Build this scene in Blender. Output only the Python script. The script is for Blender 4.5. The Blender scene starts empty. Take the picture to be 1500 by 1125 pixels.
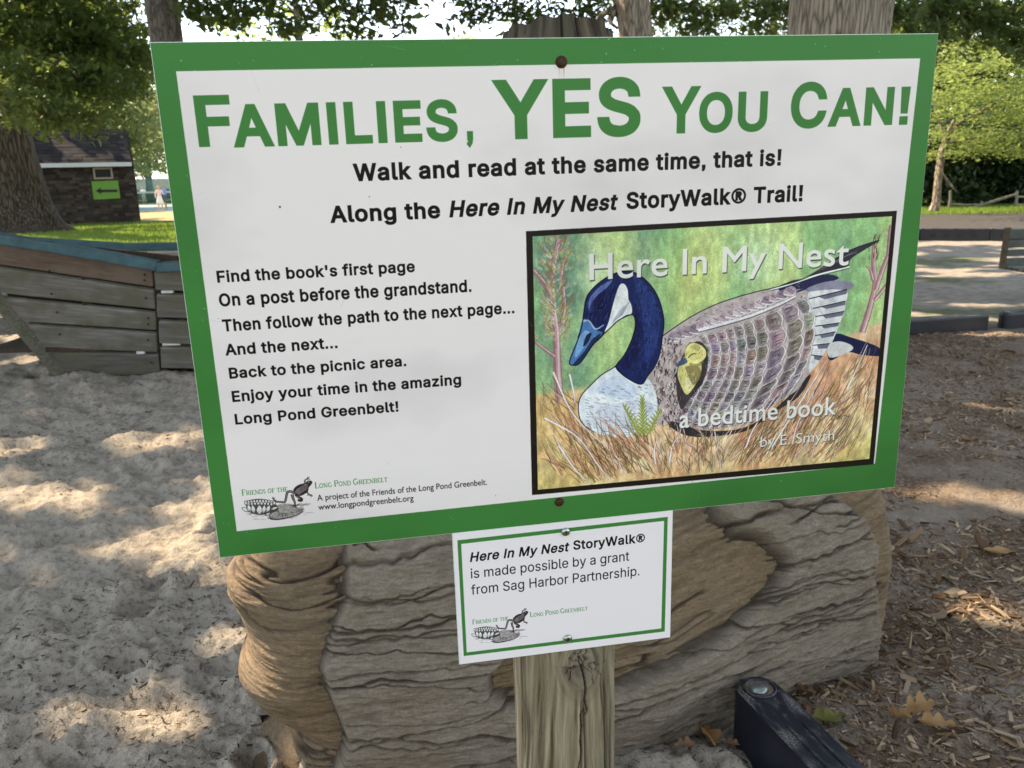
import bpy, bmesh, math, random
import numpy as np
from mathutils import Vector, Matrix, Quaternion
random.seed(4)
scene = bpy.context.scene
COL = scene.collection
R = math.radians
# ================================================================ camera, sky, sun, exposure
CAM = np.array([0., 0., 1.5]); PITCH = R(13.8); ROLL = R(1.5); FPX = 1236.; CX, CY = 750., 562.5
_X = np.array([1., 0, 0]); _F = np.array([0, math.cos(PITCH), -math.sin(PITCH)]); _U = np.array([0, math.sin(PITCH), math.cos(PITCH)])
_R = math.cos(ROLL)*_X-math.sin(ROLL)*_U; _U2 = math.cos(ROLL)*_U+math.sin(ROLL)*_X
cam = bpy.data.cameras.new('camera'); cam_o = bpy.data.objects.new('camera', cam); COL.objects.link(cam_o)
cam.sensor_width = 36; cam.lens = 36*FPX/1500; cam.clip_start = .05; cam.clip_end = 1500
cam_o.matrix_world = Matrix(((_R[0], _U2[0], -_F[0], CAM[0]), (_R[1], _U2[1], -_F[1], CAM[1]), (_R[2], _U2[2], -_F[2], CAM[2]), (0, 0, 0, 1)))
cam.dof.use_dof = True; cam.dof.focus_distance = 1.16; cam.dof.aperture_fstop = 13.0
scene.camera = cam_o
SUN_EL = R(40); SUN_AZ = (-.80, .60)           # towards the sun, seen from above
sun_dir = Vector((SUN_AZ[0]*math.cos(SUN_EL), SUN_AZ[1]*math.cos(SUN_EL), math.sin(SUN_EL)))
world = bpy.data.worlds.new("World"); scene.world = world; world.use_nodes = True
wn = world.node_tree; bgn = wn.nodes['Background']
sky = wn.nodes.new('ShaderNodeTexSky'); sky.sky_type = 'NISHITA'; sky.sun_disc = False
sky.sun_elevation = SUN_EL; sky.sun_rotation = math.atan2(SUN_AZ[0], SUN_AZ[1]) % (2*math.pi)
sky.air_density = 1.0; sky.dust_density = .1; sky.ozone_density = 1.0
hs = wn.nodes.new('ShaderNodeHueSaturation'); hs.inputs['Saturation'].default_value = .52   # sky colour muted so its light leaves shaded surfaces neutral
wn.links.new(sky.outputs[0], hs.inputs['Color']); wn.links.new(hs.outputs[0], bgn.inputs[0]); bgn.inputs[1].default_value = .15
sl = bpy.data.lights.new('sun', 'SUN'); sl.energy = 4.9; sl.angle = R(.53); sl.color = (1, .82, .60)
so = bpy.data.objects.new('sun', sl); COL.objects.link(so); so.rotation_euler = sun_dir.to_track_quat('Z', 'Y').to_euler(); so.location = (-8, 6, 12)
vs = scene.view_settings; vs.view_transform = 'Standard'; vs.look = 'None'; vs.gamma = 1; vs.use_curve_mapping = False
vs.exposure = 1.48
scene.render.engine = 'CYCLES'
scene.cycles.max_bounces = 7; scene.cycles.transparent_max_bounces = 8
scene.cycles.use_adaptive_sampling = True

# ================================================================ measuring helpers
def RAY(px, py): return _R*(px-CX)/FPX-_U2*(py-CY)/FPX+_F
def G(px, py, z=0.):
    """the point at height z that was measured at (px, py)"""
    d = RAY(px, py); return CAM+d*((z-CAM[2])/d[2])
def AT(px, py, y):
    d = RAY(px, py); return CAM+d*(y/d[1])

# ================================================================ object helpers
def tag(o, label=None, cat=None, group=None, kind=None):
    if label: o['label'] = label
    if cat: o['category'] = cat
    if group: o['group'] = group
    if kind: o['kind'] = kind
    return o
def empty(name, loc=(0, 0, 0), rz=0., label=None, cat=None, group=None):
    o = bpy.data.objects.new(name, None); COL.objects.link(o); o.location = tuple(float(c) for c in loc); o.rotation_euler = (0, 0, rz); o.empty_display_size = .1
    return tag(o, label, cat, group)
def link(name, me, mat=None, parent=None, world_space=False):
    if mat is not None and len(me.materials) == 0: me.materials.append(mat)
    o = bpy.data.objects.new(name, me); COL.objects.link(o)
    if parent is not None:
        o.parent = parent
        if world_space: o.matrix_parent_inverse = Matrix.LocRotScale(parent.location, parent.rotation_euler, None).inverted()
    return o
def mesh_np(name, V, F, smooth_=True, attrs=None):
    """V (n,3) array, F (m,3) or (m,4) int array"""
    V = np.asarray(V, np.float32); F = np.asarray(F, np.int32)
    me = bpy.data.meshes.new(name); n, k = F.shape
    me.vertices.add(len(V)); me.vertices.foreach_set('co', V.ravel())
    me.loops.add(n*k); me.loops.foreach_set('vertex_index', F.ravel())
    me.polygons.add(n); me.polygons.foreach_set('loop_start', np.arange(0, n*k, k, dtype=np.int32))
    me.polygons.foreach_set('loop_total', np.full(n, k, np.int32))
    me.polygons.foreach_set('use_smooth', np.full(n, smooth_, bool))
    for a, (dom, val) in (attrs or {}).items():
        at = me.attributes.new(a, 'FLOAT', dom); at.data.foreach_set('value', np.asarray(val, np.float32).ravel())
    me.update(calc_edges=True); me.validate()
    return me
class MB:
    """collects boxes, tubes and sheets into one mesh"""
    def __init__(s): s.v = []; s.f = []
    def add(s, vs_, fs):
        k = len(s.v); s.v += [tuple(float(c) for c in v) for v in vs_]; s.f += [tuple(i+k for i in f) for f in fs]; return s
    def box(s, c, d, rot=None, taper=1.0):
        hx, hy, hz = d[0]/2, d[1]/2, d[2]/2; P = []
        for z in (-1, 1):
            t = taper if z > 0 else 1
            for x, y in ((-1, -1), (1, -1), (1, 1), (-1, 1)):
                v = Vector((x*hx*t, y*hy*t, z*hz))
                if rot is not None: v = rot @ v
                P.append(v+Vector([float(q) for q in c]))
        return s.add(P, [(3, 2, 1, 0), (4, 5, 6, 7), (0, 1, 5, 4), (1, 2, 6, 5), (2, 3, 7, 6), (3, 0, 4, 7)])
    def hexa(s, P): return s.add(P, [(3, 2, 1, 0), (4, 5, 6, 7), (0, 1, 5, 4), (1, 2, 6, 5), (2, 3, 7, 6), (3, 0, 4, 7)])
    def tube(s, pts, rad, n=10, cap=True):
        pts = [Vector([float(c) for c in p]) for p in pts]; m = len(pts)
        if not hasattr(rad, '__len__'): rad = [rad]*m
        k0 = len(s.v); ref = None; V = []; F = []
        for i, p in enumerate(pts):
            d = (pts[min(i+1, m-1)]-pts[max(i-1, 0)]).normalized()
            if ref is None: ref = d.orthogonal().normalized()
            ref = (ref-d*ref.dot(d)).normalized(); b = d.cross(ref)
            for j in range(n):
                a = 2*math.pi*j/n; V.append(p+(ref*math.cos(a)+b*math.sin(a))*rad[i])
        for i in range(m-1):
            for j in range(n): F.append((i*n+j, i*n+(j+1) % n, (i+1)*n+(j+1) % n, (i+1)*n+j))
        if cap: F.append(tuple(range(n))[::-1]); F.append(tuple((m-1)*n+j for j in range(n)))
        return s.add(V, F)
    def lathe(s, prof, c=(0, 0, 0), n=20, M=None):
        V = []; F = []
        for r, z in prof:
            for j in range(n):
                a = 2*math.pi*j/n; v = Vector((r*math.cos(a), r*math.sin(a), z))
                if M is not None: v = M @ v
                V.append(v+Vector([float(q) for q in c]))
        for i in range(len(prof)-1):
            for j in range(n): F.append((i*n+j, i*n+(j+1) % n, (i+1)*n+(j+1) % n, (i+1)*n+j))
        F.append(tuple(range(n))[::-1]); F.append(tuple((len(prof)-1)*n+j for j in range(n)))
        return s.add(V, F)
    def build(s, name, mat=None, parent=None, bevel=0., smooth_=False, ws=False, seg=2):
        me = bpy.data.meshes.new(name); me.from_pydata(s.v, [], s.f); me.update()
        bm = bmesh.new(); bm.from_mesh(me); bmesh.ops.recalc_face_normals(bm, faces=bm.faces)
        if bevel: bmesh.ops.bevel(bm, geom=list(bm.edges), offset=bevel, segments=seg, affect='EDGES', profile=.6, clamp_overlap=True)
        for f in bm.faces: f.smooth = smooth_
        bm.to_mesh(me); bm.free()
        if smooth_ is True and bevel: pass
        return link(name, me, mat, parent, ws)
def copy_tree(o, parent=None):
    c = o.copy(); COL.objects.link(c); c.parent = parent
    for ch in list(o.children): copy_tree(ch, c)
    return c
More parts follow.
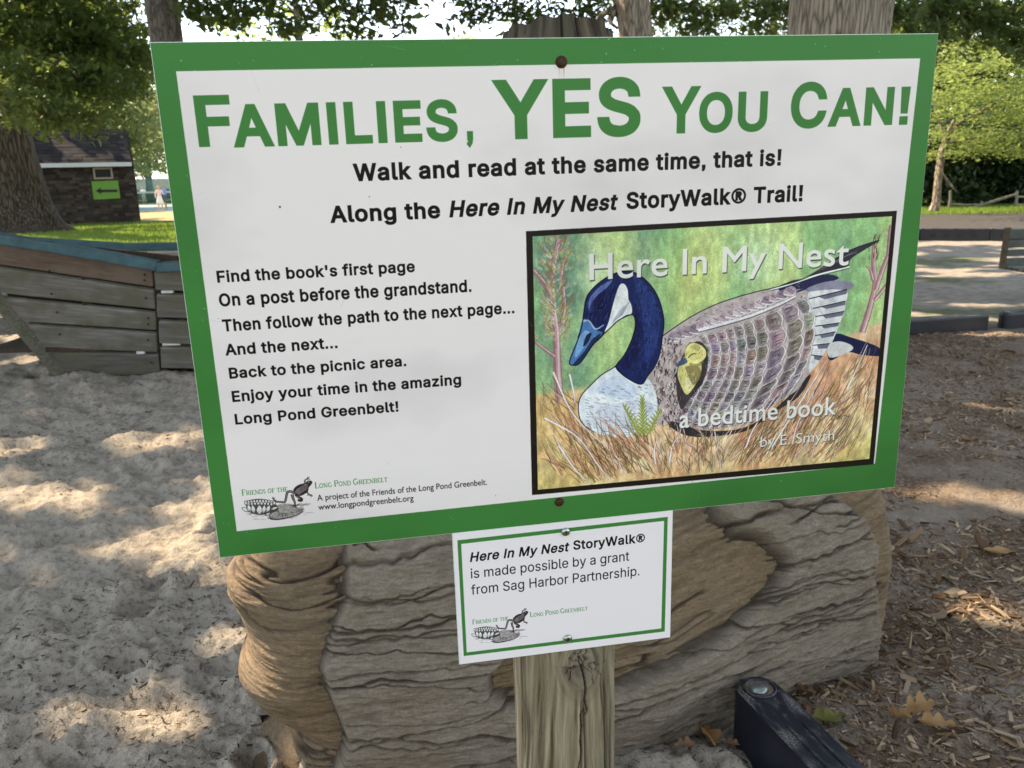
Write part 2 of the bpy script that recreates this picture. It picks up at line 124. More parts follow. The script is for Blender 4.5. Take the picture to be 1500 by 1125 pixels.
# ================================================================ letter outlines (thousandths of an em)
GLYPHS = {"I":{" ":[188,[]],"!":[196,[[67,160,63,509,132,509,128,160],[98,-4,86,-3,75,1,66,9,58,18,54,29,52,41,54,53,58,64,66,73,75,80,86,85,98,86,110,85,121,80,130,73,138,64,142,53,143,41,142,29,138,18,130,9,121,1,110,-3]]],"'":[206,[[78,318,70,509,136,509,128,318]]],",":[188,[[38,-119,68,71,137,71,84,-119]]],".":[188,[[95,-4,83,-3,73,1,63,9,55,18,51,29,50,41,51,53,55,64,63,73,73,81,83,85,95,87,107,85,118,81,128,73,135,64,140,53,141,41,140,29,135,18,128,9,118,1,107,-3]]],"A":[480,[[16,0,201,509,276,509,463,0,395,0,287,302,280,323,272,346,264,372,255,402,244,438,232,478,245,478,233,437,222,402,213,371,204,345,197,322,191,302,85,0],[110,142,110,199,370,199,370,142]]],"B":[456,[[60,0,60,509,241,509,274,507,304,501,329,491,350,477,367,461,381,442,390,421,396,398,398,374,397,353,393,336,387,320,356,286,315,267,315,262,331,260,347,254,363,245,378,234,391,220,402,203,411,184,416,161,418,136,416,111,410,88,400,67,386,48,368,31,344,18,317,8,284,2,247,0],[125,57,245,57,281,60,309,67,330,80,344,96,353,115,355,137,354,153,350,169,342,184,333,197,320,209,306,218,289,225,269,229,248,231,125,231],[125,285,238,285,256,287,273,290,288,296,302,304,314,314,323,326,330,340,335,355,336,372,333,393,326,412,313,429,294,442,270,449,240,452,125,452]]],"C":[510,[[267,-7,225,-3,186,7,150,25,119,49,92,79,70,115,53,157,44,203,40,254,44,305,53,352,70,393,92,429,119,459,150,484,186,501,225,512,267,516,293,514,317,511,340,504,362,496,383,485,402,471,419,456,435,438,448,418,459,397,467,373,473,348,408,348,389,395,357,428,315,449,267,456,237,453,209,445,184,432,161,414,141,391,125,364,113,332,106,295,103,254,106,213,113,177,125,145,141,117,161,94,184,76,210,63,237,56,267,53,315,60,357,81,389,114,408,160,473,160,467,135,459,112,448,91,435,71,420,53,402,38,383,24,363,13,341,5,317,-2,293,-6]]],"E":[419,[[60,0,60,509,372,509,372,452,125,452,125,286,355,286,355,229,125,229,125,57,375,57,375,0]]],"F":[410,[[60,0,60,509,369,509,369,452,125,452,125,278,346,278,346,221,125,221,125,0]]],"G":[520,[[269,-7,225,-3,185,7,149,25,118,49,91,79,69,116,53,157,43,203,40,254,43,305,53,352,69,393,91,429,117,459,149,484,184,501,223,512,265,516,291,514,316,510,340,504,363,494,384,483,403,469,421,453,436,436,449,416,460,395,468,373,474,349,408,349,387,393,356,427,315,448,265,456,236,453,209,445,183,432,160,414,141,392,125,364,113,332,106,295,103,254,106,213,113,177,125,145,141,117,161,95,184,76,210,63,238,56,269,53,296,55,322,61,345,71,365,85,382,102,396,123,407,147,413,173,415,202,434,199,283,199,283,256,478,256,478,200,475,160,466,124,451,91,431,62,406,38,377,19,344,5,308,-4]]],"H":[517,[[60,0,60,509,125,509,125,289,392,289,392,509,457,509,457,0,392,0,392,232,125,232,125,0]]],"I":[300,[[31,0,31,57,118,57,118,452,31,452,31,509,269,509,269,452,183,452,183,57,269,57,269,0]]],"L":[393,[[60,0,60,509,125,509,125,57,361,57,361,0]]],"M":[628,[[60,0,60,509,152,509,277,187,287,159,299,123,311,84,322,49,307,49,318,83,330,121,342,158,352,187,476,509,568,509,568,0,504,0,504,291,504,327,505,369,506,413,507,457,513,457,498,409,482,363,467,322,456,291,342,0,286,0,170,291,159,321,145,361,129,408,112,457,119,457,120,416,121,372,122,328,122,291,122,0]]],"N":[523,[[60,0,60,509,136,509,343,183,363,151,388,107,414,55,405,54,401,108,399,157,399,195,399,509,463,509,463,0,387,0,202,290,177,331,148,381,136,402,123,425,108,452,119,454,122,384,124,328,125,291,125,0]]],"O":[533,[[267,-7,225,-3,186,7,150,25,119,49,92,79,70,115,53,157,44,203,40,254,44,305,53,352,70,393,92,429,119,459,150,484,186,501,225,512,267,516,309,512,348,501,384,484,415,459,442,429,464,393,480,352,490,305,493,254,490,203,480,157,464,115,442,79,415,49,384,25,348,7,309,-3],[267,53,296,55,324,63,349,76,372,94,392,116,408,144,420,176,428,213,430,254,428,295,420,332,408,365,392,392,372,415,349,433,324,446,296,453,267,456,237,453,210,445,184,433,161,415,142,392,125,364,113,332,106,295,103,254,106,213,113,176,125,144,142,117,161,94,184,76,210,63,237,55]]],"P":[445,[[60,0,60,509,235,509,272,506,305,499,332,487,356,471,375,452,390,430,400,404,407,377,409,348,407,318,400,291,390,265,375,243,356,223,332,207,305,195,272,188,235,186,109,186,109,242,233,242,257,244,279,248,297,256,312,266,324,279,333,294,339,310,343,328,344,348,343,367,339,385,333,402,324,416,312,428,297,439,279,446,257,451,232,452,125,452,125,0]]],"S":[447,[[224,-9,188,-7,156,-1,128,9,102,23,81,40,64,60,51,83,42,109,38,137,104,137,108,118,114,102,123,88,136,76,150,66,166,59,224,49,246,50,267,54,286,60,303,69,317,79,329,92,338,106,344,122,346,139,344,154,340,168,332,179,296,205,245,222,184,239,145,253,112,269,86,289,67,313,56,341,52,372,54,400,62,425,75,448,92,468,113,484,138,498,165,508,195,514,227,516,259,514,289,508,316,498,340,484,360,468,377,449,390,427,398,403,401,378,337,378,332,402,320,421,302,437,280,449,254,456,225,459,204,457,185,454,167,448,152,440,139,430,129,418,121,405,117,391,115,376,117,359,122,345,131,334,169,308,212,293,264,279,312,264,359,238,395,198,402,180,407,161,408,139,406,112,399,87,386,64,370,43,349,25,323,11,294,0,261,-7]]],"T":[449,[[32,452,32,509,417,509,417,452,257,452,257,0,193,0,193,452]]],"U":[517,[[259,-8,220,-6,186,2,154,15,126,33,103,55,85,80,71,108,63,140,60,173,60,509,124,509,124,178,126,155,132,133,141,113,153,95,169,80,187,68,208,59,232,53,259,52,285,53,309,59,331,68,349,80,364,95,377,113,385,133,391,155,393,178,393,509,457,509,457,173,454,140,446,108,433,80,414,55,391,33,363,15,332,2,297,-6]]],"W":[686,[[155,0,16,509,82,509,163,196,175,145,187,94,197,40,189,40,200,94,211,145,224,196,306,509,380,509,462,196,474,145,486,94,497,40,488,40,499,94,510,145,523,196,603,509,670,509,530,0,455,0,368,323,351,391,336,475,350,475,335,395,318,323,230,0]]],"Y":[472,[[203,0,203,208,16,509,91,509,192,344,222,292,250,230,224,230,251,293,280,344,381,509,455,509,268,208,268,0]]],"a":[389,[[160,-9,137,-7,115,-3,94,5,76,15,60,29,48,45,38,63,32,84,30,108,32,128,36,146,43,161,53,174,64,184,78,193,125,211,178,220,200,223,218,225,234,227,265,235,271,240,274,246,276,255,276,257,267,297,240,322,227,327,212,330,196,331,149,322,118,301,100,274,41,291,51,313,64,331,79,346,95,358,114,368,133,375,194,384,239,379,286,360,300,350,312,336,322,320,330,301,335,278,337,251,337,0,277,0,277,52,272,52,252,25,215,1,199,-4,181,-7],[170,45,192,47,211,51,228,59,242,68,254,80,263,93,270,108,274,122,276,138,276,190,259,182,231,176,200,171,175,168,134,159,103,139,97,130,93,118,92,105,102,72,130,52]]],"b":[424,[[229,-8,208,-7,189,-3,172,4,138,31,118,59,112,59,112,0,53,0,53,509,114,509,114,319,118,319,137,346,171,373,188,379,207,383,229,384,259,382,287,374,313,361,335,342,354,320,370,293,381,261,388,227,390,189,388,151,381,116,370,84,355,57,336,34,313,16,288,3,260,-6],[220,47,242,49,262,55,279,66,294,80,306,97,316,117,323,139,327,163,328,189,327,215,323,239,316,261,307,281,295,298,280,311,262,322,243,328,220,330,198,328,178,322,161,312,147,299,134,282,125,263,118,241,114,216,113,189,114,162,118,138,125,115,135,95,147,78,162,65,179,55,198,49]]],"c":[396,[[207,-8,174,-5,144,3,117,16,93,35,72,58,56,85,44,116,37,150,34,187,37,225,44,260,56,291,72,318,93,341,117,360,144,374,174,382,207,384,260,377,305,356,340,322,362,277,303,262,290,289,270,311,242,325,207,330,184,328,163,321,145,310,130,296,118,278,108,258,102,236,98,212,96,187,98,163,102,139,108,117,118,97,130,80,145,66,163,55,184,49,207,46,243,52,271,66,292,89,304,117,363,102,341,56,306,21,261,-1]]],"d":[424,[[195,-8,165,-6,137,3,111,16,89,34,70,57,55,84,43,116,36,151,34,189,36,227,43,261,55,293,70,320,89,342,112,361,137,374,165,382,196,384,218,383,237,379,253,373,287,346,306,319,311,319,311,509,372,509,372,0,313,0,313,59,307,59,287,31,252,4,236,-3,217,-7],[205,47,226,49,246,55,263,65,278,78,290,95,299,115,306,138,310,162,312,189,310,216,306,241,300,263,290,282,278,299,263,312,246,322,227,328,205,330,182,328,162,322,145,311,130,298,118,281,108,261,102,239,98,215,96,189,98,163,102,139,109,117,118,97,130,80,145,66,162,55,182,49]]],"e":[404,[[212,-8,177,-5,145,3,117,16,92,35,72,58,56,85,44,116,37,150,34,187,36,224,44,258,55,290,71,317,91,340,115,359,142,373,172,382,205,384,266,374,285,366,303,355,319,341,334,324,347,305,357,282,365,256,370,227,371,194,371,169,75,169,75,221,338,221,310,202,308,226,304,248,298,269,288,286,277,301,263,314,246,323,227,328,205,330,183,328,164,323,146,313,131,301,119,286,109,270,102,251,97,231,96,211,96,178,98,151,102,127,110,106,121,88,135,73,151,61,169,53,190,48,212,46,254,53,285,73,306,105,365,91,358,72,348,55,335,39,320,26,302,14,283,4,261,-3,237,-7]]],"f":[254,[[228,379,228,327,6,327,6,379],[81,0,81,432,82,452,87,470,96,486,107,499,120,510,135,519,187,530,222,527,243,521,227,468,215,472,195,474,178,472,164,468,154,460,147,449,143,435,142,419,142,0]]],"g":[425,[[207,-151,180,-149,156,-146,134,-140,114,-132,97,-122,82,-110,51,-69,101,-41,122,-66,154,-88,169,-93,187,-96,207,-97,236,-95,261,-87,282,-75,298,-58,308,-34,311,-6,311,68,306,68,287,41,252,16,236,10,217,6,195,5,165,7,138,14,113,27,90,43,71,65,55,90,43,120,36,154,34,191,36,229,43,263,55,293,71,320,90,342,112,361,138,374,166,382,196,384,218,383,237,379,253,373,288,346,308,319,313,319,313,379,372,379,372,-9,370,-40,363,-67,350,-90,334,-109,314,-124,291,-136,265,-144,237,-149],[205,59,227,61,246,66,264,75,278,87,290,103,300,121,307,142,311,166,312,193,311,219,307,242,300,264,291,283,279,299,264,312,247,322,227,328,205,330,182,328,163,322,145,312,130,298,118,282,109,262,102,241,98,218,96,193,98,167,102,144,109,123,118,104,131,88,145,76,163,66,183,61]]],"h":[410,[[114,227,114,0,53,0,53,509,114,509,114,287,102,287,116,319,132,344,152,362,175,374,200,382,227,384,252,383,275,377,295,369,313,356,328,340,341,321,350,298,355,271,357,240,357,0,296,0,296,235,293,263,286,286,273,304,256,318,235,326,210,329,192,328,176,324,161,317,147,308,136,297,126,283,119,266,115,248]]],"i":[167,[[53,0,53,379,114,379,114,0],[84,443,73,444,63,448,54,455,47,463,43,472,41,483,43,494,47,504,54,512,63,518,73,522,84,524,95,522,105,518,114,512,121,504,125,494,126,483,125,472,121,463,114,455,105,448,95,444]]],"j":[167,[[53,379,114,379,114,-30,112,-52,108,-72,102,-90,92,-106,80,-119,65,-129,47,-137,27,-141,4,-143,-10,-143,-10,-87,2,-87,18,-85,31,-80,40,-72,47,-61,51,-46,53,-29],[83,443,72,444,62,448,53,455,47,463,42,472,41,483,42,494,47,504,53,512,62,518,72,522,83,524,95,522,105,518,114,512,120,504,125,494,126,483,125,472,120,463,114,455,105,448,95,444]]],"k":[381,[[110,137,110,212,121,212,284,379,360,379,184,199,177,199],[53,0,53,509,114,509,114,0],[294,0,148,186,191,229,372,0]]],"l":[189,[[139,-2,112,0,91,8,74,20,62,37,55,59,53,84,53,509,114,509,114,99,114,83,117,71,120,62,126,57,135,53,146,52,160,53,170,54,181,3,162,-1]]],"m":[610,[[53,0,53,379,112,379,112,295,108,295,114,314,122,331,132,346,172,376,219,386,245,383,268,375,287,361,303,342,314,320,321,295,312,295,318,312,326,329,337,343,381,375,398,381,417,385,437,386,458,385,478,380,497,372,514,361,529,346,541,328,550,307,555,283,557,255,557,0,496,0,496,254,493,279,485,298,473,313,456,323,438,329,419,330,402,329,387,326,374,320,345,290,335,247,335,0,274,0,274,260,272,280,265,297,253,311,238,322,220,328,199,330,158,320,145,312,135,302,126,289,119,274,115,257,114,238,114,0]]],"n":[410,[[114,227,114,0,53,0,53,379,112,379,112,287,102,287,116,319,132,344,152,362,175,374,200,382,227,384,252,383,275,377,295,369,313,356,328,340,341,321,350,298,355,271,357,240,357,0,296,0,296,235,293,263,286,286,273,304,256,318,235,326,210,329,192,328,176,324,161,317,147,308,136,297,126,283,119,266,115,248]]],"o":[415,[[207,-8,174,-5,144,3,117,16,93,35,72,58,56,85,44,116,37,150,34,187,37,225,44,260,56,291,72,318,93,341,117,360,144,374,174,382,207,384,241,382,271,374,299,360,323,341,343,318,359,291,371,260,379,225,381,187,379,150,371,116,359,85,343,58,323,35,299,16,271,3,241,-5],[207,46,231,49,252,55,270,66,285,80,298,97,307,117,314,139,318,163,319,187,318,212,314,236,307,258,298,278,285,296,270,310,252,321,231,328,207,330,184,328,163,321,145,310,130,296,118,278,108,258,102,236,98,212,96,187,98,163,102,139,108,117,118,97,130,80,145,66,163,55,184,49]]],"p":[424,[[53,-143,53,379,112,379,112,319,118,319,137,346,171,373,188,379,207,383,229,384,259,382,287,374,313,361,335,342,354,320,370,293,381,261,388,227,390,189,388,151,381,116,370,84,355,57,336,34,313,16,288,3,260,-6,229,-8,208,-7,189,-3,173,4,138,31,118,59,114,59,114,-143],[220,47,242,49,262,55,279,66,294,80,306,97,316,117,323,139,327,163,328,189,327,215,323,239,316,261,307,281,295,298,280,311,262,322,243,328,220,330,198,328,178,322,161,312,147,299,134,282,125,263,118,241,114,216,113,189,114,162,118,138,125,115,135,95,147,78,162,65,179,55,198,49]]],"r":[259,[[53,0,53,379,112,379,112,321,115,321,124,339,137,354,152,367,171,377,191,383,213,385,229,384,243,384,243,322,230,324,207,326,190,324,174,321,159,315,146,306,135,296,126,284,119,269,115,254,114,237,114,0]]],"s":[365,[[182,-8,157,-7,133,-3,112,3,93,12,76,24,62,38,50,54,41,73,36,94,94,107,101,87,111,72,124,60,141,52,160,47,181,45,206,47,227,53,244,62,258,74,265,88,268,103,266,115,262,126,254,136,243,144,229,150,212,155,149,170,118,180,92,192,72,208,58,227,50,249,47,274,49,295,55,314,65,332,79,347,95,360,115,370,137,378,161,383,187,384,212,383,234,379,254,372,271,363,286,352,299,339,324,290,268,277,262,291,254,304,243,316,228,325,210,331,187,333,166,331,147,326,131,317,119,305,111,292,109,277,110,264,115,253,124,243,136,235,152,229,172,223,229,209,261,200,287,187,306,171,320,153,328,131,331,107,329,85,323,65,312,47,298,31,281,18,260,6,236,-2,210,-7]]],"t":[227,[[204,379,204,327,6,327,6,379],[65,471,126,471,126,98,127,83,130,70,136,61,144,55,156,51,170,50,185,51,202,54,213,2,192,-3,168,-4,138,-1,113,7,92,21,77,41,68,64,65,93]]],"u":[410,[[182,-5,158,-3,135,2,115,11,97,23,82,39,69,59,60,82,54,109,53,139,53,379,114,379,114,144,116,117,124,94,137,75,154,61,175,53,200,50,218,51,234,55,249,62,263,71,274,83,283,97,290,113,295,132,296,153,296,379,357,379,357,0,298,0,298,92,307,92,294,60,277,35,257,17,234,5,209,-3]]],"w":[567,[[138,0,23,379,87,379,133,214,154,137,175,41,165,41,186,135,206,214,252,379,316,379,362,214,382,136,402,41,391,41,413,135,434,214,480,379,545,379,429,0,368,0,319,172,305,225,291,280,277,338,291,338,277,280,263,225,248,172,199,0]]],"x":[379,[[21,0,171,218,171,171,29,379,100,379,147,306,179,253,207,206,175,206,202,253,233,306,282,379,352,379,209,169,209,214,358,0,287,0,231,85,200,136,173,182,205,182,178,136,148,85,91,0]]],"y":[389,[[47,-139,61,-86,71,-87,104,-89,130,-74,138,-64,145,-51,151,-36,163,-1,17,379,84,379,165,155,187,87,206,21,184,21,202,87,224,155,305,379,371,379,204,-58,177,-107,139,-136,91,-145,65,-143]]],"z":[380,[[42,0,42,46,254,320,254,323,48,323,48,379,333,379,333,331,126,60,126,56,339,56,339,0]]],"\u00ae":[463,[[231,118,205,120,179,125,154,134,131,145,110,160,91,177,74,196,60,217,48,240,40,264,35,290,33,317,35,344,40,369,48,394,60,417,74,438,91,457,110,474,131,488,154,500,179,509,205,514,231,516,258,514,284,509,309,500,332,488,353,474,372,457,389,438,403,417,415,394,423,369,428,344,430,317,428,290,423,264,415,240,403,217,389,196,372,177,353,160,332,145,309,134,284,125,258,120],[231,166,258,169,284,175,307,187,328,202,347,220,362,241,373,265,380,290,382,317,380,344,373,369,362,393,347,414,328,432,307,447,284,458,258,465,231,467,205,465,180,458,156,447,135,432,116,414,101,393,90,369,83,344,81,317,83,290,90,265,101,241,116,220,135,202,156,187,180,175,205,169],[273,226,228,312,273,312,319,226],[161,226,161,409,253,409,279,402,302,383,311,350,302,316,278,295,250,287,185,287,185,319,239,319,257,327,262,333,266,341,267,350,266,360,262,367,257,372,239,378,203,378,203,226]]]},"B":{" ":[278,[]],".":[219,[[109,111,79,103,57,81,49,51,57,21,79,-1,109,-9,139,-1,161,21,169,51,161,81,139,103]]],"A":[667,[[362,686,293,686,0,0,100,0,186,201,476,201,567,0,667,0],[326,536,436,289,224,289]]],"E":[500,[[462,682,75,682,75,0,471,0,471,88,173,88,173,300,452,300,452,388,173,388,173,594,462,594]]],"F":[469,[[440,682,76,682,76,0,174,0,174,317,440,317,440,405,174,405,174,594,440,594]]],"G":[740,[[673,336,444,336,444,248,575,248,575,108,547,99,518,92,488,86,458,82,427,81,336,93,260,128,201,183,164,255,151,340,164,424,201,496,257,552,330,588,414,601,463,598,513,590,562,577,611,558,659,534,659,633,600,656,550,673,505,684,462,689,416,691,298,673,197,624,119,548,68,451,50,337,68,224,118,129,195,55,295,8,413,-9,468,-7,519,-1,570,10,620,26,673,47]]],"H":[729,[[653,682,555,682,555,385,173,385,173,682,75,682,75,0,173,0,173,297,555,297,555,0,653,0]]],"I":[250,[[174,682,76,682,76,0,174,0]]],"L":[490,[[172,682,74,682,74,0,480,0,480,88,172,88]]],"M":[781,[[709,682,618,682,391,402,165,682,73,682,73,0,171,0,171,531,173,531,383,267,399,267,609,531,611,531,611,0,709,0]]],"N":[781,[[706,682,614,682,614,154,152,682,74,682,74,0,166,0,166,525,622,0,706,0]]],"P":[510,[[70,682,70,0,168,0,168,295,270,295,355,305,419,331,465,373,491,425,500,486,492,548,467,602,424,644,363,672,283,682],[168,594,283,594,329,588,362,572,384,548,395,520,399,490,394,453,378,423,353,401,320,388,279,383,168,383]]],"S":[458,[[399,643,370,660,340,674,309,683,278,689,247,691,177,683,120,659,77,621,50,571,40,509,71,415,144,348,231,293,304,237,335,165,323,126,287,93,224,79,184,83,146,95,110,116,75,143,44,178,44,54,79,31,115,13,152,1,192,-7,235,-9,297,0,350,25,390,65,417,116,426,176,395,283,322,354,235,406,162,457,131,522,145,564,183,593,239,603,268,601,298,594,331,581,365,561,399,532]]],"T":[604,[[587,682,17,682,17,594,253,594,253,0,351,0,351,594,587,594]]],"Y":[604,[[301,447,118,682,0,682,253,361,253,0,351,0,351,360,604,682,486,682]]],"a":[427,[[411,80,392,67,376,59,364,56,355,58,349,65,347,79,347,310,339,365,316,406,281,435,236,452,184,458,147,456,114,448,84,436,58,419,35,397,35,300,62,327,89,348,118,363,148,371,177,374,222,366,249,340,258,295,258,271,179,243,135,227,94,207,59,182,35,147,26,101,31,67,46,37,69,13,99,-3,136,-9,177,-4,217,11,257,37,270,11,292,-4,325,-9,351,-6,377,5,411,26],[258,91,233,71,207,58,180,54,147,62,124,84,116,117,123,146,144,169,175,189,214,206,258,222]]],"b":[500,[[148,682,59,682,59,25,88,13,120,4,154,-3,190,-7,226,-9,309,2,375,33,425,83,455,150,466,234,457,307,430,369,389,416,335,447,272,458,229,454,187,440,148,417],[148,332,183,359,216,374,250,378,292,371,326,350,353,317,369,274,375,221,368,173,350,133,321,102,283,82,238,75,209,77,177,82,148,89]]],"c":[438,[[393,427,352,443,310,454,263,458,188,447,126,415,80,365,51,298,41,216,52,142,83,80,131,32,194,2,269,-9,318,-5,365,4,403,17,403,105,361,88,322,78,284,75,233,82,191,101,159,131,139,173,132,224,138,275,157,317,186,349,224,369,269,376,307,372,347,359,393,332]]],"d":[510,[[451,682,362,682,362,440,328,450,298,456,268,458,194,447,133,417,85,370,55,308,44,235,54,155,82,90,127,41,188,11,262,0,451,0],[362,75,272,75,218,82,179,103,154,134,139,174,135,222,142,274,161,318,191,350,231,371,279,378,307,376,334,371,362,361]]],"e":[479,[[438,130,407,111,376,96,345,85,313,78,281,76,234,81,195,98,164,125,143,163,130,211,446,211,437,300,412,370,371,419,317,448,251,458,182,447,124,417,79,369,51,306,41,230,50,158,77,92,122,39,183,4,259,-9,302,-7,339,-1,374,10,406,25,438,44],[132,270,143,309,160,340,184,362,215,376,253,381,288,376,316,362,338,338,352,308,358,270]]],"f":[250,[[296,682,252,691,214,690,182,683,153,668,129,648,109,625,93,599,82,568,74,530,72,482,72,449,9,449,9,369,72,369,72,0,161,0,161,369,242,369,242,449,161,449,161,492,170,551,199,590,256,603,296,595]]],"g":[427,[[421,449,236,449,169,442,115,422,74,390,49,347,40,294,43,263,51,235,64,210,84,188,109,169,139,153,139,151,101,136,77,114,68,87,73,68,88,49,113,30,71,16,40,-3,17,-27,4,-58,0,-94,10,-138,38,-176,82,-205,139,-223,207,-230,280,-224,339,-205,383,-176,410,-136,419,-87,415,-54,401,-24,376,2,339,23,289,38,213,55,168,74,152,96,165,119,199,130,244,139,292,153,334,181,354,208,370,244,376,282,372,317,357,347,329,380,421,380],[296,293,285,249,255,220,210,209,163,219,131,248,120,291,132,332,164,361,209,372,252,361,284,333],[333,-94,318,-129,276,-151,209,-159,141,-151,98,-128,84,-90,97,-55,133,-31,186,-22,222,-24,262,-31,297,-44,323,-65]]],"h":[500,[[150,682,61,682,61,0,150,0,150,322,189,360,225,381,262,387,309,373,339,336,350,278,350,0,439,0,439,275,432,341,410,393,378,429,336,451,286,458,256,455,227,446,199,433,174,414,152,390,150,390]]],"i":[219,[[154,449,65,449,65,0,154,0],[163,585,156,612,137,631,110,638,83,631,64,612,57,585,64,558,83,539,110,532,137,539,156,558]]],"j":[219,[[150,449,61,449,61,-66,52,-110,29,-143,-6,-164,61,-230,93,-209,118,-184,136,-151,146,-111,150,-59],[159,585,152,612,133,631,106,638,79,631,60,612,53,585,60,558,79,539,106,532,133,539,152,558]]],"k":[479,[[460,449,354,449,155,229,380,0,500,0,268,229],[151,682,62,682,62,0,151,0]]],"l":[219,[[154,682,65,682,65,0,154,0]]],"m":[771,[[59,449,59,0,148,0,148,326,183,360,219,378,260,383,301,372,330,338,341,279,341,0,430,0,430,326,464,355,498,376,530,383,577,371,610,335,623,278,623,0,712,0,712,282,705,341,686,390,655,427,613,450,563,458,527,454,494,442,464,425,437,402,413,377,393,406,369,428,342,445,312,455,279,458,237,451,193,428,148,390,148,449]]],"n":[500,[[150,449,61,449,61,0,150,0,150,322,189,360,225,381,262,387,309,373,339,336,350,278,350,0,439,0,439,277,431,343,410,394,377,430,335,451,286,458,256,455,227,446,199,433,174,414,152,390,150,390]]],"o":[552,[[273,458,197,447,132,415,81,365,48,302,36,229,47,151,80,86,130,35,195,3,273,-9,354,2,421,34,472,84,505,150,516,229,504,304,471,367,419,416,352,447],[272,378,322,371,364,350,397,318,418,277,425,228,418,174,398,131,366,98,324,78,272,71,224,78,184,99,153,132,134,176,127,229,134,278,154,319,185,350,225,371]]],"p":[500,[[146,11,178,0,207,-7,236,-9,311,2,374,33,422,82,453,145,464,221,453,302,422,365,371,411,300,439,211,449,57,449,57,-230,146,-230],[146,369,227,369,279,363,320,344,350,314,367,273,373,222,366,173,347,131,316,99,277,78,230,71,202,73,174,80,146,91]]],"r":[396,[[69,449,69,0,158,0,158,235,163,279,179,317,202,347,232,366,267,373,292,367,321,352,350,329,397,406,361,435,326,452,290,458,265,454,239,441,213,420,187,388,160,346,158,346,158,449]]],"s":[385,[[324,421,278,442,234,454,192,458,142,453,101,437,70,412,51,378,44,336,66,273,118,226,180,188,232,155,254,120,245,93,221,76,188,69,164,71,137,78,107,90,75,107,41,128,41,32,74,16,105,5,135,-3,165,-8,197,-9,245,-3,286,15,317,42,338,79,345,123,342,149,331,173,312,197,283,221,244,249,181,288,146,317,135,339,142,360,163,375,194,380,231,375,275,360,324,333]]],"t":[333,[[167,542,0,379,0,369,78,369,78,132,84,86,101,47,131,17,172,-2,224,-9,258,-5,297,6,332,21,332,104,297,86,263,75,231,71,203,77,178,98,167,139,167,369,309,369,309,449,167,449]]],"w":[719,[[393,449,327,449,213,177,95,449,0,449,200,-9,228,-9,360,305,493,-9,521,-9,719,449,624,449,507,177]]],"y":[438,[[438,449,338,449,222,196,101,449,0,449,174,96,21,-230,120,-230]]]}}
# ---------------------------------------------------------------- value noise (numpy)
def _hash(ix, iy, seed):
    h = (ix.astype(np.int64)*374761393+iy.astype(np.int64)*668265263+seed*2147483647) & 0xffffffff
    h = ((h ^ (h >> 13))*1274126177) & 0xffffffff
    h = ((h ^ (h >> 16))*2246822519) & 0xffffffff
    return ((h ^ (h >> 15)) & 0xffffff).astype(np.float64)/16777216.
def vnoise(x, y, seed=0):
    x = np.asarray(x, float); y = np.asarray(y, float)
    ix = np.floor(x); iy = np.floor(y); fx = x-ix; fy = y-iy
    fx = fx*fx*(3-2*fx); fy = fy*fy*(3-2*fy)
    a = _hash(ix, iy, seed); b = _hash(ix+1, iy, seed); c = _hash(ix, iy+1, seed); d = _hash(ix+1, iy+1, seed)
    return (a*(1-fx)+b*fx)*(1-fy)+(c*(1-fx)+d*fx)*fy
def fbm2(x, y, o=4, seed=0, gain=.5):
    s = 0; a = 1.; t = 0
    for i in range(o):
        s = s+a*vnoise(x*2**i+17.3*i, y*2**i-9.1*i, seed+i*31); t += a; a *= gain
    return s/t
def sstep(a, b, x):
    t = np.clip((x-a)/(b-a), 0, 1); return t*t*(3-2*t)
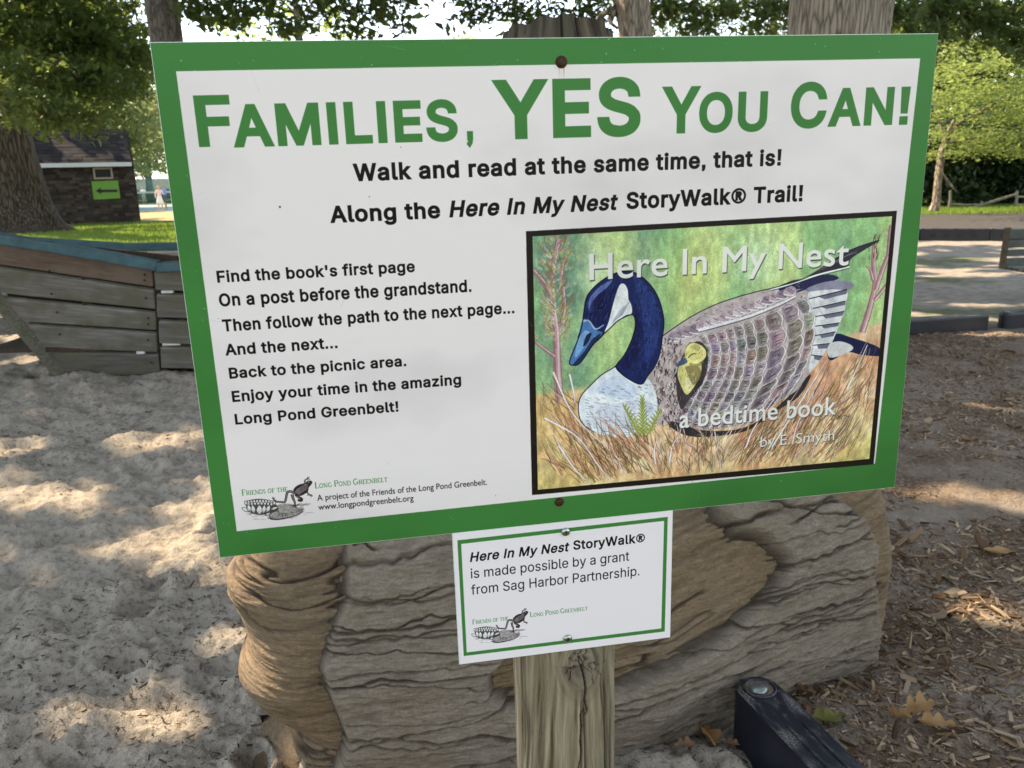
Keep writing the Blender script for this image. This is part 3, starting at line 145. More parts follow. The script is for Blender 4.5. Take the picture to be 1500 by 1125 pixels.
# ---------------------------------------------------------------- flat print painter (numpy)
class Canvas:
    """A flat print in metres on its board: u to the right, v up; painted at `dens` pixels per metre."""
    def __init__(s, wm, hm, dens, col):
        s.w = int(round(wm*dens)); s.h = int(round(hm*dens)); s.d = dens
        s.a = np.empty((s.h, s.w, 3), np.float32); s.a[:] = np.array(col)/255.
    def fill(s, polys, col, al=1.0, ret=False):
        # nonzero winding fill of a list of (n,2) arrays in metres
        P = [np.asarray(p, float)*s.d for p in polys if len(p) > 2]
        if not P: return
        allp = np.concatenate(P)
        x0 = max(0, int(math.floor(allp[:, 0].min()))-1); x1 = min(s.w, int(math.ceil(allp[:, 0].max()))+2)
        y0 = max(0, int(math.floor(allp[:, 1].min()))-1); y1 = min(s.h, int(math.ceil(allp[:, 1].max()))+2)
        if x1 <= x0 or y1 <= y0: return
        SS = 3; W = (x1-x0)*SS; H = (y1-y0)*SS
        acc = np.zeros((H, W+2), np.int16)
        for p in P:
            q = np.roll(p, -1, 0)
            ax = (p[:, 0]-x0)*SS; ay = (p[:, 1]-y0)*SS; bx = (q[:, 0]-x0)*SS; by = (q[:, 1]-y0)*SS
            sg = np.where(by > ay, 1, -1)
            lo = np.minimum(ay, by); hi = np.maximum(ay, by)
            r0 = np.clip(np.ceil(lo-.5).astype(int), 0, H); r1 = np.clip(np.ceil(hi-.5).astype(int), 0, H)
            n = np.maximum(r1-r0, 0)
            if n.sum() == 0: continue
            idx = np.repeat(np.arange(len(p)), n)
            off = np.arange(n.sum())-np.repeat(np.cumsum(n)-n, n)
            row = r0[idx]+off
            t = (row+.5-ay[idx])/(by[idx]-ay[idx])
            xx = ax[idx]+t*(bx[idx]-ax[idx])
            col_ = np.clip(np.ceil(xx-.5).astype(int), 0, W)
            np.add.at(acc, (row, col_), sg[idx])
        m = (np.cumsum(acc[:, :W], 1) != 0).astype(np.float32)
        m = m.reshape(y1-y0, SS, x1-x0, SS).mean((1, 3))
        if ret: return m, (x0, y0, x1, y1)
        m = (m*al)[..., None]
        reg = s.a[y0:y1, x0:x1]
        reg *= 1-m; reg += m*(np.asarray(col, np.float32)/255.)
    def poly(s, p, col, al=1.0): s.fill([p], col, al)
    def stroke(s, p, w0, w1, col, al=1.0):
        p = np.asarray(p, float); n = len(p)
        d = np.gradient(p, axis=0); L = np.hypot(d[:, 0], d[:, 1])+1e-12
        nx = np.stack([-d[:, 1]/L, d[:, 0]/L], 1)
        w = np.linspace(w0, w1, n)[:, None]*.5
        s.fill([np.concatenate([p+nx*w, (p-nx*w)[::-1]])], col, al)

def smooth(p, n=6, closed=False):
    p = np.asarray(p, float); m = len(p)
    if closed: q = np.concatenate([p[-1:], p, p[:2]])
    else: q = np.concatenate([2*p[:1]-p[1:2], p, 2*p[-1:]-p[-2:-1]])
    t = np.linspace(0, 1, n, endpoint=False)[:, None]; out = []
    for i in range(1, len(q)-2):
        a, b, c, d = q[i-1], q[i], q[i+1], q[i+2]
        out.append(.5*((2*b)+(c-a)*t+(2*a-5*b+4*c-d)*t*t+(3*b-a-3*c+d)*t**3))
    if not closed: out.append(p[-1:])
    return np.concatenate(out)

def bolden(pl, e):
    """offset every outline outwards by e (mitred)"""
    out = []
    areas = []
    for p in pl:
        q = np.roll(p, -1, 0); areas.append((p[:, 0]*q[:, 1]-q[:, 0]*p[:, 1]).sum())
    if not areas: return pl
    sgn = np.sign(areas[int(np.argmax(np.abs(areas)))])
    for p in pl:
        keep = np.hypot(*(p-np.roll(p, 1, 0)).T) > 1e-6; p = p[keep]
        a = p-np.roll(p, 1, 0); b = np.roll(p, -1, 0)-p
        a /= np.hypot(a[:, 0], a[:, 1])[:, None]; b /= np.hypot(b[:, 0], b[:, 1])[:, None]
        na = np.stack([a[:, 1], -a[:, 0]], 1); nb = np.stack([b[:, 1], -b[:, 0]], 1)
        m = na+nb; k = 1+(na*nb).sum(1)
        m = m/np.maximum(k, .45)[:, None]
        out.append(p+m*e*sgn)
    return out

def glyph(font, ch):
    g = GLYPHS[font].get(ch)
    if g is None: return 0, []
    return g[0]/1000., [np.array(q, float).reshape(-1, 2)/1000. for q in g[1]]

def text(cv, s, u0, u1, v0, cap, col, font='I', bold=0.0, slant=0.0, track=0.0, al=1.0, sh=None):
    """a line of lettering fitted between u0 and u1 on baseline v0 with capital height cap"""
    capu = {'I': .509, 'B': .682}[font]
    x = 0; lets = []
    for ch in s:
        adv, pl = glyph(font, ch)
        if bold: pl = bolden(pl, bold)
        lets.append([p+np.array([x, 0]) for p in pl]); x += adv+track+bold*1.3
    allp = np.concatenate([p for L in lets for p in L])
    a, b = allp[:, 0].min(), allp[:, 0].max()
    sx = (u1-u0)/(b-a); sy = cap/(capu+(2*bold if font else 0))
    for L in lets:
        if not L: continue
        Q = [np.stack([u0+(p[:, 0]-a)*sx+slant*(p[:, 1]+bold)*sy, v0+(p[:, 1]+bold)*sy], 1) for p in L]
        if sh: cv.fill([q+np.array(sh[0]) for q in Q], sh[1], sh[2])
        cv.fill(Q, col, al)
# ---------------------------------------------------------------- measured on the sign: homography between the
# board's own metres (u, v) and the picture the measurements were read from
def hom(src, dst):
    A = []
    for (x, y), (u, v) in zip(src, dst):
        A.append([x, y, 1, 0, 0, 0, -u*x, -u*y, -u]); A.append([0, 0, 0, x, y, 1, -v*x, -v*y, -v])
    return np.linalg.svd(np.array(A, float))[2][-1].reshape(3, 3)
SW, SH = 0.9144, 0.5954
H_SIGN = hom([(219, 62), (1374, 49), (1310, 714), (322, 817)], [(0, SH), (SW, SH), (SW, 0), (0, 0)])
def SP(p):
    p = np.atleast_2d(np.asarray(p, float)); q = np.c_[p, np.ones(len(p))] @ H_SIGN.T
    return q[:, :2]/q[:, 2:]
# letters drawn by hand where the face differs
_b = GLYPHS['I']
_b['I'] = [190, [[62, 0, 62, 509, 127, 509, 127, 0]]]
_b['.'] = [188, [[62, 0, 62, 72, 130, 72, 130, 0]]]
_b[','] = [188, [[62, 0, 62, 72, 130, 72, 130, 0, 116, -55, 80, -95, 56, -74, 80, -44, 90, 0]]]
_b['!'] = [215, [[75, 0, 75, 72, 143, 72, 143, 0], [84, 168, 70, 509, 148, 509, 134, 168]]]
def _ring(cx, cy, r0, r1, n=28):
    a = [2*math.pi*i/n for i in range(n)]
    o = [c for t in a for c in (round(cx+r1*math.cos(t)), round(cy+r1*math.sin(t)))]
    i = [c for t in reversed(a) for c in (round(cx+r0*math.cos(t)), round(cy+r0*math.sin(t)))]
    return [o, i]
def _rv(q):
    p_ = [q[i:i+2] for i in range(0, len(q), 2)][::-1]
    return [c for a in p_ for c in a]
_b['®'] = [560, _ring(280, 255, 218, 238)+[_rv(q_) for q_ in ([190, 120, 190, 390, 225, 390, 225, 120], [225, 350, 225, 390, 300, 390, 340, 375, 362, 345, 362, 300, 340, 268, 300, 250, 225, 250, 225, 290, 295, 290, 318, 300, 322, 322, 314, 342, 295, 350], [255, 275, 300, 265, 376, 120, 330, 120])]]
def line(cv, M, s, pl, pr, ptop, pbase, col, **k):
    """s fitted from pl to pr (measured points), cap height from ptop/pbase; M maps measured points to metres"""
    a, b, t, c = M(pl)[0], M(pr)[0], M(ptop)[0], M(pbase)[0]
    text(cv, s, a[0], b[0], c[1], t[1]-c[1], col, **k)

# ---- serif small capitals: (strokes as x0,y0,x1,y1,width), drawn on a unit box
_S = {'F': (.62, ["V.14 0 1", "H.03 .58 .97", "H.14 .45 .5", "H.03 .28 .02", "P.56 .97 .56 .76"]),
      'R': (.72, ["V.14 0 1", "H.03 .45 .97", "H.14 .45 .48", "A.42 .73 .25", "L.36 .48 .66 .02", "H.03 .28 .02", "H.58 .76 .02"]),
      'I': (.34, ["V.14 0 1", "H.03 .31 .97", "H.03 .31 .02"]),
      'E': (.64, ["V.14 0 1", "H.03 .58 .97", "H.14 .45 .5", "H.03 .6 .02", "P.56 .97 .56 .76", "P.6 .02 .6 .25"]),
      'N': (.8, ["P.14 0 .14 1", "L.08 .97 .66 .02", "P.68 0 .68 1", "H.0 .26 .02", "H.56 .8 .97", "H0 .2 .97"]),
      'D': (.76, ["V.14 0 1", "H.03 .4 .97", "H.03 .4 .02", "C.36 .5 .33 .47"]),
      'S': (.56, ["Q"]), 'O': (.8, ["C.38 .5 .32 .47", "c.38 .5 .32 .47"]),
      'T': (.7, ["V.34 0 1", "H.04 .66 .97", "P.05 .97 .05 .76", "P.65 .97 .65 .76", "H.22 .48 .02"]),
      'H': (.82, ["V.16 0 1", "V.66 0 1", "H.16 .66 .5", "H.03 .31 .97", "H.53 .81 .97", "H.03 .31 .02", "H.53 .81 .02"]),
      'L': (.62, ["V.14 0 1", "H.03 .31 .97", "H.03 .58 .02", "P.58 .02 .58 .27"]),
      'G': (.8, ["c.4 .5 .33 .47", "V.64 .05 .42", "H.5 .78 .42"]),
      'P': (.62, ["V.14 0 1", "H.03 .4 .97", "H.14 .4 .48", "A.38 .73 .25", "H.03 .28 .02"]),
      'B': (.7, ["V.14 0 1", "H.03 .4 .97", "H.14 .4 .5", "A.38 .75 .23", "H.03 .4 .02", "A.4 .26 .25"])}
def serif(cv, s, u0, u1, v0, cap, col):
    """first letter of each word full height, the rest small capitals"""
    x = 0; out = []
    for wd in s.split(' '):
        for i, ch in enumerate(wd):
            k = 1.0 if (i == 0 and wd not in ('OF', 'THE')) else .74
            out.append((ch, x, k)); x += (_S[ch][0]+.05)*k
        x += .28
    x -= .33; f = (u1-u0)/x
    for ch, x0, k in out:
        def T(a, b): return (u0+(x0+a*k)*f, v0+b*k*cap)
        th = .15*k*f; tn = .055*k*f*1.3
        for q in _S[ch][1]:
            c = q[0]; n = [float(z) for z in q[1:].split()] if len(q) > 1 else []
            if c == 'V': cv.stroke([T(n[0], n[1]), T(n[0], n[2])], th, th, col)
            elif c == 'P': cv.stroke([T(n[0], n[1]), T(n[2], n[3])], tn, tn, col)
            elif c == 'H': cv.stroke([T(n[0], n[2]), T(n[1], n[2])], tn, tn, col)
            elif c == 'L': cv.stroke([T(n[0], n[1]), T(n[2], n[3])], th, th, col)
            elif c == 'A':
                cv.stroke([T(n[0]+.2*math.sin(t)*.95, n[1]+n[2]*math.cos(t)) for t in np.linspace(0, math.pi, 9)], th*.8, th*.8, col)
            elif c == 'C':
                cv.stroke([T(n[0]+n[2]*math.sin(t), n[1]+n[3]*math.cos(t)) for t in np.linspace(0, math.pi, 11)], th*.85, th*.85, col)
            elif c == 'c':
                cv.stroke([T(n[0]-n[2]*math.sin(t), n[1]+n[3]*math.cos(t)) for t in np.linspace(-.7, math.pi+.3, 13)], th*.85, th*.85, col)
            elif c == 'Q':
                cv.stroke([T(*z) for z in smooth([(.44, .8), (.3, .95), (.12, .85), (.12, .66), (.3, .52), (.44, .36), (.42, .12), (.24, .02), (.06, .2)], 4)], th*.8, th*.8, col)

def logo(cv, M):
    """frog leaping from a lily pad beside a water lily, pen drawing; M maps the drawing's own units to metres"""
    rg = random.Random(5)
    ink = (52, 40, 42); pale = (205, 198, 205)
    sc = np.hypot(*(M([(100, 0)])[0]-M([(0, 0)])[0]))/100.
    def S(p, w0, w1=None, col=ink, al=1, n=5): cv.stroke(M(smooth(p, n)), w0*sc, (w0 if w1 is None else w1)*sc, col, al)
    # pad
    pad = [(580, 800), (620, 700), (700, 640), (860, 615), (1040, 640), (1120, 680), (1100, 740), (1020, 790), (880, 835), (720, 860), (620, 850)]
    cv.poly(M(smooth(pad, 5, True)), (150, 142, 142), .75)
    S(pad[-3:]+pad[:1], 16); S([(560, 830), (620, 862), (730, 866), (900, 835), (1030, 790), (1110, 735)], 10, 16)
    for i in range(130):
        t = rg.uniform(0, 6.283); r = rg.uniform(.2, .95)
        x = 850+270*r*math.cos(t); y = 742+108*r*math.sin(t)-.06*(x-850)
        L = rg.uniform(20, 60); dx = (x-800)*.3+rg.uniform(-20, 20); dy = (y-700)*.5+rg.uniform(-12, 12); q = max(1, math.hypot(dx, dy))
        S([(x, y), (x+dx/q*L, y+dy/q*L*.6)], 7, 3, ink if rg.random() < .7 else pale, .85, 1)
    cv.poly(M(smooth([(1010, 665), (1060, 645), (1090, 655), (1050, 680)], 4, True)), (225, 220, 225))
    # water
    for i in range(46):
        x = rg.uniform(200, 1150); y = 770+.16*abs(x-700)*-.6+rg.uniform(0, 110)-(.08*(x-600))
        L = rg.uniform(40, 150); S([(x, y), (x+L*.5, y+rg.uniform(-8, 8)), (x+L, y-10)], 5, 3, ink, rg.uniform(.35, .8), 2)
    for i in range(20):
        x = rg.uniform(980, 1180); S([(x, 640+rg.uniform(-20, 20)), (x+70, 620+rg.uniform(-14, 14))], 6, 3, ink, .6, 1)
    # water lily
    def petal(x, y, L, wd, ang, fillc=(232, 228, 232)):
        c, s_ = math.cos(ang), math.sin(ang)
        pts = [(0, 0), (-.5*wd, .35*L), (-.42*wd, .7*L), (0, L), (.42*wd, .7*L), (.5*wd, .35*L)]
        P = smooth([(x+a*c+b*s_, y+a*s_-b*c) for a, b in pts], 4, True)
        cv.poly(M(P), fillc); cv.stroke(M(np.r_[P, P[:1]]), 8*sc, 8*sc, ink)
        for k in (-.15, .12):
            cv.stroke(M([(x+k*wd*c, y+k*wd*s_), (x+k*wd*c+.45*L*s_, y+k*wd*s_-.45*L*c)]), 7*sc, 2*sc, ink, .8)
    cv.poly(M(smooth([(210, 600), (280, 560), (430, 540), (600, 570), (700, 640), (720, 720), (560, 780), (400, 790), (260, 740)], 4, True)), (70, 58, 60), .9)
    for i in range(11): petal(235+i*41, 640-20*math.sin(i/10*3.14), 75, 42, -.5+i*.1)
    for i in range(8): petal(270+i*48, 655-10*math.sin(i/7*3.14), 60, 40, -.4+i*.11)
    petal(270, 740, 130, 52, -1.1); petal(290, 745, 120, 60, -.35); petal(345, 765, 130, 62, -.2); petal(430, 785, 145, 90, .0)
    petal(490, 770, 135, 60, .15); petal(540, 750, 120, 60, .45); petal(600, 710, 130, 40, 1.25); petal(520, 800, 90, 34, 1.1)
    # frog
    def limb(p, w0, w1):
        S(p, w0, w1); S([(a+2, b-2) for a, b in p], w0*.25, w1*.2, pale, .8)
    limb([(985, 450), (920, 425), (868, 440), (850, 510), (828, 590), (770, 590), (700, 585), (665, 560)], 46, 26)
    for q in ((625, 520), (640, 510), (668, 520), (690, 600)): S([(680, 570), (655, 555), q], 16, 8)
    limb([(940, 470), (960, 540), (985, 600), (990, 670)], 50, 22)
    for q in ((900, 650), (940, 680), (1010, 690)): S([(985, 640), q], 14, 8)
    body = smooth([(962, 405), (1000, 350), (1060, 315), (1130, 298), (1180, 265), (1235, 255), (1258, 282), (1240, 320), (1205, 360), (1190, 420), (1140, 465), (1070, 495), (1000, 480)], 5, True)
    limb([(1165, 400), (1185, 450), (1225, 485)], 34, 16)
    for q in ((1262, 480), (1265, 500), (1245, 515), (1175, 490)): S([(1215, 475), q], 13, 8)
    limb([(1140, 300), (1145, 250), (1185, 225)], 28, 18)
    for q in ((1185, 195), (1215, 195), (1225, 235)): S([(1180, 230), q], 13, 9)
    cv.poly(M(body), ink)
    S([(990, 470), (1050, 520), (1090, 540), (1085, 570), (1030, 560)], 44, 40)
    S([(1020, 500), (1060, 540), (1075, 545)], 12, 6, pale, .7)
    for o in range(5):
        S([(985+o*14, 440+o*9), (1050+o*16, 375+o*12), (1120+o*14, 335+o*12), (1170+o*5, 300+o*14)], 9, 5, pale, .85)
    for i in range(34):
        x = rg.uniform(990, 1190); y = 560-.95*(x-960)*.9+rg.uniform(-60, 10)
        S([(x, y-60), (x+rg.uniform(8, 20), y-72)], 7, 5, pale if rg.random() < .5 else ink, .7, 1)
    S([(1195, 285), (1215, 278)], 12, 8, pale)

def cover(cv):
    """the painted picture on the board: a goose asleep on her nest with a gosling under the wing"""
    rg = random.Random(11); M = SP
    fr = [(770, 339), (1313, 309), (1279, 680), (779, 725)]
    inn = [(779.7, 346.5), (1306, 317), (1272.6, 672), (787.6, 717.3)]
    m, (x0, y0, x1, y1) = cv.fill([M(inn)], (0, 0, 0), ret=True)
    h, w = m.shape
    Y, X = np.mgrid[0:h, 0:w]; u = X/w; v = Y/h
    nz = fbm2(X/90., Y/90., 4, 3); n2 = fbm2(X/14., Y/30., 3, 9); n3 = fbm2(X/3.2, Y/3.2, 2, 15)
    colx = fbm2(X/120.+nz*.6, Y/900., 3, 21)
    C = lambda *c: np.array(c, np.float32)/255.
    t = np.clip((colx-.5)*3.4+.5, 0, 1)[..., None]; t2 = np.clip((nz-.5)*2.6+.5, 0, 1)[..., None]
    bg = C(146, 186, 130)*(1-t)+C(190, 208, 142)*t
    dk = np.clip(1.5-np.abs(u-.07)*14, 0, 1)[..., None]*.85+np.clip(.9-np.abs(u-.3)*14, 0, 1)[..., None]*.7*np.clip((v-.6)*4, 0, 1)[..., None]
    dk = np.clip(dk+np.clip(.8-np.abs(u-.86)*22, 0, 1)[..., None]*.5, 0, 1)*(.4+.6*t2)
    bg = bg*(1-dk)+C(84, 124, 122)*dk
    wh = np.clip(1-np.hypot((u-.17)*16, (v-.85)*6), 0, 1)[..., None]+np.clip(1-np.hypot((u-.61)*11, (v-.86)*7), 0, 1)[..., None]
    bg = bg*(1-.5*wh)+C(222, 236, 222)*.5*wh
    ye = np.clip(1-np.hypot((u-.43)*9, (v-.8)*4), 0, 1)[..., None]; bg = bg*(1-.6*ye)+C(214, 205, 120)*.6*ye
    low = np.clip((.58-v)*3, 0, 1)[..., None]*.35; bg = bg*(1-low)+C(112, 164, 112)*low
    bg *= (.94+.12*n2[..., None])*(.95+.1*n3[..., None])
    # reeds: warm ground below a rising line
    gl = .415+.18*np.clip((u-.62)/.38, 0, 1)+.03*(nz-.5)
    gm = np.clip((gl-v)*40, 0, 1)[..., None]
    gt = np.clip((nz-.5)*3+.5, 0, 1)[..., None]
    gc = C(218, 156, 124)*(1-gt)+C(228, 188, 152)*gt
    yl = np.clip(1.2-u*5, 0, 1)[..., None]*.6+np.clip((u-.78)*4, 0, 1)[..., None]*np.clip((.28-v)*5, 0, 1)[..., None]+np.clip((.1-v)*8, 0, 1)[..., None]*.5
    yl = np.clip(yl, 0, 1)*.6; gc = gc*(1-yl)+C(205, 206, 110)*yl
    gc *= (.86+.28*n2[..., None])
    bg = bg*(1-gm)+gc*gm
    reg = cv.a[y0:y1, x0:x1]; mm = m[..., None]; reg *= 1-mm; reg += mm*bg
    ink = (38, 32, 48)
    def inside(poly, x, y):
        c = False; n = len(poly)
        for i in range(n):
            (x0_, y0_), (x1_, y1_) = poly[i], poly[(i+1) % n]
            if (y0_ > y) != (y1_ > y) and x < (x1_-x0_)*(y-y0_)/(y1_-y0_)+x0_: c = not c
        return c
    def P(p, col, al=1, closed=True, n=5): cv.poly(M(smooth(p, n, closed)), col, al)
    k = 1/1265.
    def S(p, w0, w1=None, col=ink, al=1, n=5): cv.stroke(M(smooth(p, n)), w0*k, (w0 if w1 is None else w1)*k, col, al)
    # shrub at the left
    bark = (188, 140, 150); barkd = (132, 86, 104)
    def branch(p, w0, w1):
        S(p, w0+1.6, w1+1.2, barkd); S(p, w0, w1, bark); S([(a+w0*.18, b) for a, b in p], w0*.3, w1*.2, (226, 200, 206), .8); S([(a-w0*.25, b) for a, b in p], w0*.22, w1*.2, barkd, .7)
    branch([(820, 588), (816, 540), (814, 480), (808, 440), (810, 395), (818, 350)], 13, 5)
    branch([(824, 480), (826, 440), (822, 400), (830, 375)], 7, 4)
    branch([(806, 430), (795, 412), (780, 395)], 8, 5); branch([(812, 522), (798, 512), (783, 500)], 5, 3)
    for i in range(260):
        y = rg.uniform(348, 500); x = 813+rg.gauss(0, 9)+(0 if y > 400 else 2); sd = 1 if x > 815 else -1
        L = rg.uniform(6, 15)
        col = rg.choice([(205, 200, 120), (222, 214, 150), (180, 160, 110), (232, 222, 226), (190, 150, 150)])
        q = [(x, y), (x+sd*L*rg.uniform(.1, .6), y-L*.35), (x+sd*L*rg.uniform(.1, .9), y-L*(.7+rg.random()*.6))]
        S(q, 3.6, .6, col, .9, 3); S(q, .9, .5, (70, 52, 50), .85, 3)
    # shrub at the right
    branch([(1262, 487), (1270, 462), (1276, 440), (1281, 415), (1279, 385), (1280, 358)], 11, 6)
    branch([(1282, 425), (1292, 395), (1301, 372)], 8, 7); branch([(1280, 440), (1290, 428), (1300, 415)], 6, 6); branch([(1278, 410), (1274, 396), (1268, 390)], 5, 2)
    branch([(1304, 330), (1302, 350), (1300, 372)], 5, 6)
    for i in range(26):
        y = rg.uniform(350, 382); x = 1281+rg.gauss(0, 4); S([(x, y), (x+rg.uniform(-3, 3), y-8)], 1.4, .6, (90, 66, 56), .8, 1)
    # tail under the wing
    P([(1212, 505), (1224, 489), (1245, 494), (1285, 508), (1290, 521), (1262, 520), (1240, 516), (1215, 528)], (34, 36, 78))
    P([(1213, 505), (1230, 500), (1248, 507), (1244, 515), (1215, 524)], (206, 202, 208))
    # dark ground shadow under the body
    P([(985, 612), (1030, 630), (1090, 626), (1140, 594), (1186, 548), (1170, 580), (1130, 606), (1090, 632), (1020, 640), (985, 628)], (34, 36, 52), .92)
    # body
    body = [(969, 493), (993, 476), (1017, 461), (1048, 446), (1080, 435), (1109, 427), (1135, 421), (1178, 408), (1229, 411), (1250, 415), (1240, 425), (1235, 435), (1237, 440), (1236, 457), (1229, 474), (1223, 488), (1217, 502), (1211, 511), (1201, 528), (1185, 546), (1169, 569), (1156, 579), (1133, 593), (1107, 615), (1089, 623), (1057, 627), (1026, 630), (985, 617), (962, 622), (950, 600), (948, 560)]
    P(body, (186, 168, 172))
    # far wing feathers
    P([(1135, 422), (1160, 411), (1178, 407), (1205, 391), (1225, 377), (1246, 366), (1266, 358), (1288, 352), (1266, 366), (1246, 379), (1238, 392), (1200, 404), (1160, 420)], (58, 50, 66))
    for o in range(4): S([(1180+o*12, 405-o*5), (1215+o*10, 387-o*5), (1255, 366+o*2)], 1.2, .6, (120, 110, 128), .8)
    P([(1140, 424), (1174, 412), (1210, 402), (1228, 408), (1200, 417), (1160, 430)], (44, 46, 86))
    S([(1128, 424), (1160, 415), (1200, 402), (1244, 391)], 4, 2, (235, 233, 240)); S([(1128, 426), (1160, 418), (1200, 405), (1243, 393)], 1, .7)
    P([(1180, 424), (1204, 414), (1229, 411), (1250, 416), (1240, 426), (1215, 424), (1196, 432)], (140, 134, 160))
    # striped tail feathers
    P([(1182, 436), (1196, 426), (1238, 426), (1238, 445), (1236, 458), (1229, 475), (1218, 502), (1210, 512), (1200, 528), (1184, 545), (1190, 500)], (214, 212, 220))
    root = [(1184, 438), (1190, 452), (1193, 464), (1193, 478), (1192, 492), (1190, 506), (1188, 520), (1185, 532)]
    tip = [(1240, 424), (1238, 441), (1236, 456), (1229, 473), (1223, 486), (1215, 503), (1204, 522), (1192, 538)]
    for i in range(len(root)-1):
        a, b, c, d = root[i], tip[i], tip[i+1], root[i+1]
        mid = lambda p, q, f: (p[0]+(q[0]-p[0])*f, p[1]+(q[1]-p[1])*f)
        cv.poly(M([mid(a, b, .25), b, mid(b, c, .38), mid(mid(a, d, .4), mid(b, c, .4), .4)]), (82, 78, 108), .8)
        S([a, mid(a, b, .5), b], 1.6, 1.4)
        for j in range(3): S([mid(mid(a, d, .5+j*.15), mid(b, c, .5+j*.15), .2), mid(mid(a, d, .5+j*.15), mid(b, c, .5+j*.15), .8)], .7, .4, (120, 120, 150), .7, 1)
    # back: large soft feathers along the top edge
    for i in range(420):
        x = rg.uniform(972, 1180); y0_ = float(np.interp(x, [969, 993, 1017, 1048, 1080, 1109, 1135, 1178], [493, 476, 461, 446, 435, 427, 421, 408])); y = y0_+rg.uniform(3, 36)
        if not inside(body, x, y-2): continue
        S([(x, y), (x+rg.uniform(2, 6), y+rg.uniform(-3, 1))], rg.choice([.7, .8, 2.4]), .5, rg.choice([ink, (120, 98, 120), (224, 214, 228), (150, 124, 146), (206, 186, 200)]), .6, 1)
    for i in range(17):
        t_ = i/16.; x = 985+t_*170; y = 492-t_*68+rg.uniform(-1, 1)
        P([(x-8, y+8), (x-5, y-3+2*t_), (x+6, y-6+2*t_), (x+11, y+2), (x+6, y+9)], rg.choice([(160, 140, 158), (186, 160, 176), (140, 118, 140), (198, 178, 190)]), .9)
        S([(x-8, y+8), (x+6, y+9), (x+11, y+2)], 1.6, .8, (232, 226, 236)); S([(x-5, y), (x+7, y+7)], .8, .5, ink, .8)
        for j in range(5): S([(x-4+j*2.5, y+rg.uniform(-3, 4)), (x-1+j*2.5, y+rg.uniform(-4, 6))], .8, .4, ink, .7, 1)
    S([(1022, 484), (1060, 474), (1100, 462), (1140, 446), (1165, 434)], 5, 3, (226, 220, 234)); S([(1022, 487), (1060, 477), (1100, 465), (1140, 449), (1165, 436)], 1.2, .8)
    # wing rows
    rows = [[(1024, 494), (1032, 515), (1026, 548), (1012, 572), (1000, 598), (990, 616)],
            [(1034, 490), (1042, 515), (1036, 550), (1022, 576), (1010, 600), (1000, 620)],
            [(1048, 487), (1056, 514), (1050, 549), (1034, 580), (1020, 604), (1012, 624)],
            [(1062, 482), (1069, 512), (1064, 546), (1048, 580), (1036, 604), (1026, 627)],
            [(1074, 478), (1080, 512), (1075, 548), (1062, 580), (1048, 606), (1040, 628)],
            [(1088, 474), (1094, 508), (1088, 548), (1076, 580), (1062, 604), (1054, 627)],
            [(1102, 468), (1109, 504), (1104, 545), (1092, 578), (1078, 602), (1068, 625)],
            [(1118, 462), (1126, 498), (1122, 538), (1110, 572), (1098, 596), (1086, 622)],
            [(1142, 452), (1152, 486), (1150, 522), (1142, 552), (1128, 580), (1112, 610)],
            [(1164, 442), (1177, 470), (1176, 506), (1168, 536), (1154, 564), (1138, 588)],
            [(1180, 436), (1193, 462), (1192, 497), (1184, 526), (1172, 552), (1156, 576)]]
    rows = [smooth(r, 8) for r in rows]
    pal = [(166, 148, 154), (180, 156, 158), (150, 134, 142), (168, 150, 138), (188, 166, 166), (140, 126, 134), (176, 164, 182), (158, 138, 128)]
    for i in range(len(rows)-1):
        A, B = rows[i], rows[i+1]; n = 9 if i < 7 else 7
        for j in range(n):
            ta, tb = (j+.08)/n, (j+.92)/n
            def at(R, t):
                f = t*(len(R)-1); q = int(min(f, len(R)-2)); return R[q]+(R[q+1]-R[q])*(f-q)
            a0, a1, b0, b1 = at(A, ta), at(A, tb), at(B, ta), at(B, tb); am, bm = at(A, (ta+tb)/2), at(B, (ta+tb)/2)
            g = lambda p, q, f: p+(q-p)*f
            cell = [g(a0, b0, .12), g(a0, b0, .74), g(am, bm, .86), g(a1, b1, .74), g(a1, b1, .12)]
            col = rg.choice(pal); wc = tuple(min(255, c+rg.randint(-12, 12)) for c in col)
            cell = [q_+np.array([rg.uniform(-.8, .8), rg.uniform(-.8, .8)]) for q_ in cell]
            cp = smooth(cell, 2, True)
            cv.poly(M(cp), wc); cv.stroke(M(np.r_[cp, cp[:1]]), .7*k, .7*k, ink, .5)
            cv.poly(M(np.array([g(a0, b0, .15), g(a0, b0, .45), g(a1, b1, .45), g(a1, b1, .15)])), (70, 56, 78), .35)
            arc_ = smooth([g(a0, b0, .80), g(am, bm, .97), g(a1, b1, .80)], 4)
            cv.stroke(M(arc_), 1.6*k, 2.4*k, (224, 216, 226), .85); cv.stroke(M(arc_+np.array([1.5, .2])), .6*k, .6*k, ink, .6)
            cv.stroke(M([g(a0, b0, .2), g(a0, b0, .85)]), .9*k, 1.4*k, (214, 204, 214), .7)
            for q in range(18):
                f = rg.uniform(.1, .9); e = rg.uniform(.5, .8); s0 = g(g(a0, b0, e), g(a1, b1, e), f); s1 = g(g(a0, b0, e-.3), g(a1, b1, e-.3), f)
                S([s0, s1], .8, .4, ink if rg.random() < .75 else (214, 204, 224), .7, 1)
        cv.stroke(M(B), .7*k, 1.4*k, (206, 196, 210), .7)
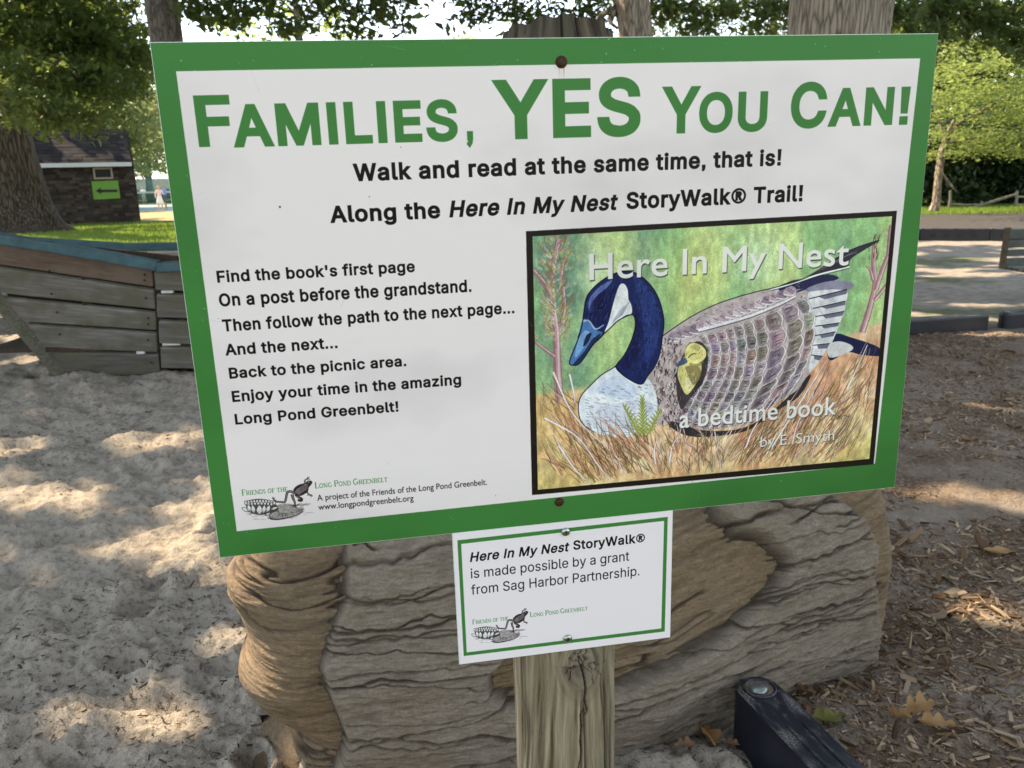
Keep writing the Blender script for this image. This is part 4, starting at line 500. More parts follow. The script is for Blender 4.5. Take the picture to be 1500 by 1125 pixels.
    # speckled side behind the neck
    for i in range(330):
        x = rg.gauss(982, 15); y = rg.uniform(492, 622)
        if x < 955+max(0, (540-y))*.28 or x > 1022-(y-492)*.12: continue
        L = rg.uniform(4, 10)
        S([(x, y), (x+rg.uniform(-3, 3), y+L*.5), (x+rg.uniform(-4, 2), y+L)], rg.uniform(1, 3), .6, rg.choice([ink, (200, 170, 160), (150, 112, 118), (224, 210, 220), (110, 84, 92), ink]), .85, 2)
    # breast
    br = [(901, 537), (881, 549), (865, 564), (852, 578), (847, 592), (848, 609), (854, 622), (870, 633), (900, 640), (935, 636), (958, 615), (962, 585), (950, 556), (938, 562), (914, 551)]
    P(br, (222, 224, 240)); P([(900, 550), (930, 566), (925, 585), (890, 580), (872, 572)], (176, 190, 232), .45)
    P([(880, 596), (950, 588), (955, 620), (900, 632), (870, 624)], (190, 190, 214), .55)
    for i in range(230):
        t_ = rg.random(); x = rg.uniform(856, 962); y = rg.uniform(560, 636)
        if y < 560+(900-x)*.5 or x > 958: continue
        L = rg.uniform(3, 8); S([(x, y), (x+L, y+rg.uniform(0, 3))], .9, .4, (70, 70, 108) if t_ < .7 else (238, 238, 246), .7, 1)
    S(br[:8], 1.8, 1.4)
    # neck and head
    neck = [(846, 498), (852, 477), (855, 456), (858, 438), (866, 425), (879, 413), (895, 403), (911, 398), (927, 399), (940, 406), (954, 420), (964, 437), (970, 457), (972, 474), (970, 492), (966, 518), (959, 536), (948, 551), (938, 563), (914, 551), (901, 537), (914, 520), (923, 502), (929, 484), (930, 470), (925, 460), (906, 468), (893, 480), (870, 503)]
    P(neck, (32, 41, 98), 1, True, 4)
    P([(926, 402), (946, 418), (960, 440), (966, 470), (960, 510), (945, 530), (942, 480), (936, 440)], (48, 68, 142), .65)
    P([(862, 440), (876, 422), (896, 410), (890, 420), (872, 436), (864, 460)], (116, 134, 206), .75)
    P([(868, 440), (890, 425), (903, 430), (893, 460), (880, 478), (862, 466)], (26, 28, 76), .6)
    P([(928, 440), (938, 470), (936, 510), (920, 540), (910, 535), (924, 505), (930, 475)], (26, 28, 74), .6)
    for i in range(1100):
        x = rg.uniform(850, 970); y = rg.uniform(400, 556); L = rg.uniform(4, 9)
        if not (inside(neck, x-2, y-1) and inside(neck, x-2, y+L) and inside(neck, x+2.5, y+L*.5)): continue
        if x < 910 and y > 470 or rg.random() < .35 and x < 925: continue
        S([(x, y), (x-1.5, y+L)], .8, .4, (16, 16, 44) if rg.random() < .72 else (96, 120, 200), .5, 1)
        if x > 935 and rg.random() < .5: S([(x-3, y+3), (x+3, y+4.5)], .6, .4, (14, 14, 40), .6, 1)
    P([(852, 470), (859, 469), (872, 483), (882, 488), (870, 503), (850, 530), (839, 534.5), (834, 529), (840, 512), (846, 496)], (74, 116, 178))
    P([(846, 500), (856, 484), (866, 492), (856, 508), (842, 524)], (128, 170, 222), .8)
    P([(858, 492), (866, 488), (862, 500), (854, 508)], (22, 28, 62), .9); P([(880, 489), (870, 503), (850, 530), (839, 534), (856, 514), (868, 496)], (28, 34, 78), .85)
    S([(853, 471), (862, 470), (872, 482), (884, 476)], 3, 2, (180, 196, 226), .8)
    P([(907, 418), (914, 416), (919, 425), (920, 438), (924, 446), (925, 459), (917, 461.5), (906, 469), (895, 479), (885, 487), (891, 472), (895, 456), (900, 437)], (232, 230, 238), 1, True, 3)
    for i in range(26): S([(896+i*.6, 474-i*.5), (906+i*.7, 455-i*.6)], .6, .3, (130, 130, 160), .5, 1)
    S(neck[:21]+[(901, 537)], 1.8, 1.6, (14, 14, 34)); S([(901, 537), (914, 520), (923, 502), (929, 484), (930, 470), (925, 461), (906, 469), (893, 481), (870, 503), (850, 531), (839, 535), (834, 529), (846, 498)], 1.7, 1.7, (14, 14, 34))
    S([(874, 452), (882, 450), (887, 443)], 2.2, 1, (8, 8, 24)); S([(876, 449), (879, 443), (884, 441)], 1.2, .8, (8, 8, 24))
    # gosling
    P([(990, 548), (1000, 520), (1020, 500), (1034, 510), (1036, 536), (1028, 562), (1010, 584), (998, 600), (992, 584), (990, 566)], (44, 36, 44), .8)
    for i in range(90):
        x = rg.uniform(984, 1042); y = rg.uniform(500, 600); S([(x, y), (x+rg.uniform(-3, 3), y+rg.uniform(4, 8))], 1.3, .5, rg.choice([ink, (150, 128, 140), (96, 80, 92)]), .7, 1)
    P([(995, 534), (1004, 522), (1022, 524), (1027, 540), (1020, 560), (1006, 578), (997, 565), (992, 549)], (216, 204, 132))
    P([(1004, 537), (1022, 537), (1026, 550), (1016, 564), (1010, 556), (1006, 546)], (128, 112, 76), .8); P([(1004, 552), (1012, 560), (1010, 572), (1003, 568)], (236, 230, 200), .5)
    a = np.linspace(0, 2*math.pi, 24, endpoint=False); hd = [(1017+16*math.cos(t)+1.5*math.cos(2*t), 518+16*math.sin(t)) for t in a]
    cv.poly(M(hd), (224, 212, 136)); cv.stroke(M(hd[14:]+hd[:5]), 1.1*k, 1.1*k, ink, .8)
    P([(1010, 508), (1018, 504), (1026, 510), (1020, 514)], (150, 132, 84), .45); P([(1010, 532), (1022, 533), (1030, 528), (1024, 536), (1012, 537)], (140, 120, 76), .7)
    P([(1002, 524), (1006, 531), (992, 537), (990.5, 534)], (70, 88, 128)); S([(1008, 524), (1013, 519), (1020, 518)], 1.8, 1, (20, 18, 30))
    for i in range(150):
        t_ = rg.uniform(0, 6.28); r_ = rg.uniform(.4, 1.08); x = 1017+16*r_*math.cos(t_); y = 518+16*r_*math.sin(t_)
        if rg.random() < .5: x = rg.uniform(994, 1024); y = 540+(x-990)*.1+rg.uniform(0, 30)*(1-abs(x-1008)/22)
        S([(x, y), (x-1.5+rg.uniform(-1, 1), y+3.4)], .9, .4, rg.choice([(150, 126, 60), (246, 236, 180), (120, 98, 50)]), .6, 1)
    S([(969, 493), (993, 476), (1017, 461), (1048, 446), (1080, 435), (1109, 427), (1135, 421), (1178, 408), (1205, 391), (1246, 366), (1287, 352)], 1.6, 1.4)
    # reeds in front
    cols = [(228, 180, 156), (236, 200, 180), (212, 146, 120), (238, 218, 212), (190, 126, 104), (200, 186, 120), (232, 204, 204), (160, 128, 90)]
    def reed(x, y, L, ang, w, col):
        dx, dy = math.cos(ang), -math.sin(ang); bend = rg.uniform(-.18, .18)
        p = [(x, y), (x+dx*L*.5-dy*L*bend*.5, y+dy*L*.5+dx*L*bend*.5), (x+dx*L, y+dy*L)]
        if w > 1.3: S(p, w+1.2, .8, (92, 58, 44), .75, 4)
        S(p, w, .5, col, .95, 4)
    for i in range(820):
        x = rg.uniform(784, 1276); t_ = (x-784)/490.
        top = 585 if x < 850 else 640 if x < 1090 else 640-(x-1090)*.62
        bot = 714-(x-790)*.088
        y = rg.uniform(top, bot)
        if x < 960: ang = math.radians(rg.gauss(125, 14)); L = rg.uniform(18, 58)
        elif x < 1060: ang = math.radians(rg.gauss(95, 24)); L = rg.uniform(12, 36)
        else: ang = math.radians(rg.gauss(58, 10)); L = rg.uniform(24, 66)
        w = rg.choice([.7, .8, .8, 1, 1, 2.2, 2.8])
        col = rg.choice(cols) if w > 1.3 else rg.choice([(96, 60, 44), (72, 56, 44), (120, 84, 50), (90, 96, 50), (240, 220, 205)])
        xe, ye = x+math.cos(ang)*L, y-math.sin(ang)*L
        if ye < 540 and x < 1150: L *= .4
        if xe < 790: continue
        if xe > 1284-(ye-500)*.09: L *= .3
        reed(x, y, L, ang, w, col)
    for p in ([(810, 545), (835, 600), (865, 635), (890, 655)], [(797, 612), (845, 640), (875, 680), (897, 708)], [(818, 652), (840, 685), (866, 711)], [(834, 548), (840, 575), (842, 590)],
              [(960, 680), (958, 660), (963, 640)], [(980, 678), (984, 655), (992, 640)], [(1092, 655), (1105, 625), (1140, 575)], [(1240, 570), (1252, 545), (1270, 505)], [(1130, 655), (1190, 560), (1210, 528)], [(1160, 650), (1168, 620), (1190, 575)]):
        S(p, 4.2, 2, (120, 80, 80), .7); S(p, 3.2, 1.2, (240, 222, 226))
    # fern
    for (bx, by, ex, ey, n) in ((940, 640, 912, 594, 9), (942, 640, 940, 582, 11), (946, 640, 968, 600, 8)):
        S([(bx, by), ((bx+ex)/2, (by+ey)/2), (ex, ey)], 2, 1, (110, 120, 60))
        for j in range(n):
            f = (j+1)/(n+1.); x = bx+(ex-bx)*f; y = by+(ey-by)*f
            for sd in (-1, 1):
                q = [(x, y), (x+sd*5*(1.2-f), y-5), (x+sd*10*(1.2-f), y-8)]
                S(q, 4, 1, (176, 184, 92), .95, 3); S(q, .9, .5, (60, 70, 36), .8, 3)
    # grain of the paper, pigment pooling, and fine pen flecks over everything painted so far
    reg = cv.a[y0:y1, x0:x1]
    g1 = (.93+.14*n3)*(.9+.2*n2)*(.94+.12*fbm2(X/30., Y/22., 3, 77))
    sat = reg.mean(2, keepdims=True)
    tx = np.clip(((reg*.90+sat*.10)*g1[..., None]-.55)*1.08+.57, 0, 1)
    reg *= 1-mm; reg += tx*mm
    # lettering on the cover
    wt = (240, 234, 234); shd = ((.0009, -.0016), (30, 30, 36), .75)
    line(cv, M, "Here In My Nest", (863, 411), (1242, 387), (864, 372), (864.5, 410.5), wt, font='B', bold=.012, sh=shd)
    line(cv, M, "a bedtime book", (994.5, 626), (1223.5, 606), (1137, 588), (1139, 614.5), wt, font='B', bold=.014, sh=((.0007, -.0012), (30, 30, 36), .8))
    line(cv, M, "by E. Smyth", (1113, 655), (1221, 646), (1142.5, 637), (1142, 652), wt, font='B', sh=((.0006, -.001), (30, 30, 36), .8))
    line(cv, M, "E. SMYTH", (1216, 621), (1242, 606), (1225, 609), (1225, 614.5), (60, 50, 36), font='B', slant=.25)
    # printed frame
    o = M(fr); i_ = M(inn)
    cv.fill([o, i_[::-1]], (34, 26, 26))

WHITE = (239, 227, 234); GREEN = (66, 126, 62); INK = (14, 10, 12)
def main_print():
    cv = Canvas(SW, SH, 2500, GREEN); M = SP
    cv.poly(M([(258, 105), (1347, 86), (1281, 679), (347, 778)]), WHITE)
    T = lambda s, a, b, t, c, col=GREEN, **k: line(cv, M, s, a, b, t, c, col, **k)
    bd = .0235
    T("F", (282.5, 141), (335, 140), (282.3, 140.5), (292, 216), bold=bd)
    # the picture's slant: left edges measured at the baseline
    T("AMILIES", (342.5, 215), (671, 207.5), (475, 150.5), (480, 212.5), bold=.029)
    T(",", (683, 208), (693, 207), (475, 150.5), (480, 212.5), bold=.029)
    T("YES", (722, 205), (937.5, 200.5), (803, 116.2), (805.5, 203), bold=.027)
    T("Y", (968, 196), (1025, 194.5), (980, 127.5), (995, 196), bold=.026)
    T("OU", (1022.7, 194.5), (1122, 192), (1100, 134.5), (1100, 193), bold=.027)
    T("C", (1156, 189), (1208.5, 187), (1185, 121), (1185, 188), bold=.026)
    T("AN", (1211, 187), (1305.5, 184), (1272, 128.5), (1270, 184.5), bold=.029)
    T("!", (1315, 183.5), (1328.5, 183), (1322, 127.5), (1320, 183.4), bold=.029)
    kb = dict(col=INK, bold=.027)
    T("Walk and read at the same time, that is!", (518.5, 270), (1143, 242), (1140, 219), (1140, 243), **kb)
    T("Along the", (484, 327), (645, 321), (510, 301), (508, 326), **kb)
    T("Here In My Nest", (658, 320), (902, 309), (664, 294), (665, 318.6), slant=.2, **kb)
    T("StoryWalk® Trail!", (917, 307), (1174.5, 292.5), (1110, 274), (1111, 298), **kb)
    kb = dict(col=INK, bold=.023)
    T("Find the book's first page", (318.8, 414), (607.8, 400), (317, 397), (318.7, 414.4), **kb)
    T("On a post before the grandstand.", (322, 449), (690.5, 430.5), (320, 430.5), (322.5, 449.3), **kb)
    T("Then follow the path to the next page...", (327, 486), (753, 459.5), (330, 468), (332.4, 485.7), **kb)
    T("And the next...", (330.7, 521), (494.5, 510), (334, 504), (336, 520.6), **kb)
    T("Back to the picnic area.", (336.6, 555), (595, 536.5), (335, 539), (336.5, 554.9), **kb)
    T("Enjoy your time in the amazing", (340.8, 589), (675.3, 562), (339, 573), (340.8, 589), **kb)
    T("Long Pond Greenbelt!", (345.2, 622), (583.6, 601.7), (343.7, 606.5), (345.2, 622), **kb)
    cover(cv)
    T("A project of the Friends of the Long Pond Greenbelt.", (465, 733.5), (713, 708), (470, 724.3), (471, 733), col=INK, font='B', bold=.004)
    T("www.longpondgreenbelt.org", (466.5, 747), (605.8, 733.3), (470, 737.8), (471, 746.5), col=INK, font='B', bold=.004)
    lg = lambda p: M(np.asarray(p, float)/10.714+np.array([340, 680]))
    logo(cv, lg)
    gr = (70, 132, 72)
    a, b, t, c = M((354.5, 725.7))[0], M((421.5, 719))[0], M((353.2, 717.2))[0], M((354.5, 725.7))[0]
    serif(cv, "FRIENDS OF THE", a[0], b[0], c[1], t[1]-c[1], gr)
    a, b, t, c = M((461.3, 715.3))[0], M((567.7, 705.3))[0], M((460.5, 706.6))[0], M((461.3, 715.3))[0]
    serif(cv, "LONG POND GREENBELT", a[0], b[0], c[1], t[1]-c[1], gr)
    rg = random.Random(3)
    for i in range(90):   # chips, specks and scuffs in the print
        u, v = rg.uniform(0, SW), rg.uniform(0, SH)
        edge = rg.random() < .6
        if edge: u, v = (rg.uniform(0, .05), v) if rg.random() < .6 else (u, SH-rg.uniform(0, .03))
        r = rg.uniform(.0003, .0009); cv.stroke([(u, v), (u+r*2*rg.uniform(-1, 1), v+r*2)], r*1.2, r*.6, (205, 215, 200) if edge else rg.choice([(90, 88, 90), (240, 240, 242)]), .8)
    for i in range(26):   # hairline scratches and faint smears
        u, v = rg.uniform(0, SW), rg.uniform(0, SH); a = rg.uniform(0, 3.14); L = rg.uniform(.004, .03)
        cv.stroke([(u, v), (u+L*math.cos(a)*.5, v+L*math.sin(a)*.5+.001), (u+L*math.cos(a), v+L*math.sin(a))], .00035, .0001, (200, 204, 200) if i % 2 else (170, 168, 168), .55)
    for (u, v) in ((.4422, .5693), (.4307, .0293)):
        for i in range(14): x = u+rg.uniform(-.004, .004); cv.stroke([(x, v-.003), (x+rg.uniform(-.001, .001), v-rg.uniform(.008, .022))], .0012, .0003, (120, 70, 40), .10)
    Yg, Xg = np.mgrid[0:cv.h, 0:cv.w]; sm_ = fbm2(Xg/420., Yg/260., 4, 201); low_ = np.clip(1-Yg/cv.h*6, 0, 1)
    cv.a *= (1-.07*np.clip((sm_-.5)*3, 0, 1)-.10*low_*sm_)[..., None]*np.array([1, .995, .985])
    q = M([(410, 303.5)])[0]; cv.poly([(q[0]+.0011*math.cos(t), q[1]+.0011*math.sin(t)) for t in np.linspace(0, 6.2, 10)], (20, 20, 20))
    return cv

# the small plate hangs under the big one: its own metres from measured corners
PW, PH = 0.2985, 0.1938
PO = np.array([.2885, -.1930])          # its lower left corner in the big board's metres
H_PLATE = hom([(663, 780), (984, 747), (983, 932), (673, 973)], [(0, PH), (PW, PH), (PW, 0), (0, 0)])
def PP(p):
    p = np.atleast_2d(np.asarray(p, float)); q = np.c_[p, np.ones(len(p))] @ H_PLATE.T
    return q[:, :2]/q[:, 2:]
def plate_print():
    cv = Canvas(PW, PH, 3600, WHITE); M = PP
    bo = [(670.6, 790), (976.6, 756.2), (974.8, 923), (679.6, 960)]; bi = [(676.2, 795.2), (971.4, 762), (969.6, 918.5), (684, 954.5)]
    cv.fill([M(bo), M(bi)[::-1]], GREEN)
    T = lambda s, a, b, t, c, col=INK, **k: line(cv, M, s, a, b, t, c, col, **k)
    T("Here In My Nest", (689, 822.5), (832.5, 803), (690.5, 807.7), (691, 821.5), slant=.2, bold=.021)
    T("StoryWalk®", (840, 802), (944, 793.5), (842, 790.4), (842, 803.9), bold=.021)
    T("is made possible by a grant", (690.5, 845.6), (921.5, 819.5), (690, 831.5), (690.5, 845.6), bold=.003)
    T("from Sag Harbor Partnership.", (691, 869.5), (936.5, 840.5), (776, 845.7), (777, 859.5), bold=.003)
    k = (861.6-692.4)/(567.7-354.5)
    A = M((692.4, 913))[0]; Bm = SP((354.5, 725.7))[0]; B2 = SP((567.7, 705.3))[0]; A2 = M((861.6, 890))[0]
    s = (A2[0]-A[0])/(B2[0]-Bm[0])
    lg = lambda p: (SP(np.asarray(p, float)/10.714+np.array([340, 680]))-Bm)*s+A
    logo(cv, lg)
    f = lambda q: (SP(q)[0]-Bm)*s+A
    gr = (70, 132, 72)
    a, b, t, c = f((354.5, 725.7)), f((421.5, 719)), f((353.2, 717.2)), f((354.5, 725.7))
    serif(cv, "FRIENDS OF THE", a[0], b[0], c[1], t[1]-c[1], gr)
    a, b, t, c = f((461.3, 715.3)), f((567.7, 705.3)), f((460.5, 706.6)), f((461.3, 715.3))
    serif(cv, "LONG POND GREENBELT", a[0], b[0], c[1], t[1]-c[1], gr)
    return cv
# ================================================================ materials
class NT:
    def __init__(s, name, rough=.7, spec=.4):
        s.m = bpy.data.materials.new(name); s.m.use_nodes = True; s.t = s.m.node_tree; s.p = s.t.nodes['Principled BSDF']; s.out = s.t.nodes['Material Output']
        s.p.inputs['Roughness'].default_value = rough; s.p.inputs['Specular IOR Level'].default_value = spec
    def n(s, ty, **k):
        q = s.t.nodes.new('ShaderNode'+ty)
        for a, v in k.items():
            if a[0] == '_': setattr(q, a[1:], v)
            else: q.inputs[a.replace('__', ' ')].default_value = v
        return q
    def l(s, a, b): s.t.links.new(a, b)
    def coord(s, scale=(1, 1, 1), kind='Object', rot=(0, 0, 0)):
        c = s.n('TexCoord'); mp = s.n('Mapping'); mp.inputs['Scale'].default_value = scale; mp.inputs['Rotation'].default_value = rot
        s.l(c.outputs[kind], mp.inputs[0]); return mp.outputs[0]
    def noise(s, co, scale, detail=4, rough=.6, dist=0.):
        q = s.n('TexNoise', Scale=scale, Detail=detail, Roughness=rough, Distortion=dist); s.l(co, q.inputs['Vector']); return q.outputs['Fac']
    def ramp(s, fac, stops):
        q = s.n('ValToRGB'); e = q.color_ramp.elements
        while len(e) < len(stops): e.new(.5)
        for i, (p, c) in enumerate(stops):
            e[i].position = p; e[i].color = (*c, 1) if len(c) == 3 else c
        s.l(fac, q.inputs[0]); return q.outputs[0]
    def mix(s, fac, a, b, mode='MIX'):
        q = s.n('Mix', _data_type='RGBA', _blend_type=mode)
        for sock, v in ((q.inputs[0], fac), (q.inputs[6], a), (q.inputs[7], b)):
            if isinstance(v, (int, float)): sock.default_value = v
            elif isinstance(v, tuple): sock.default_value = (*v, 1) if len(v) == 3 else v
            else: s.l(v, sock)
        return q.outputs[2]
    def math(s, op, a, b=0., clamp=False):
        q = s.n('Math', _operation=op); q.use_clamp = clamp
        for sock, v in ((q.inputs[0], a), (q.inputs[1], b)):
            if isinstance(v, (int, float)): sock.default_value = v
            else: s.l(v, sock)
        return q.outputs[0]
    def attr(s, name): return s.n('Attribute', _attribute_name=name).outputs['Fac']
    def bump(s, h, strength=.5, dist=.01):
        q = s.n('Bump', Strength=strength, Distance=dist); s.l(h, q.inputs['Height']); s.l(q.outputs[0], s.p.inputs['Normal']); return q
    def color(s, c):
        if isinstance(c, tuple): s.p.inputs['Base Color'].default_value = (*c, 1)
        else: s.l(c, s.p.inputs['Base Color'])
        return s
    def rnd(s): return s.n('NewGeometry').outputs['Random Per Island']
def plain(name, c, rough=.6, metal=0., spec=.4, var=.12, scale=30):
    m = NT(name, rough, spec); co = m.coord(); f = m.noise(co, scale)
    m.color(m.ramp(f, [(.3, tuple(x*(1-var) for x in c)), (.7, tuple(min(1, x*(1+var)) for x in c))])); m.p.inputs['Metallic'].default_value = metal
    return m.m
def wood(name, dark, light, axis=0, scale=6, rough=.8, stretch=14, stain=None, bumpk=.35):
    m = NT(name, rough, .25); sc = [scale*stretch/6]*3; sc[axis] = scale/6
    co = m.coord(tuple(sc)); f = m.noise(co, 4, 6, .65, .4); g = m.noise(m.coord(), 3, 4)
    oi = m.n('ObjectInfo').outputs['Random']
    c = m.ramp(f, [(.28, dark), (.72, light)])
    c = m.mix(m.math('MULTIPLY', m.math('SUBTRACT', oi, .5), .7, False), c, m.mix(.5, c, dark)) if False else c
    v = m.math('ADD', .72, m.math('MULTIPLY', oi, .5)); hsv = m.n('HueSaturation'); m.l(c, hsv.inputs['Color']); m.l(v, hsv.inputs['Value'])
    c = hsv.outputs[0]
    if stain: c = m.mix(m.ramp(g, [(.45, (0, 0, 0)), (.62, (1, 1, 1))]), c, stain)
    m.color(c); m.bump(f, bumpk, .004); return m.m
def leafmat(name, a, b, trans=.45, tcol=(.28, .36, .05), rough=.5):
    m = NT(name, rough, .35); r = m.rnd(); c = m.ramp(r, [(0., a), (1., b)]); m.color(c)
    tr = m.n('BsdfTranslucent'); mx = m.n('MixShader'); m.l(m.mix(r, tcol, tuple(min(1, x*1.4) for x in tcol)), tr.inputs[0])
    mx.inputs[0].default_value = trans; m.l(m.p.outputs[0], mx.inputs[1]); m.l(tr.outputs[0], mx.inputs[2]); m.l(mx.outputs[0], m.out.inputs[0]); return m.m
def barkmat(name, dark, light, sx=10, sz=2., moss=None, k=.9):
    m = NT(name, .9, .15); co = m.coord((sx, sx, sz)); w = m.noise(co, 1.2, 5, .6, .6)
    v = m.n('TexVoronoi', _feature='DISTANCE_TO_EDGE', Scale=1.4); mv = m.n('VectorMath', _operation='ADD'); m.l(co, mv.inputs[0])
    nz = m.n('TexNoise', Scale=1.1, Detail=3.); m.l(co, nz.inputs['Vector']); m.l(nz.outputs['Color'], mv.inputs[1]); m.l(mv.outputs[0], v.inputs['Vector'])
    h = m.math('ADD', m.math('MINIMUM', m.math('MULTIPLY', v.outputs[0], 2.6), .6), m.math('MULTIPLY', w, .6))
    c = m.ramp(h, [(.25, tuple(x*.45 for x in dark)), (.5, dark), (.95, light)])
    if moss: c = m.mix(m.ramp(m.noise(m.coord(), 1.3, 3), [(.45, (0, 0, 0)), (.65, (1, 1, 1))]), c, moss)
    m.color(c); m.bump(h, k, .03); return m.m
def image_mat(name, cv, rough=.3, spec=.13):
    im = bpy.data.images.new(name, cv.w, cv.h, alpha=False); a = np.ones((cv.h, cv.w, 4), np.float32); a[..., :3] = np.clip(cv.a, 0, 1)
    im.pixels.foreach_set(a.ravel()); im.update(); im.pack()
    m = NT(name, rough, spec); t = m.n('TexImage'); t.image = im; t.interpolation = 'Cubic'; t.extension = 'EXTEND'
    m.l(m.n('UVMap').outputs[0], t.inputs[0])
    co = m.coord(); g = m.noise(co, 160, 3); g2 = m.noise(co, 3.5, 3)
    c = m.mix(m.math('MULTIPLY', g2, .12), t.outputs[0], (.80, .76, .70), 'MULTIPLY'); m.color(c)
    m.l(m.math('ADD', rough-.10, m.math('MULTIPLY', m.noise(m.coord((1, 2.5, 1)), 5, 5, .7), .30)), m.p.inputs['Roughness'])
    m.bump(m.noise(co, 900, 2), .02, .0004); return m.m

M = {}
M['board_edge'] = plain('board_edge', (.75, .76, .74), .35)
M['rust'] = plain('rusted_steel', (.075, .03, .018), .55, .7, var=.5, scale=400)
M['zinc'] = plain('zinc_steel', (.42, .45, .44), .28, 1., var=.2, scale=300)
M['dark_socket'] = plain('dark_socket', (.012, .012, .012), .6)
M['plastic'] = None
M['teal'] = plain('teal_plastic_lumber', (.032, .075, .085), .55, var=.35, scale=9)
M['white_trim'] = plain('white_trim', (.62, .62, .60), .6)
M['glass_dark'] = plain('dark_pane', (.012, .012, .014), .35, spec=.2)
M['shingle_roof'] = plain('roof_shingles', (.04, .034, .034), .9, var=.5, scale=6)
M['shed_wall'] = wood('shed_shingles', (.022, .017, .014), (.07, .056, .046), 2, 10, stretch=10)
M['lime_sign'] = plain('lime_sign_paint', (.14, .30, .035), .5)
M['black_paint'] = plain('black_paint', (.012, .014, .012), .6)
M['plank'] = wood('weathered_plank', (.085, .075, .062), (.23, .21, .18), 0, 6, stain=(.125, .115, .08))
M['plank_red'] = wood('weathered_red_plank', (.07, .045, .034), (.17, .12, .09), 0, 6, stain=(.16, .12, .09))
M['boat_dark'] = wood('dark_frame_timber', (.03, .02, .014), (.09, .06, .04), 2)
M['pad'] = plain('white_spacer', (.55, .54, .5), .6)
M['bench'] = plain('green_grey_slats', (.055, .065, .055), .5, var=.3, scale=12)
M['bench_frame'] = plain('brown_bench_frame', (.07, .05, .028), .6, var=.4)
M['fence_rail'] = wood('split_rail', (.12, .105, .08), (.34, .31, .25), 0, 5)
M['fence_green'] = plain('green_steel', (.05, .11, .09), .5)
M['leaf_oak'] = leafmat('oak_leaves', (.026, .046, .016), (.062, .092, .026), .36, (.19, .25, .05))
M['leaf_canopy'] = leafmat('canopy_leaves', (.03, .06, .014), (.07, .115, .025), .3, (.13, .2, .03))
M['leaf_light'] = leafmat('light_leaves', (.09, .15, .035), (.2, .27, .06), .5, (.4, .5, .09))
M['leaf_bright'] = leafmat('bright_leaves', (.045, .08, .022), (.17, .215, .06), .45, (.33, .40, .10))
M['leaf_far'] = leafmat('far_leaves', (.08, .115, .04), (.18, .21, .08), .45, (.32, .36, .13))
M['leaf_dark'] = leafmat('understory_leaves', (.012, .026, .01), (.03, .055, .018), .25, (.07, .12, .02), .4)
M['bark_oak'] = barkmat('oak_bark', (.04, .031, .022), (.115, .09, .062), 11, .6, k=.5)
M['bark_near'] = barkmat('near_bark', (.19, .155, .12), (.30, .245, .19), 19, 2.6, k=.6)
M['bark_grey'] = barkmat('grey_bark', (.115, .10, .09), (.17, .15, .135), 16, 4, k=.15)
M['bark_pale'] = barkmat('pale_bark', (.14, .11, .08), (.38, .3, .22), 8, 3, k=.4)
# ================================================================ the ground
SAZ = np.array(SUN_AZ); COT = 1/math.tan(SUN_EL)
_rgs = np.random.RandomState(7)
# footprints and scuffs in the sand
_NP = 900
_fx = _rgs.uniform(-9, 1.4, _NP); _fy = 1.1+_rgs.rand(_NP)**1.5*13; _fa = _rgs.uniform(0, math.pi, _NP); _fl = _rgs.uniform(.05, .14, _NP); _fd = _rgs.uniform(.016, .055, _NP)
def chip_side(x, y):
    """> 0 on the wood chips, < 0 on the sand; the black edging lies along the border"""
    b = np.where(y < 2.3, .68+(2.25-y)*.26, np.where(y < 3.2, .85+(y-2.3)*.2, .95+(y-3.2)*.33))
    return x-b
def hz(x, y):
    x = np.asarray(x, float); y = np.asarray(y, float); c = sstep(-.15, .15, chip_side(x, y))
    near = 1-sstep(14, 24, np.hypot(x, y))
    w = fbm2(x*1.3+5, y*1.3, 3, 40); a = fbm2(x*4.8+w, y*5.8, 5, 41, .6); b = fbm2(x*19, y*21, 3, 44, .6)
    sand = .06*(w-.5)+.135*(a-.5)+.034*(b-.5)
    for i in range(_NP):
        m = (np.abs(x-_fx[i]) < .4) & (np.abs(y-_fy[i]) < .4)
        if not m.any(): continue
        dx = x[m]-_fx[i]; dy = y[m]-_fy[i]; ca, sa = math.cos(_fa[i]), math.sin(_fa[i])
        r = np.hypot((dx*ca+dy*sa)/_fl[i], (-dx*sa+dy*ca)/(_fl[i]*.5))
        sand[m] += _fd[i]*(-np.exp(-r*r*1.2)+.55*np.exp(-(r-1.45)**2*5))
    chips = .035*(w-.5)+.03*(a-.5)+.014*(b-.5)
    return (sand*(1-c)+chips*c)*near
def polar(r0, r1, nr, a0, a1, na):
    r = r0*(r1/r0)**np.linspace(0, 1, nr); a = np.radians(np.linspace(a0, a1, na))
    A, Rr = np.meshgrid(a, r); x = Rr*np.sin(A); y = Rr*np.cos(A); return x, y
_nr, _na = 560, 620
gx, gy = polar(.75, 24., _nr, -62, 62, _na)
gz = hz(gx, gy)
gV = np.stack([gx, gy, gz], -1).reshape(-1, 3)
_i = np.arange(_nr*_na).reshape(_nr, _na)
gF = np.stack([_i[:-1, :-1], _i[:-1, 1:], _i[1:, 1:], _i[1:, :-1]], -1).reshape(-1, 4)
gc = gV[gF].mean(1); cs = chip_side(gc[:, 0], gc[:, 1])
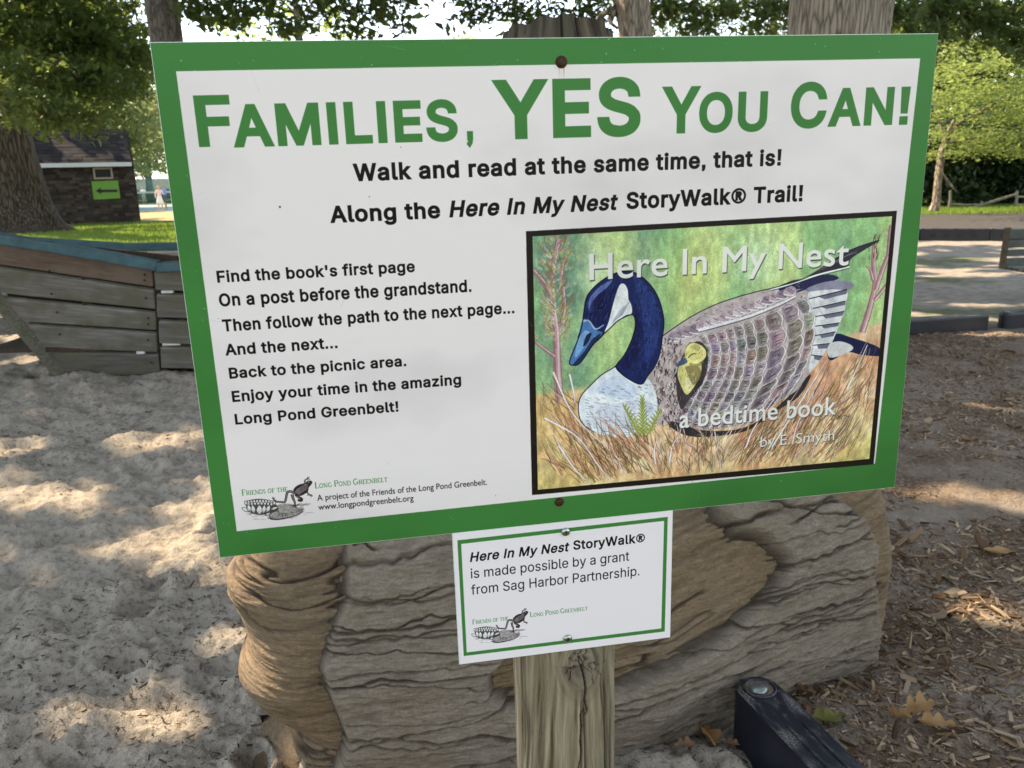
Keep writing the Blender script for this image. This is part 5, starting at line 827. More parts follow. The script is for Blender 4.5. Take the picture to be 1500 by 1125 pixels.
# sand patch beyond the first row of edging on the right
farside = (cs > 0) & (gc[:, 1] > 7.95+.17*(gc[:, 0]-3.9))
def submesh(name, sel):
    F = gF[sel]; u, inv = np.unique(F, return_inverse=True); return mesh_np(name, gV[u], inv.reshape(F.shape)[:, ::-1])
m = NT('sand', .95, .12); co = m.coord()
n1 = m.noise(co, 3, 5); n2 = m.noise(co, 38, 4, .7); n3 = m.noise(co, 240, 2)
c = m.ramp(n1, [(.3, (.40, .34, .26)), (.7, (.50, .43, .335))])
c = m.mix(m.ramp(n2, [(.50, (0, 0, 0)), (.68, (.8, .8, .8))]), c, (.15, .12, .088))
c = m.mix(m.math('MULTIPLY', m.ramp(n1, [(.52, (0, 0, 0)), (.75, (1, 1, 1))]), .45), c, (.19, .15, .11))
c = m.mix(m.ramp(n3, [(.35, (.3, .3, .3)), (.6, (0, 0, 0))]), c, (.22, .19, .15))
n4 = m.noise(co, 13, 5, .7)
c = m.mix(m.ramp(n4, [(.34, (.6, .6, .6)), (.46, (0, 0, 0))]), c, (.14, .115, .085))
m.color(c); h = m.math('ADD', m.math('ADD', m.math('MULTIPLY', n2, .5), m.math('MULTIPLY', n4, .8)), m.math('MULTIPLY', n3, .25)); m.bump(h, .9, .028); M['sand'] = m.m
m = NT('chip_soil', .95, .12); co = m.coord(); n1 = m.noise(co, 2.2, 4); n2 = m.noise(co, 45, 5, .75); v = m.n('TexVoronoi', Scale=60.); m.l(m.coord((1, 2.2, 1), rot=(0, 0, .6)), v.inputs[0])
c = m.ramp(n2, [(.3, (.07, .045, .027)), (.5, (.165, .115, .075)), (.72, (.28, .215, .15))])
c = m.mix(m.math('MULTIPLY', m.ramp(n1, [(.42, (0, 0, 0)), (.60, (1, 1, 1))]), .8), c, (.29, .24, .185))
c = m.mix(.35, c, m.mix(.5, v.outputs['Color'], (.16, .12, .09)), 'OVERLAY') if False else c
m.color(c); m.bump(m.math('ADD', n2, m.math('MULTIPLY', v.outputs[0], .5)), .8, .015); M['chip_soil'] = m.m
m = NT('far_sand', .95, .1); co = m.coord(); n1 = m.noise(co, .55, 4); n2 = m.noise(co, 7, 5)
c = m.ramp(n2, [(.35, (.22, .19, .15)), (.65, (.36, .31, .25))]); c = m.mix(m.ramp(n1, [(.52, (0, 0, 0)), (.6, (.8, .8, .8))]), c, (.10, .12, .045))
m.color(c); m.bump(n2, .5, .03); M['far_sand'] = m.m
link('sand_ground', submesh('sand_ground', (cs <= 0) & (gc[:, 1] < 24)), M['sand'])['kind'] = 'structure'
link('wood_chip_ground', submesh('wood_chip_ground', (cs > 0) & ~farside), M['chip_soil'])['kind'] = 'structure'
link('playground_sand', submesh('playground_sand', farside), M['far_sand'])['kind'] = 'structure'
# the wide ground sheet out to the horizon, a little lower
m = NT('lawn', .95, .1); co = m.coord(); n1 = m.noise(co, .35, 4); n2 = m.noise(co, 9, 5, .7)
c = m.ramp(n2, [(.3, (.055, .085, .018)), (.7, (.12, .165, .035))]); c = m.mix(m.ramp(n1, [(.55, (0, 0, 0)), (.7, (.7, .7, .7))]), c, (.19, .16, .08))
m.color(c); m.bump(n2, .7, .05); M['lawn'] = m.m
s = MB(); s.add([(-400, -60, -.075), (400, -60, -.075), (400, 500, -.075), (-400, 500, -.075)], [(0, 1, 2, 3)])
tag(s.build('lawn', M['lawn']), kind='structure')
def sheet(name, P, mat, z):
    s = MB(); s.add([(p[0], p[1], z) for p in P], [tuple(range(len(P)))]); return tag(s.build(name, mat), kind='structure')
q = lambda *pp: [G(*p) for p in pp]
m = NT('dry_field', .95, .1); co = m.coord(); n = m.noise(co, 3, 5); m.color(m.ramp(n, [(.3, (.34, .27, .11)), (.7, (.46, .38, .18))])); M['dry'] = m.m
m = NT('court', .7, .3); co = m.coord(); n = m.noise(co, 1, 4); m.color(m.ramp(n, [(.3, (.26, .38, .36)), (.7, (.33, .45, .43))])); M['court'] = m.m
sheet('dry_field', [(-46, 39.2), (0, 39.2), (0, 54.5), (-48, 54.5)], M['dry'], -.06)
sheet('tennis_court', [(-60, 54.6), (0, 54.6), (0, 78), (-60, 78)], M['court'], -.056)
M['asphalt'] = plain('asphalt', (.11, .105, .11), .9, var=.2, scale=3)
sheet('path', [tuple(G(*p, -.062)[:2]) for p in ((243, 332), (420, 331), (420, 317.5), (226, 320.5))], M['asphalt'], -.062)
# mulch bank and strip beyond the far edging on the right
M['mulch'] = plain('dark_mulch', (.052, .043, .036), .95, var=.5, scale=8)
sheet('mulch_bed', [(6.2, 18.4), (40, 11.), (46, 21.), (16, 26.5), (6.2, 27.)], M['mulch'], .02)

# wood chips: a dense litter near the camera, thin debris on the sand
def chips(name, n, box, size, seed, cond, cols, dens=2.0, zoff=.0):
    rg = np.random.RandomState(seed); x0, x1, y0, y1 = box
    x = rg.uniform(x0, x1, n*3); y = y0+(y1-y0)*rg.rand(n*3)**dens; k = cond(x, y); x = x[k][:n]; y = y[k][:n]; n = len(x)
    z = hz(x, y)+zoff
    L = size*np.exp(rg.randn(n)*.46); W = L*rg.uniform(.12, .36, n); T = L*rg.uniform(.04, .10, n)
    a = rg.uniform(0, 2*math.pi, n); p = rg.normal(0, .28, n); ro = rg.normal(0, .4, n)
    ex = np.stack([np.cos(a)*np.cos(p), np.sin(a)*np.cos(p), np.sin(p)], -1); up = np.tile([0., 0, 1], (n, 1)); ey = np.cross(up, ex); ey /= np.linalg.norm(ey, axis=1)[:, None]; ez = np.cross(ex, ey)
    ey2 = ey*np.cos(ro)[:, None]+ez*np.sin(ro)[:, None]; ez2 = np.cross(ex, ey2)
    c = np.stack([x, y, z+T*.5+np.abs(np.sin(p))*L*.3], -1)
    V = []
    for sz in (-1, 1):
        for sx, sy in ((-1, -1), (1, -1), (1, 1), (-1, 1)):
            kx = rg.uniform(.7, 1.15, n)*sx*.5*L; ky = rg.uniform(.45, 1.15, n)*sy*.5*W
            V.append(c+ex*kx[:, None]+ey2*ky[:, None]+ez2*(sz*.5*T)[:, None])
    V = np.stack(V, 1).reshape(-1, 3); b = np.arange(n)[:, None]*8
    F = np.concatenate([b+np.array(f) for f in ((3, 2, 1, 0), (4, 5, 6, 7), (0, 1, 5, 4), (1, 2, 6, 5), (2, 3, 7, 6), (3, 0, 4, 7))])
    m = NT(name+'_wood', .85, .2); r = m.rnd(); c_ = m.ramp(r, cols); m.color(c_); m.bump(m.noise(m.coord(), 300, 3), .4, .002)
    return tag(link(name, mesh_np(name, V, F, False), m.m), kind='stuff')
CH = [(0., (.055, .03, .016)), (.25, (.14, .082, .042)), (.5, (.22, .145, .08)), (.75, (.31, .23, .145)), (.95, (.42, .31, .19))]
chips('wood_chips', 34000, (.35, 5.2, .95, 8.2), .0185, 1, lambda x, y: (chip_side(x, y) > -.02) & (x < .9+y*.75) & (fbm2(x*1.1+4, y*1.1, 3, 13)+.12*(fbm2(x*6, y*6, 2, 14)-.5) > .375), CH, 1.55)
chips('fine_litter', 26000, (.35, 4.2, .95, 6.5), .0095, 5, lambda x, y: (chip_side(x, y) > -.03) & (fbm2(x*2.3, y*2.3, 3, 12) > .40), CH, 1.5, .002)
chips('large_wood_chips', 2200, (.6, 3.0, 1.2, 3.4), .028, 2, lambda x, y: (chip_side(x, y) > .02) & (fbm2(x*1.6, y*1.6, 2, 3) > .42), CH, 1.2, .004)
chips('bark_debris', 30000, (-7, 1.0, 1.0, 8.5), .0105, 3, lambda x, y: (chip_side(x, y) < 0) & (x > -.7-y*.72) & (fbm2(x*1.4, y*1.4, 3, 8)+.12*np.clip((3.4-y), 0, 2)*(x > -2) > .50),
      [(0., (.03, .02, .014)), (.5, (.075, .052, .036)), (.85, (.14, .10, .07)), (1., (.28, .23, .17))], 1.8, .001)
# ================================================================ carved playground log behind the sign
BX = np.array([-1.2, -.75, -.2, .33, .62, 1.13, 1.5]); BY = np.array([1.80, 1.83, 1.88, 1.99, 2.14, 2.40, 2.55])
def log_surf(s, t, inset=0.):
    """s along the log (world x of the front foot), t 0..1 front foot -> over the top -> back foot"""
    T = np.array([0, .12, .26, .40, .50, .58, .72, .86, 1.0])
    D = np.array([.04, -.02, -.035, .0, .08, .24, .46, .60, .62]); Z = np.array([-.10, .10, .28, .46, .60, .68, .66, .40, -.10])
    tt = np.clip(t, 0, 1)
    def cr(P):
        k = np.clip(np.searchsorted(T, tt, 'right')-1, 0, len(T)-2); f = (tt-T[k])/(T[k+1]-T[k]); Pm = P[np.maximum(k-1, 0)]; P0 = P[k]; P1 = P[k+1]; P2 = P[np.minimum(k+2, len(T)-1)]
        return .5*(2*P0+(P1-Pm)*f+(2*Pm-5*P0+4*P1-P2)*f*f+(3*P0-Pm-3*P1+P2)*f**3)
    d = cr(D); z = cr(Z)
    xl = -.735+.10*sstep(.30, .10, z)-.10*sstep(.12, -.05, z)+.05*np.sin(z*21)*.5; xr = 1.245
    e0 = np.clip((xl+.22-s)/.22, 0, 1); e1 = np.clip((s-(xr-.14))/.14, 0, 1)
    e = np.maximum(1-np.sqrt(np.maximum(1-e0**2, 0)), 1-np.sqrt(np.maximum(1-e1**2, 0)))
    dm = .30; d = d+(dm-d)*e; z = z*(1-.12*e)
    return d, z
def log_xyz(s, t):
    d, z = log_surf(s, t); yb = np.interp(s, BX, BY); sl = np.gradient(BY, BX); k = np.interp(s, BX, sl)
    n = np.sqrt(1+k*k); return np.stack([s-d*k/n, yb+d/n, z], -1)
def px_to_log(P):
    out = []
    for px, py in P:
        x = 0.; y = 2.
        for _ in range(6):
            q = AT(px, py, y); y = float(np.interp(q[0], BX, BY))-.01
        out.append((q[0], q[2]))
    return np.array(out)
Lft = px_to_log([(480, 700), (497, 800), (492, 830), (500, 885), (476, 935), (468, 970), (488, 1020), (503, 1058), (496, 1090), (488, 1125), (480, 1180)])
Rgt = px_to_log([(1225, 690), (1228, 738), (1262, 760), (1276, 792), (1268, 832), (1280, 900), (1274, 940), (1270, 990)])
Hole = px_to_log([(1040, 720), (1050, 780), (1075, 797), (1110, 801), (1139, 822), (1122, 850), (1085, 882), (1040, 920), (985, 945), (925, 972), (880, 992), (800, 1008), (745, 1008), (724, 994), (722, 976), (742, 958), (800, 930), (860, 860), (900, 760), (930, 700)])
def poly_sd(x, z, P):
    ins = np.zeros(x.shape, bool); dist = np.full(x.shape, 9.)
    for i in range(len(P)):
        x0, z0 = P[i]; x1, z1 = P[(i+1) % len(P)]
        c = (z0 > z) != (z1 > z); ins ^= c & (x < (x1-x0)*(z-z0)/((z1-z0) or 1e-9)+x0)
        dx, dz = x1-x0, z1-z0; u = np.clip(((x-x0)*dx+(z-z0)*dz)/(dx*dx+dz*dz+1e-12), 0, 1); dist = np.minimum(dist, np.hypot(x-x0-u*dx, z-z0-u*dz))
    return np.where(ins, -dist, dist)     # negative inside
ls = np.linspace(-.90, 1.26, 720); lt = np.concatenate([np.linspace(0, .5, 300), np.linspace(.5, 1, 60)[1:]])
LS, LT = np.meshgrid(ls, lt)
P0 = log_xyz(LS, LT)
# drop everything left of the rounded end
_, _z = log_surf(LS, LT)
du = np.gradient(P0, axis=1); dv = np.gradient(P0, axis=0); Nn = np.cross(du, dv); Nn /= np.linalg.norm(Nn, axis=-1)[..., None]+1e-12
if Nn[100, 300, 1] > 0: Nn = -Nn
X, Z = P0[..., 0], P0[..., 2]
front = sstep(.62, .5, LT)
gr = lambda n, w: 1-sstep(0, w, np.abs(n-.5))
warp = fbm2(X*2.2, Z*2.5, 3, 60); warp2 = fbm2(X*9, Z*9, 2, 61)
# wood: fine wavy striations
nw = fbm2(X*4+warp*1.5, Z*40+warp*4-X*6, 4, 62, .6)
big = fbm2(X*2.8+3, Z*4.5, 2, 66)
wcr = gr(fbm2(X*4, Z*30+warp*5-X*5, 3, 63), .05)*sstep(.42, .55, fbm2(X*5, Z*8, 2, 64))
wood_d = .035*(big-.5)+.016*(nw-.5)-.010*wcr
_w = np.arange(X.size).reshape(X.shape)
LF = np.stack([_w[:-1, :-1], _w[:-1, 1:], _w[1:, 1:], _w[1:, :-1]], -1).reshape(-1, 4)
d0, _ = log_surf(LS, LT)
valid = ~((np.abs(d0-.30) < 1e-4) & (LS < 0))
okf = valid.ravel()[LF].any(1)
Vc = P0+Nn*wood_d[..., None]
def cut(name, V, F, attrs):
    u, inv = np.unique(F, return_inverse=True)
    return mesh_np(name, V.reshape(-1, 3)[u], inv.reshape(F.shape), True, {k: ('POINT', a.ravel()[u]) for k, a in attrs.items()})
groove = np.clip(np.clip((.48-nw)*2.2, 0, 1)+wcr*.9, 0, 1)
log = empty('carved_log', (.2, 2.3, 0), 0, 'large sculpted playground log of brown wood wrapped in grey bark, lying behind the sign post', 'play log')
def rockmat(name, a, b, crack, warm):
    m = NT(name, .82, .22); co = m.coord(); g = m.attr('groove'); n1 = m.noise(co, 4, 5); n2 = m.noise(m.coord((14, 14, 60)), 2.2, 5, .65, .5); n3 = m.noise(co, 140, 3)
    c = m.ramp(n2, [(.28, a), (.72, b)]); c = m.mix(m.ramp(n1, [(.45, (0, 0, 0)), (.68, (.6, .6, .6))]), c, warm)
    c = m.mix(m.math('MULTIPLY', g, .95, True), c, crack); c = m.mix(.35, c, m.ramp(n3, [(.3, (.3, .3, .3)), (.7, (.72, .72, .72))]), 'OVERLAY')
    m.color(c); m.bump(m.math('ADD', n2, m.math('MULTIPLY', n3, .35)), .75, .012); return m.m
M['log_wood'] = rockmat('log_wood', (.125, .083, .046), (.26, .18, .105), (.045, .03, .02), (.20, .15, .10))
M['log_bark'] = rockmat('log_bark', (.155, .122, .088), (.29, .238, .18), (.05, .036, .024), (.19, .15, .10))
o = link('wood_core', cut('wood_core', Vc, LF[okf], {'groove': groove}), M['log_wood'], log, True)
# bark layer
xl = np.interp(Z, Lft[::-1, 1], Lft[::-1, 0]); xr = np.interp(Z, Rgt[::-1, 1], Rgt[::-1, 0])
sdh = np.where(LT < .55, poly_sd(X, Z, Hole), 1.)
sd = np.minimum(np.minimum(X-xl, xr-X), sdh)+.007*(warp2-.5)
wv = warp*1.6-X*.5
nb = fbm2(X*2.6, Z*9+wv, 3, 70, .5); nb2 = fbm2(X*11, Z*52+wv*2.4, 4, 71, .6); nfine = fbm2(X*40, Z*70, 3, 76, .6)
cr1 = np.zeros_like(X); lip = np.zeros_like(X); rk = np.random.RandomState(17)
for i in range(84):   # long wavering cracks between the bark layers, each with a swollen lip above it
    z0 = -.02+.70*(i+rk.uniform(-.4, .4))/84; xc = rk.uniform(-.5, 1.2); hl = rk.uniform(.12, .52); ph = rk.uniform(0, 50)
    zi = z0+.03*(vnoise(X*2.6+ph, X*0, 91)-.5)*2+.012*(vnoise(X*9+ph, X*0, 92)-.5)*2+.004*(vnoise(X*42+ph, X*0, 93)-.5)*2-.035*(X-xc)*rk.uniform(-.6, 1)
    ext = sstep(hl, hl*.75, np.abs(X-xc)); wdt = rk.uniform(.0012, .0042)*(.5+1.0*vnoise(X*14+ph, X*0, 94)); amp = rk.uniform(.5, 1)
    dz_ = Z-zi; c_ = np.exp(-(dz_/wdt)**2)*ext*amp; cr1 = np.maximum(cr1, c_)
    lip = np.maximum(lip, np.where(dz_ > 0, np.exp(-dz_/.022), np.exp(dz_/.004))*ext*amp)
cr2 = X*0
bark_d = .050*sstep(-.006, .030, sd)-.016+.034*(nb-.5)*sstep(0, .1, sd)+(.016*(nb2-.5)+.007*(nfine-.5)+.008*lip)*sstep(-.004, .03, sd)-.020*cr1-.010*cr2+.035*(big-.5)
Vb = P0+Nn*(bark_d+.014)[..., None]
fs = (sd.ravel()[LF].max(1) > -.012) & okf
groove2 = np.clip(cr1*1.2+cr2*.7+np.clip((.45-nb2)*2.5, 0, 1)*.55+sstep(.024, -.004, sd)*.95, 0, 1)
link('bark_shell', cut('bark_shell', Vb, LF[fs], {'groove': groove2}), M['log_bark'], log, True)
# ================================================================ the post and its two boards
SO = np.array([-0.36698152, 0.96476703, 1.0515163]); SA = np.array([0.90136497, 0.15112284, 0.00995371]); SB = np.array([-0.00369693, -0.01752818, 0.5949443])
ea = Vector(SA).normalized(); en = ea.cross(Vector(SB)).normalized(); eb = en.cross(ea)
if en.y > 0: en = -en
eb = en.cross(ea)
SM = Matrix((( ea.x, eb.x, en.x, SO[0]), (ea.y, eb.y, en.y, SO[1]), (ea.z, eb.z, en.z, SO[2]), (0, 0, 0, 1)))
def board(name, label, w, h, th, u0, v0, z0, cv, rough):
    root = empty(name, (0, 0, 0), 0, label, 'sign'); root.matrix_world = SM @ Matrix.Translation((u0, v0, z0))
    MBx = MB(); MBx.box((w/2, h/2, -th/2), (w, h, th))
    b = MBx.build('board', M['board_edge'], root, bevel=.0004)
    me = bpy.data.meshes.new('print'); e = .0007; nu, nv = 24, 16
    # the printed face: a very slightly uneven sheet just proud of the board
    V = [(e+(w-2*e)*i/nu, e+(h-2*e)*j/nv, .0006) for j in range(nv+1) for i in range(nu+1)]
    F = [(j*(nu+1)+i, j*(nu+1)+i+1, (j+1)*(nu+1)+i+1, (j+1)*(nu+1)+i) for j in range(nv) for i in range(nu)]
    me.from_pydata(V, [], F); uv = me.uv_layers.new(name='UVMap')
    for p in me.polygons:
        for li in p.loop_indices: c = me.vertices[me.loops[li].vertex_index].co; uv.data[li].uv = (c.x/w, c.y/h)
    link('printed_face', me, image_mat(name+'_print', cv, rough), root)
    return root
def screw(root, u, v, r, mat, z=.0012):
    pr = [(r*.98, 0), (r, r*.12), (r*.93, r*.3), (r*.75, r*.45), (r*.45, r*.52)]
    s = MB(); s.lathe(pr, (u, v, z), 20); o = s.build('screw', mat, root, smooth_=True)
    s = MB(); P = []
    for i in range(12):
        a = math.pi*i/6; q = r*(.42 if i % 2 == 0 else .25); P.append((u+q*math.cos(a), v+q*math.sin(a), z+r*.56))
    s.add(P, [tuple(range(12))]); s.build('socket', M['dark_socket'], o)
    if mat == M['rust']:
        s = MB(); s.lathe([(r*1.25, 0), (r*1.15, r*.08)], (u, v, z-.0003), 20); s.build('washer_stain', M['rust'], o)
cvm = main_print(); cvp = plate_print()
sign = board('story_sign', 'large green-bordered white sign with a painted goose picture, screwed to the wooden post', SW, SH, .0032, 0, 0, 0, cvm, .27)
screw(sign, .4422, .5693, .0056, M['rust']); screw(sign, .4307, .0293, .0050, M['rust'])
plate = board('grant_plate', 'small white plate with a thin green border hanging just below the large sign', PW, PH, .0032, PO[0], PO[1], .0008, cvp, .3)
screw(plate, .4383-PO[0], -.0135-PO[1], .0060, M['zinc']); screw(plate, .4388-PO[0], -.1732-PO[1], .0060, M['zinc'])
# ---- post
pc = SO+SA/.9140*.437; n_ = np.array(en); PR = .0725
pcx, pcy = pc[0]-n_[0]*(PR+.004)+.014, pc[1]-n_[1]*(PR+.004)+.004
post = empty('sign_post', (pcx, pcy, 0), 0, 'weathered round wooden post with a cracked knot, holding up both signs', 'post')
TOPZ = 1.680
def post_mesh():
    za = np.concatenate([np.linspace(-.3, .55, 30), np.linspace(.552, 1.06, 250), np.linspace(1.07, TOPZ-.03, 30), np.linspace(TOPZ-.028, TOPZ, 10)])
    na = 400; a = np.linspace(0, 2*math.pi, na, endpoint=False); A, Zz = np.meshgrid(a, za)
    # arc coordinate measured from the side that faces the camera
    arc = ((A+math.pi/2+math.pi) % (2*math.pi)-math.pi)*PR
    def px2post(px, py):
        d = RAY(px, py); o = CAM-np.array([pcx, pcy, 0]); aa = d[0]**2+d[1]**2; bb = 2*(o[0]*d[0]+o[1]*d[1]); cc = o[0]**2+o[1]**2-PR**2
        t = (-bb-math.sqrt(max(bb*bb-4*aa*cc, 0)))/(2*aa); p = o+d*t; an = math.atan2(p[1], p[0]); return (((an+math.pi/2+math.pi) % (2*math.pi))-math.pi)*PR, p[2]
    k = px2post(852, 975)
    r = np.hypot((arc-k[0])/.034, (Zz-k[1])/.055); inf = np.exp(-r*r*.9)
    gu = arc+np.sign(arc-k[0])*0+(arc-k[0])*(-.62)*np.exp(-((arc-k[0])/.05)**2)*np.exp(-((Zz-k[1])/.11)**2)*(-1)
    # rings round the knot blend into the straight grain
    grain = fbm2(gu*150+5*fbm2(arc*14, Zz*4, 3, 80), Zz*7, 5, 81, .6)
    rr = np.hypot((arc-k[0]), (Zz-k[1])*.62)
    ring = fbm2(rr*230, np.arctan2(Zz-k[1], arc-k[0])*.8, 3, 82)
    wk = sstep(1.4, .5, r); g = grain*(1-wk)+ring*wk
    crack = np.zeros_like(A)
    def line_(pts, w):
        nonlocal crack
        Q = [px2post(*p) for p in pts]
        for (u0, v0), (u1, v1) in zip(Q[:-1], Q[1:]):
            dx, dz = u1-u0, v1-v0; t = np.clip(((arc-u0)*dx+(Zz-v0)*dz)/(dx*dx+dz*dz+1e-12), 0, 1)
            dd = np.hypot(arc-u0-t*dx, Zz-v0-t*dz)+.0008*(fbm2(arc*300, Zz*300, 2, 83)-.5); crack = np.maximum(crack, sstep(w*1.5, w*.35, dd))
    c0 = (851, 973)
    line_([c0, (855, 990), (858, 1010), (857, 1025), (860, 1040), (858, 1048)], .0013); line_([(857, 1040), (850, 1048), (853, 1066), (850, 1085), (853, 1100), (848, 1125), (850, 1180)], .0009)
    for pts in ([c0, (843, 968), (835, 966)], [c0, (845, 962), (840, 957)], [c0, (858, 966), (866, 962), (874, 963)], [c0, (862, 970), (872, 972), (882, 968)], [c0, (856, 960), (858, 950)], [c0, (842, 976), (832, 980), (828, 990)], [c0, (864, 976), (872, 980), (876, 990)], [c0, (848, 960), (850, 948)], [c0, (866, 985), (870, 1000)], [c0, (838, 985), (832, 998)]):
        line_([(px_+2.2*math.sin(px_*3.1+k_), py_+2.0*math.cos(py_*2.3)) if k_ else (px_, py_) for k_, (px_, py_) in enumerate([q_ for a_, b_ in zip(pts[:-1], pts[1:]) for q_ in (a_, ((a_[0]+b_[0])/2, (a_[1]+b_[1])/2))]+[pts[-1]])], .00042)
    chk = sstep(.045, .0, np.abs(fbm2(arc*55, Zz*1.1, 2, 85)-.5))*sstep(.5, .62, fbm2(arc*20, Zz*2.2, 2, 86))*(1-wk)
    Rr = PR*(1+.03*np.cos(A*2+1)+.02*np.sin(A*3+Zz*4)+.03*(fbm2(A/6.28*9, Zz*2.2, 2, 87)-.5))+.0045*(g-.5)-.006*crack-.003*chk+.0015*inf
    topj = sstep(TOPZ-.03, TOPZ, Zz); Rr = Rr*(1-.06*topj); jag = fbm2(A/6.28*38, Zz*0, 2, 88); Zj = Zz-.008*topj*jag-.004*topj*np.sin(A*2+1)
    Rr = Rr-.005*topj*sstep(.35, .5, fbm2(A/6.28*26, Zz*6, 2, 89))
    V = np.stack([Rr*np.cos(A), Rr*np.sin(A), Zj], -1).reshape(-1, 3); nz = len(za)
    i = np.arange(nz*na).reshape(nz, na); F = np.stack([i[:-1], np.roll(i, -1, 1)[:-1], np.roll(i, -1, 1)[1:], i[1:]], -1).reshape(-1, 4)
    return mesh_np('shaft', V, F, True, {'grain': ('POINT', g.ravel()), 'crack': ('POINT', np.clip(crack+.8*chk+sstep(TOPZ-.06, TOPZ-.02, Zz)*(.45+.5*fbm2(A/6.28*60, Zz*8, 2, 96)), 0, 1).ravel()), 'knot': ('POINT', (wk*inf).ravel())})
m = NT('post_wood', .82, .2); g = m.attr('grain'); ck = m.attr('crack'); kn = m.attr('knot'); co = m.coord(); n1 = m.noise(m.coord((1, 1, .35)), 9, 4); n2 = m.noise(co, 300, 3)
c = m.ramp(g, [(.27, (.085, .06, .036)), (.42, (.18, .138, .09)), (.56, (.25, .198, .132)), (.75, (.36, .295, .21))])
c = m.mix(m.ramp(n1, [(.5, (0, 0, 0)), (.66, (.45, .45, .45))]), c, (.15, .155, .115)); c = m.mix(m.math('MULTIPLY', kn, .75), c, (.13, .105, .085)); c = m.mix(ck, c, (.018, .012, .009))
m.color(c); m.bump(m.math('ADD', g, m.math('MULTIPLY', n2, .3)), .5, .004); M['post'] = m.m
link('shaft', post_mesh(), M['post'], post)
s = MB(); rgp = random.Random(2); V = [(0, 0, TOPZ-.012)]; n = 60
for r_ in (.35, .7, .95):
    for j in range(n):
        a = 2*math.pi*j/n; V.append((PR*.94*r_*math.cos(a), PR*.94*r_*math.sin(a), TOPZ-.012-(.006 if r_ > .9 else 0)+rgp.uniform(-.004, .003)))
F = [(0, 1+j, 1+(j+1) % n) for j in range(n)]+[(1+k*n+j, 1+k*n+(j+1) % n, 1+(k+1)*n+(j+1) % n, 1+(k+1)*n+j) for k in range(2) for j in range(n)]
s.add([(a, b, c_) for a, b, c_ in V], [f[::-1] for f in F]); s.build('end_grain', wood('end_grain', (.04, .03, .022), (.16, .13, .10), 0, 20), post)
# ================================================================ black plastic edging
m = NT('black_plastic', .38, .45); co = m.coord(); n = m.noise(co, 6, 3); sp = m.noise(m.coord(), 420, 2, .5); ar = m.noise(m.coord((1, 3, 1)), 9, 4)
up = m.n('SeparateXYZ'); m.l(m.n('NewGeometry').outputs['Normal'], up.inputs[0])
sandy = m.math('MULTIPLY', m.math('MULTIPLY', m.ramp(sp, [(.53, (0, 0, 0)), (.57, (1, 1, 1))]), m.ramp(ar, [(.44, (0, 0, 0)), (.62, (.9, .9, .9))])), m.math('GREATER_THAN', up.outputs[2], .6))
dust = m.math('MULTIPLY', m.ramp(ar, [(.4, (0, 0, 0)), (.7, (.25, .25, .25))]), m.math('GREATER_THAN', up.outputs[2], .6))
c = m.ramp(n, [(.3, (.006, .007, .013)), (.7, (.012, .014, .022))]); c = m.mix(dust, c, (.10, .09, .08)); c = m.mix(sandy, c, (.27, .24, .20))
m.color(c); m.l(m.math('ADD', .34, m.math('MULTIPLY', sandy, .5)), m.p.inputs['Roughness']); m.bump(m.noise(co, 120, 3), .12, .002); M['plastic'] = m.m
def edging(loc, ang, L, label, group, cap=True, W=.125, H=.165):
    t = empty('plastic_edging', loc, ang, label, 'garden edging', group)
    # rounded plan outline: local +x runs along the module, the eye of the near end at the origin
    out = [(W/2*math.cos(a), W/2*math.sin(a)) for a in np.linspace(math.pi/2, 3*math.pi/2, 13)]+[(L, -W/2), (L, W/2)]
    s = MB(); n = len(out); prof = [(1.0, 0.), (1.0, H-.022), (.985, H-.010), (.955, H-.003), (.90, H)]
    V = []
    for k, z in prof:
        ins = W/2*(1-k)
        for x, y in out:
            l_ = math.hypot(x, y) if x < 0 or abs(x) < 1e-6 else None
            if x <= 1e-6: V.append((x*(1-ins/(W/2)), y*(1-ins/(W/2)), z))
            else: V.append((x-ins, y-math.copysign(ins, y), z))
    F = []
    for i in range(len(prof)-1):
        for j in range(n): F.append((i*n+j, i*n+(j+1) % n, (i+1)*n+(j+1) % n, (i+1)*n+j))
    F.append(tuple((len(prof)-1)*n+j for j in range(n)))
    s.add(V, F); s.build('beam', M['plastic'], t, smooth_=False)
    # low ribs along the top
    for y in (-.022, .022):
        s = MB(); s.box(((L+.16)/2, y, H+.0015), (L-.16, .008, .003)); s.build('rib', M['plastic'], t, bevel=.001)
    # raised ring, dirt-filled recess and spike head
    s = MB(); s.lathe([(.044, H-.002), (.0435, H+.004), (.040, H+.006), (.036, H+.004), (.0355, H-.001)], (0, 0, 0), 32); s.build('eye_ring', M['plastic'], t, smooth_=True)
    s = MB(); s.lathe([(.0352, H+.0004), (.0350, H+.0012)], (0, 0, 0), 28); s.build('dirt_fill', M['chip_soil'], t)
    if cap:
        s = MB(); s.lathe([(.023, H+.001), (.0235, H+.004), (.021, H+.009), (.013, H+.0125), (.004, H+.0135)], (.004, -.006, 0), 26); s.build('spike_head', M['spike'], t, smooth_=True)
    return t
M['spike'] = plain('spike_head_metal', (.22, .25, .23), .32, .75, var=.25, scale=120)
HB = .165
e0 = G(1113, 1007, HB+.004); e1 = G(1213, 1110, HB)
ang = math.atan2(e1[1]-e0[1], e1[0]-e0[0])
edging((e0[0], e0[1], 0), ang, 1.22, 'black plastic edging beam with a round spike head, at the bottom right of the log', None)
p0, p1 = G(1339, 483), G(1438, 480)
d = (p1-p0)/np.linalg.norm(p1-p0)
a_r = math.atan2(G(1500, 474)[1]-G(1338, 485)[1], G(1500, 474)[0]-G(1338, 485)[0])
dr = np.array([math.cos(a_r), math.sin(a_r), 0]); E1 = G(1441, 481); L = 1.25
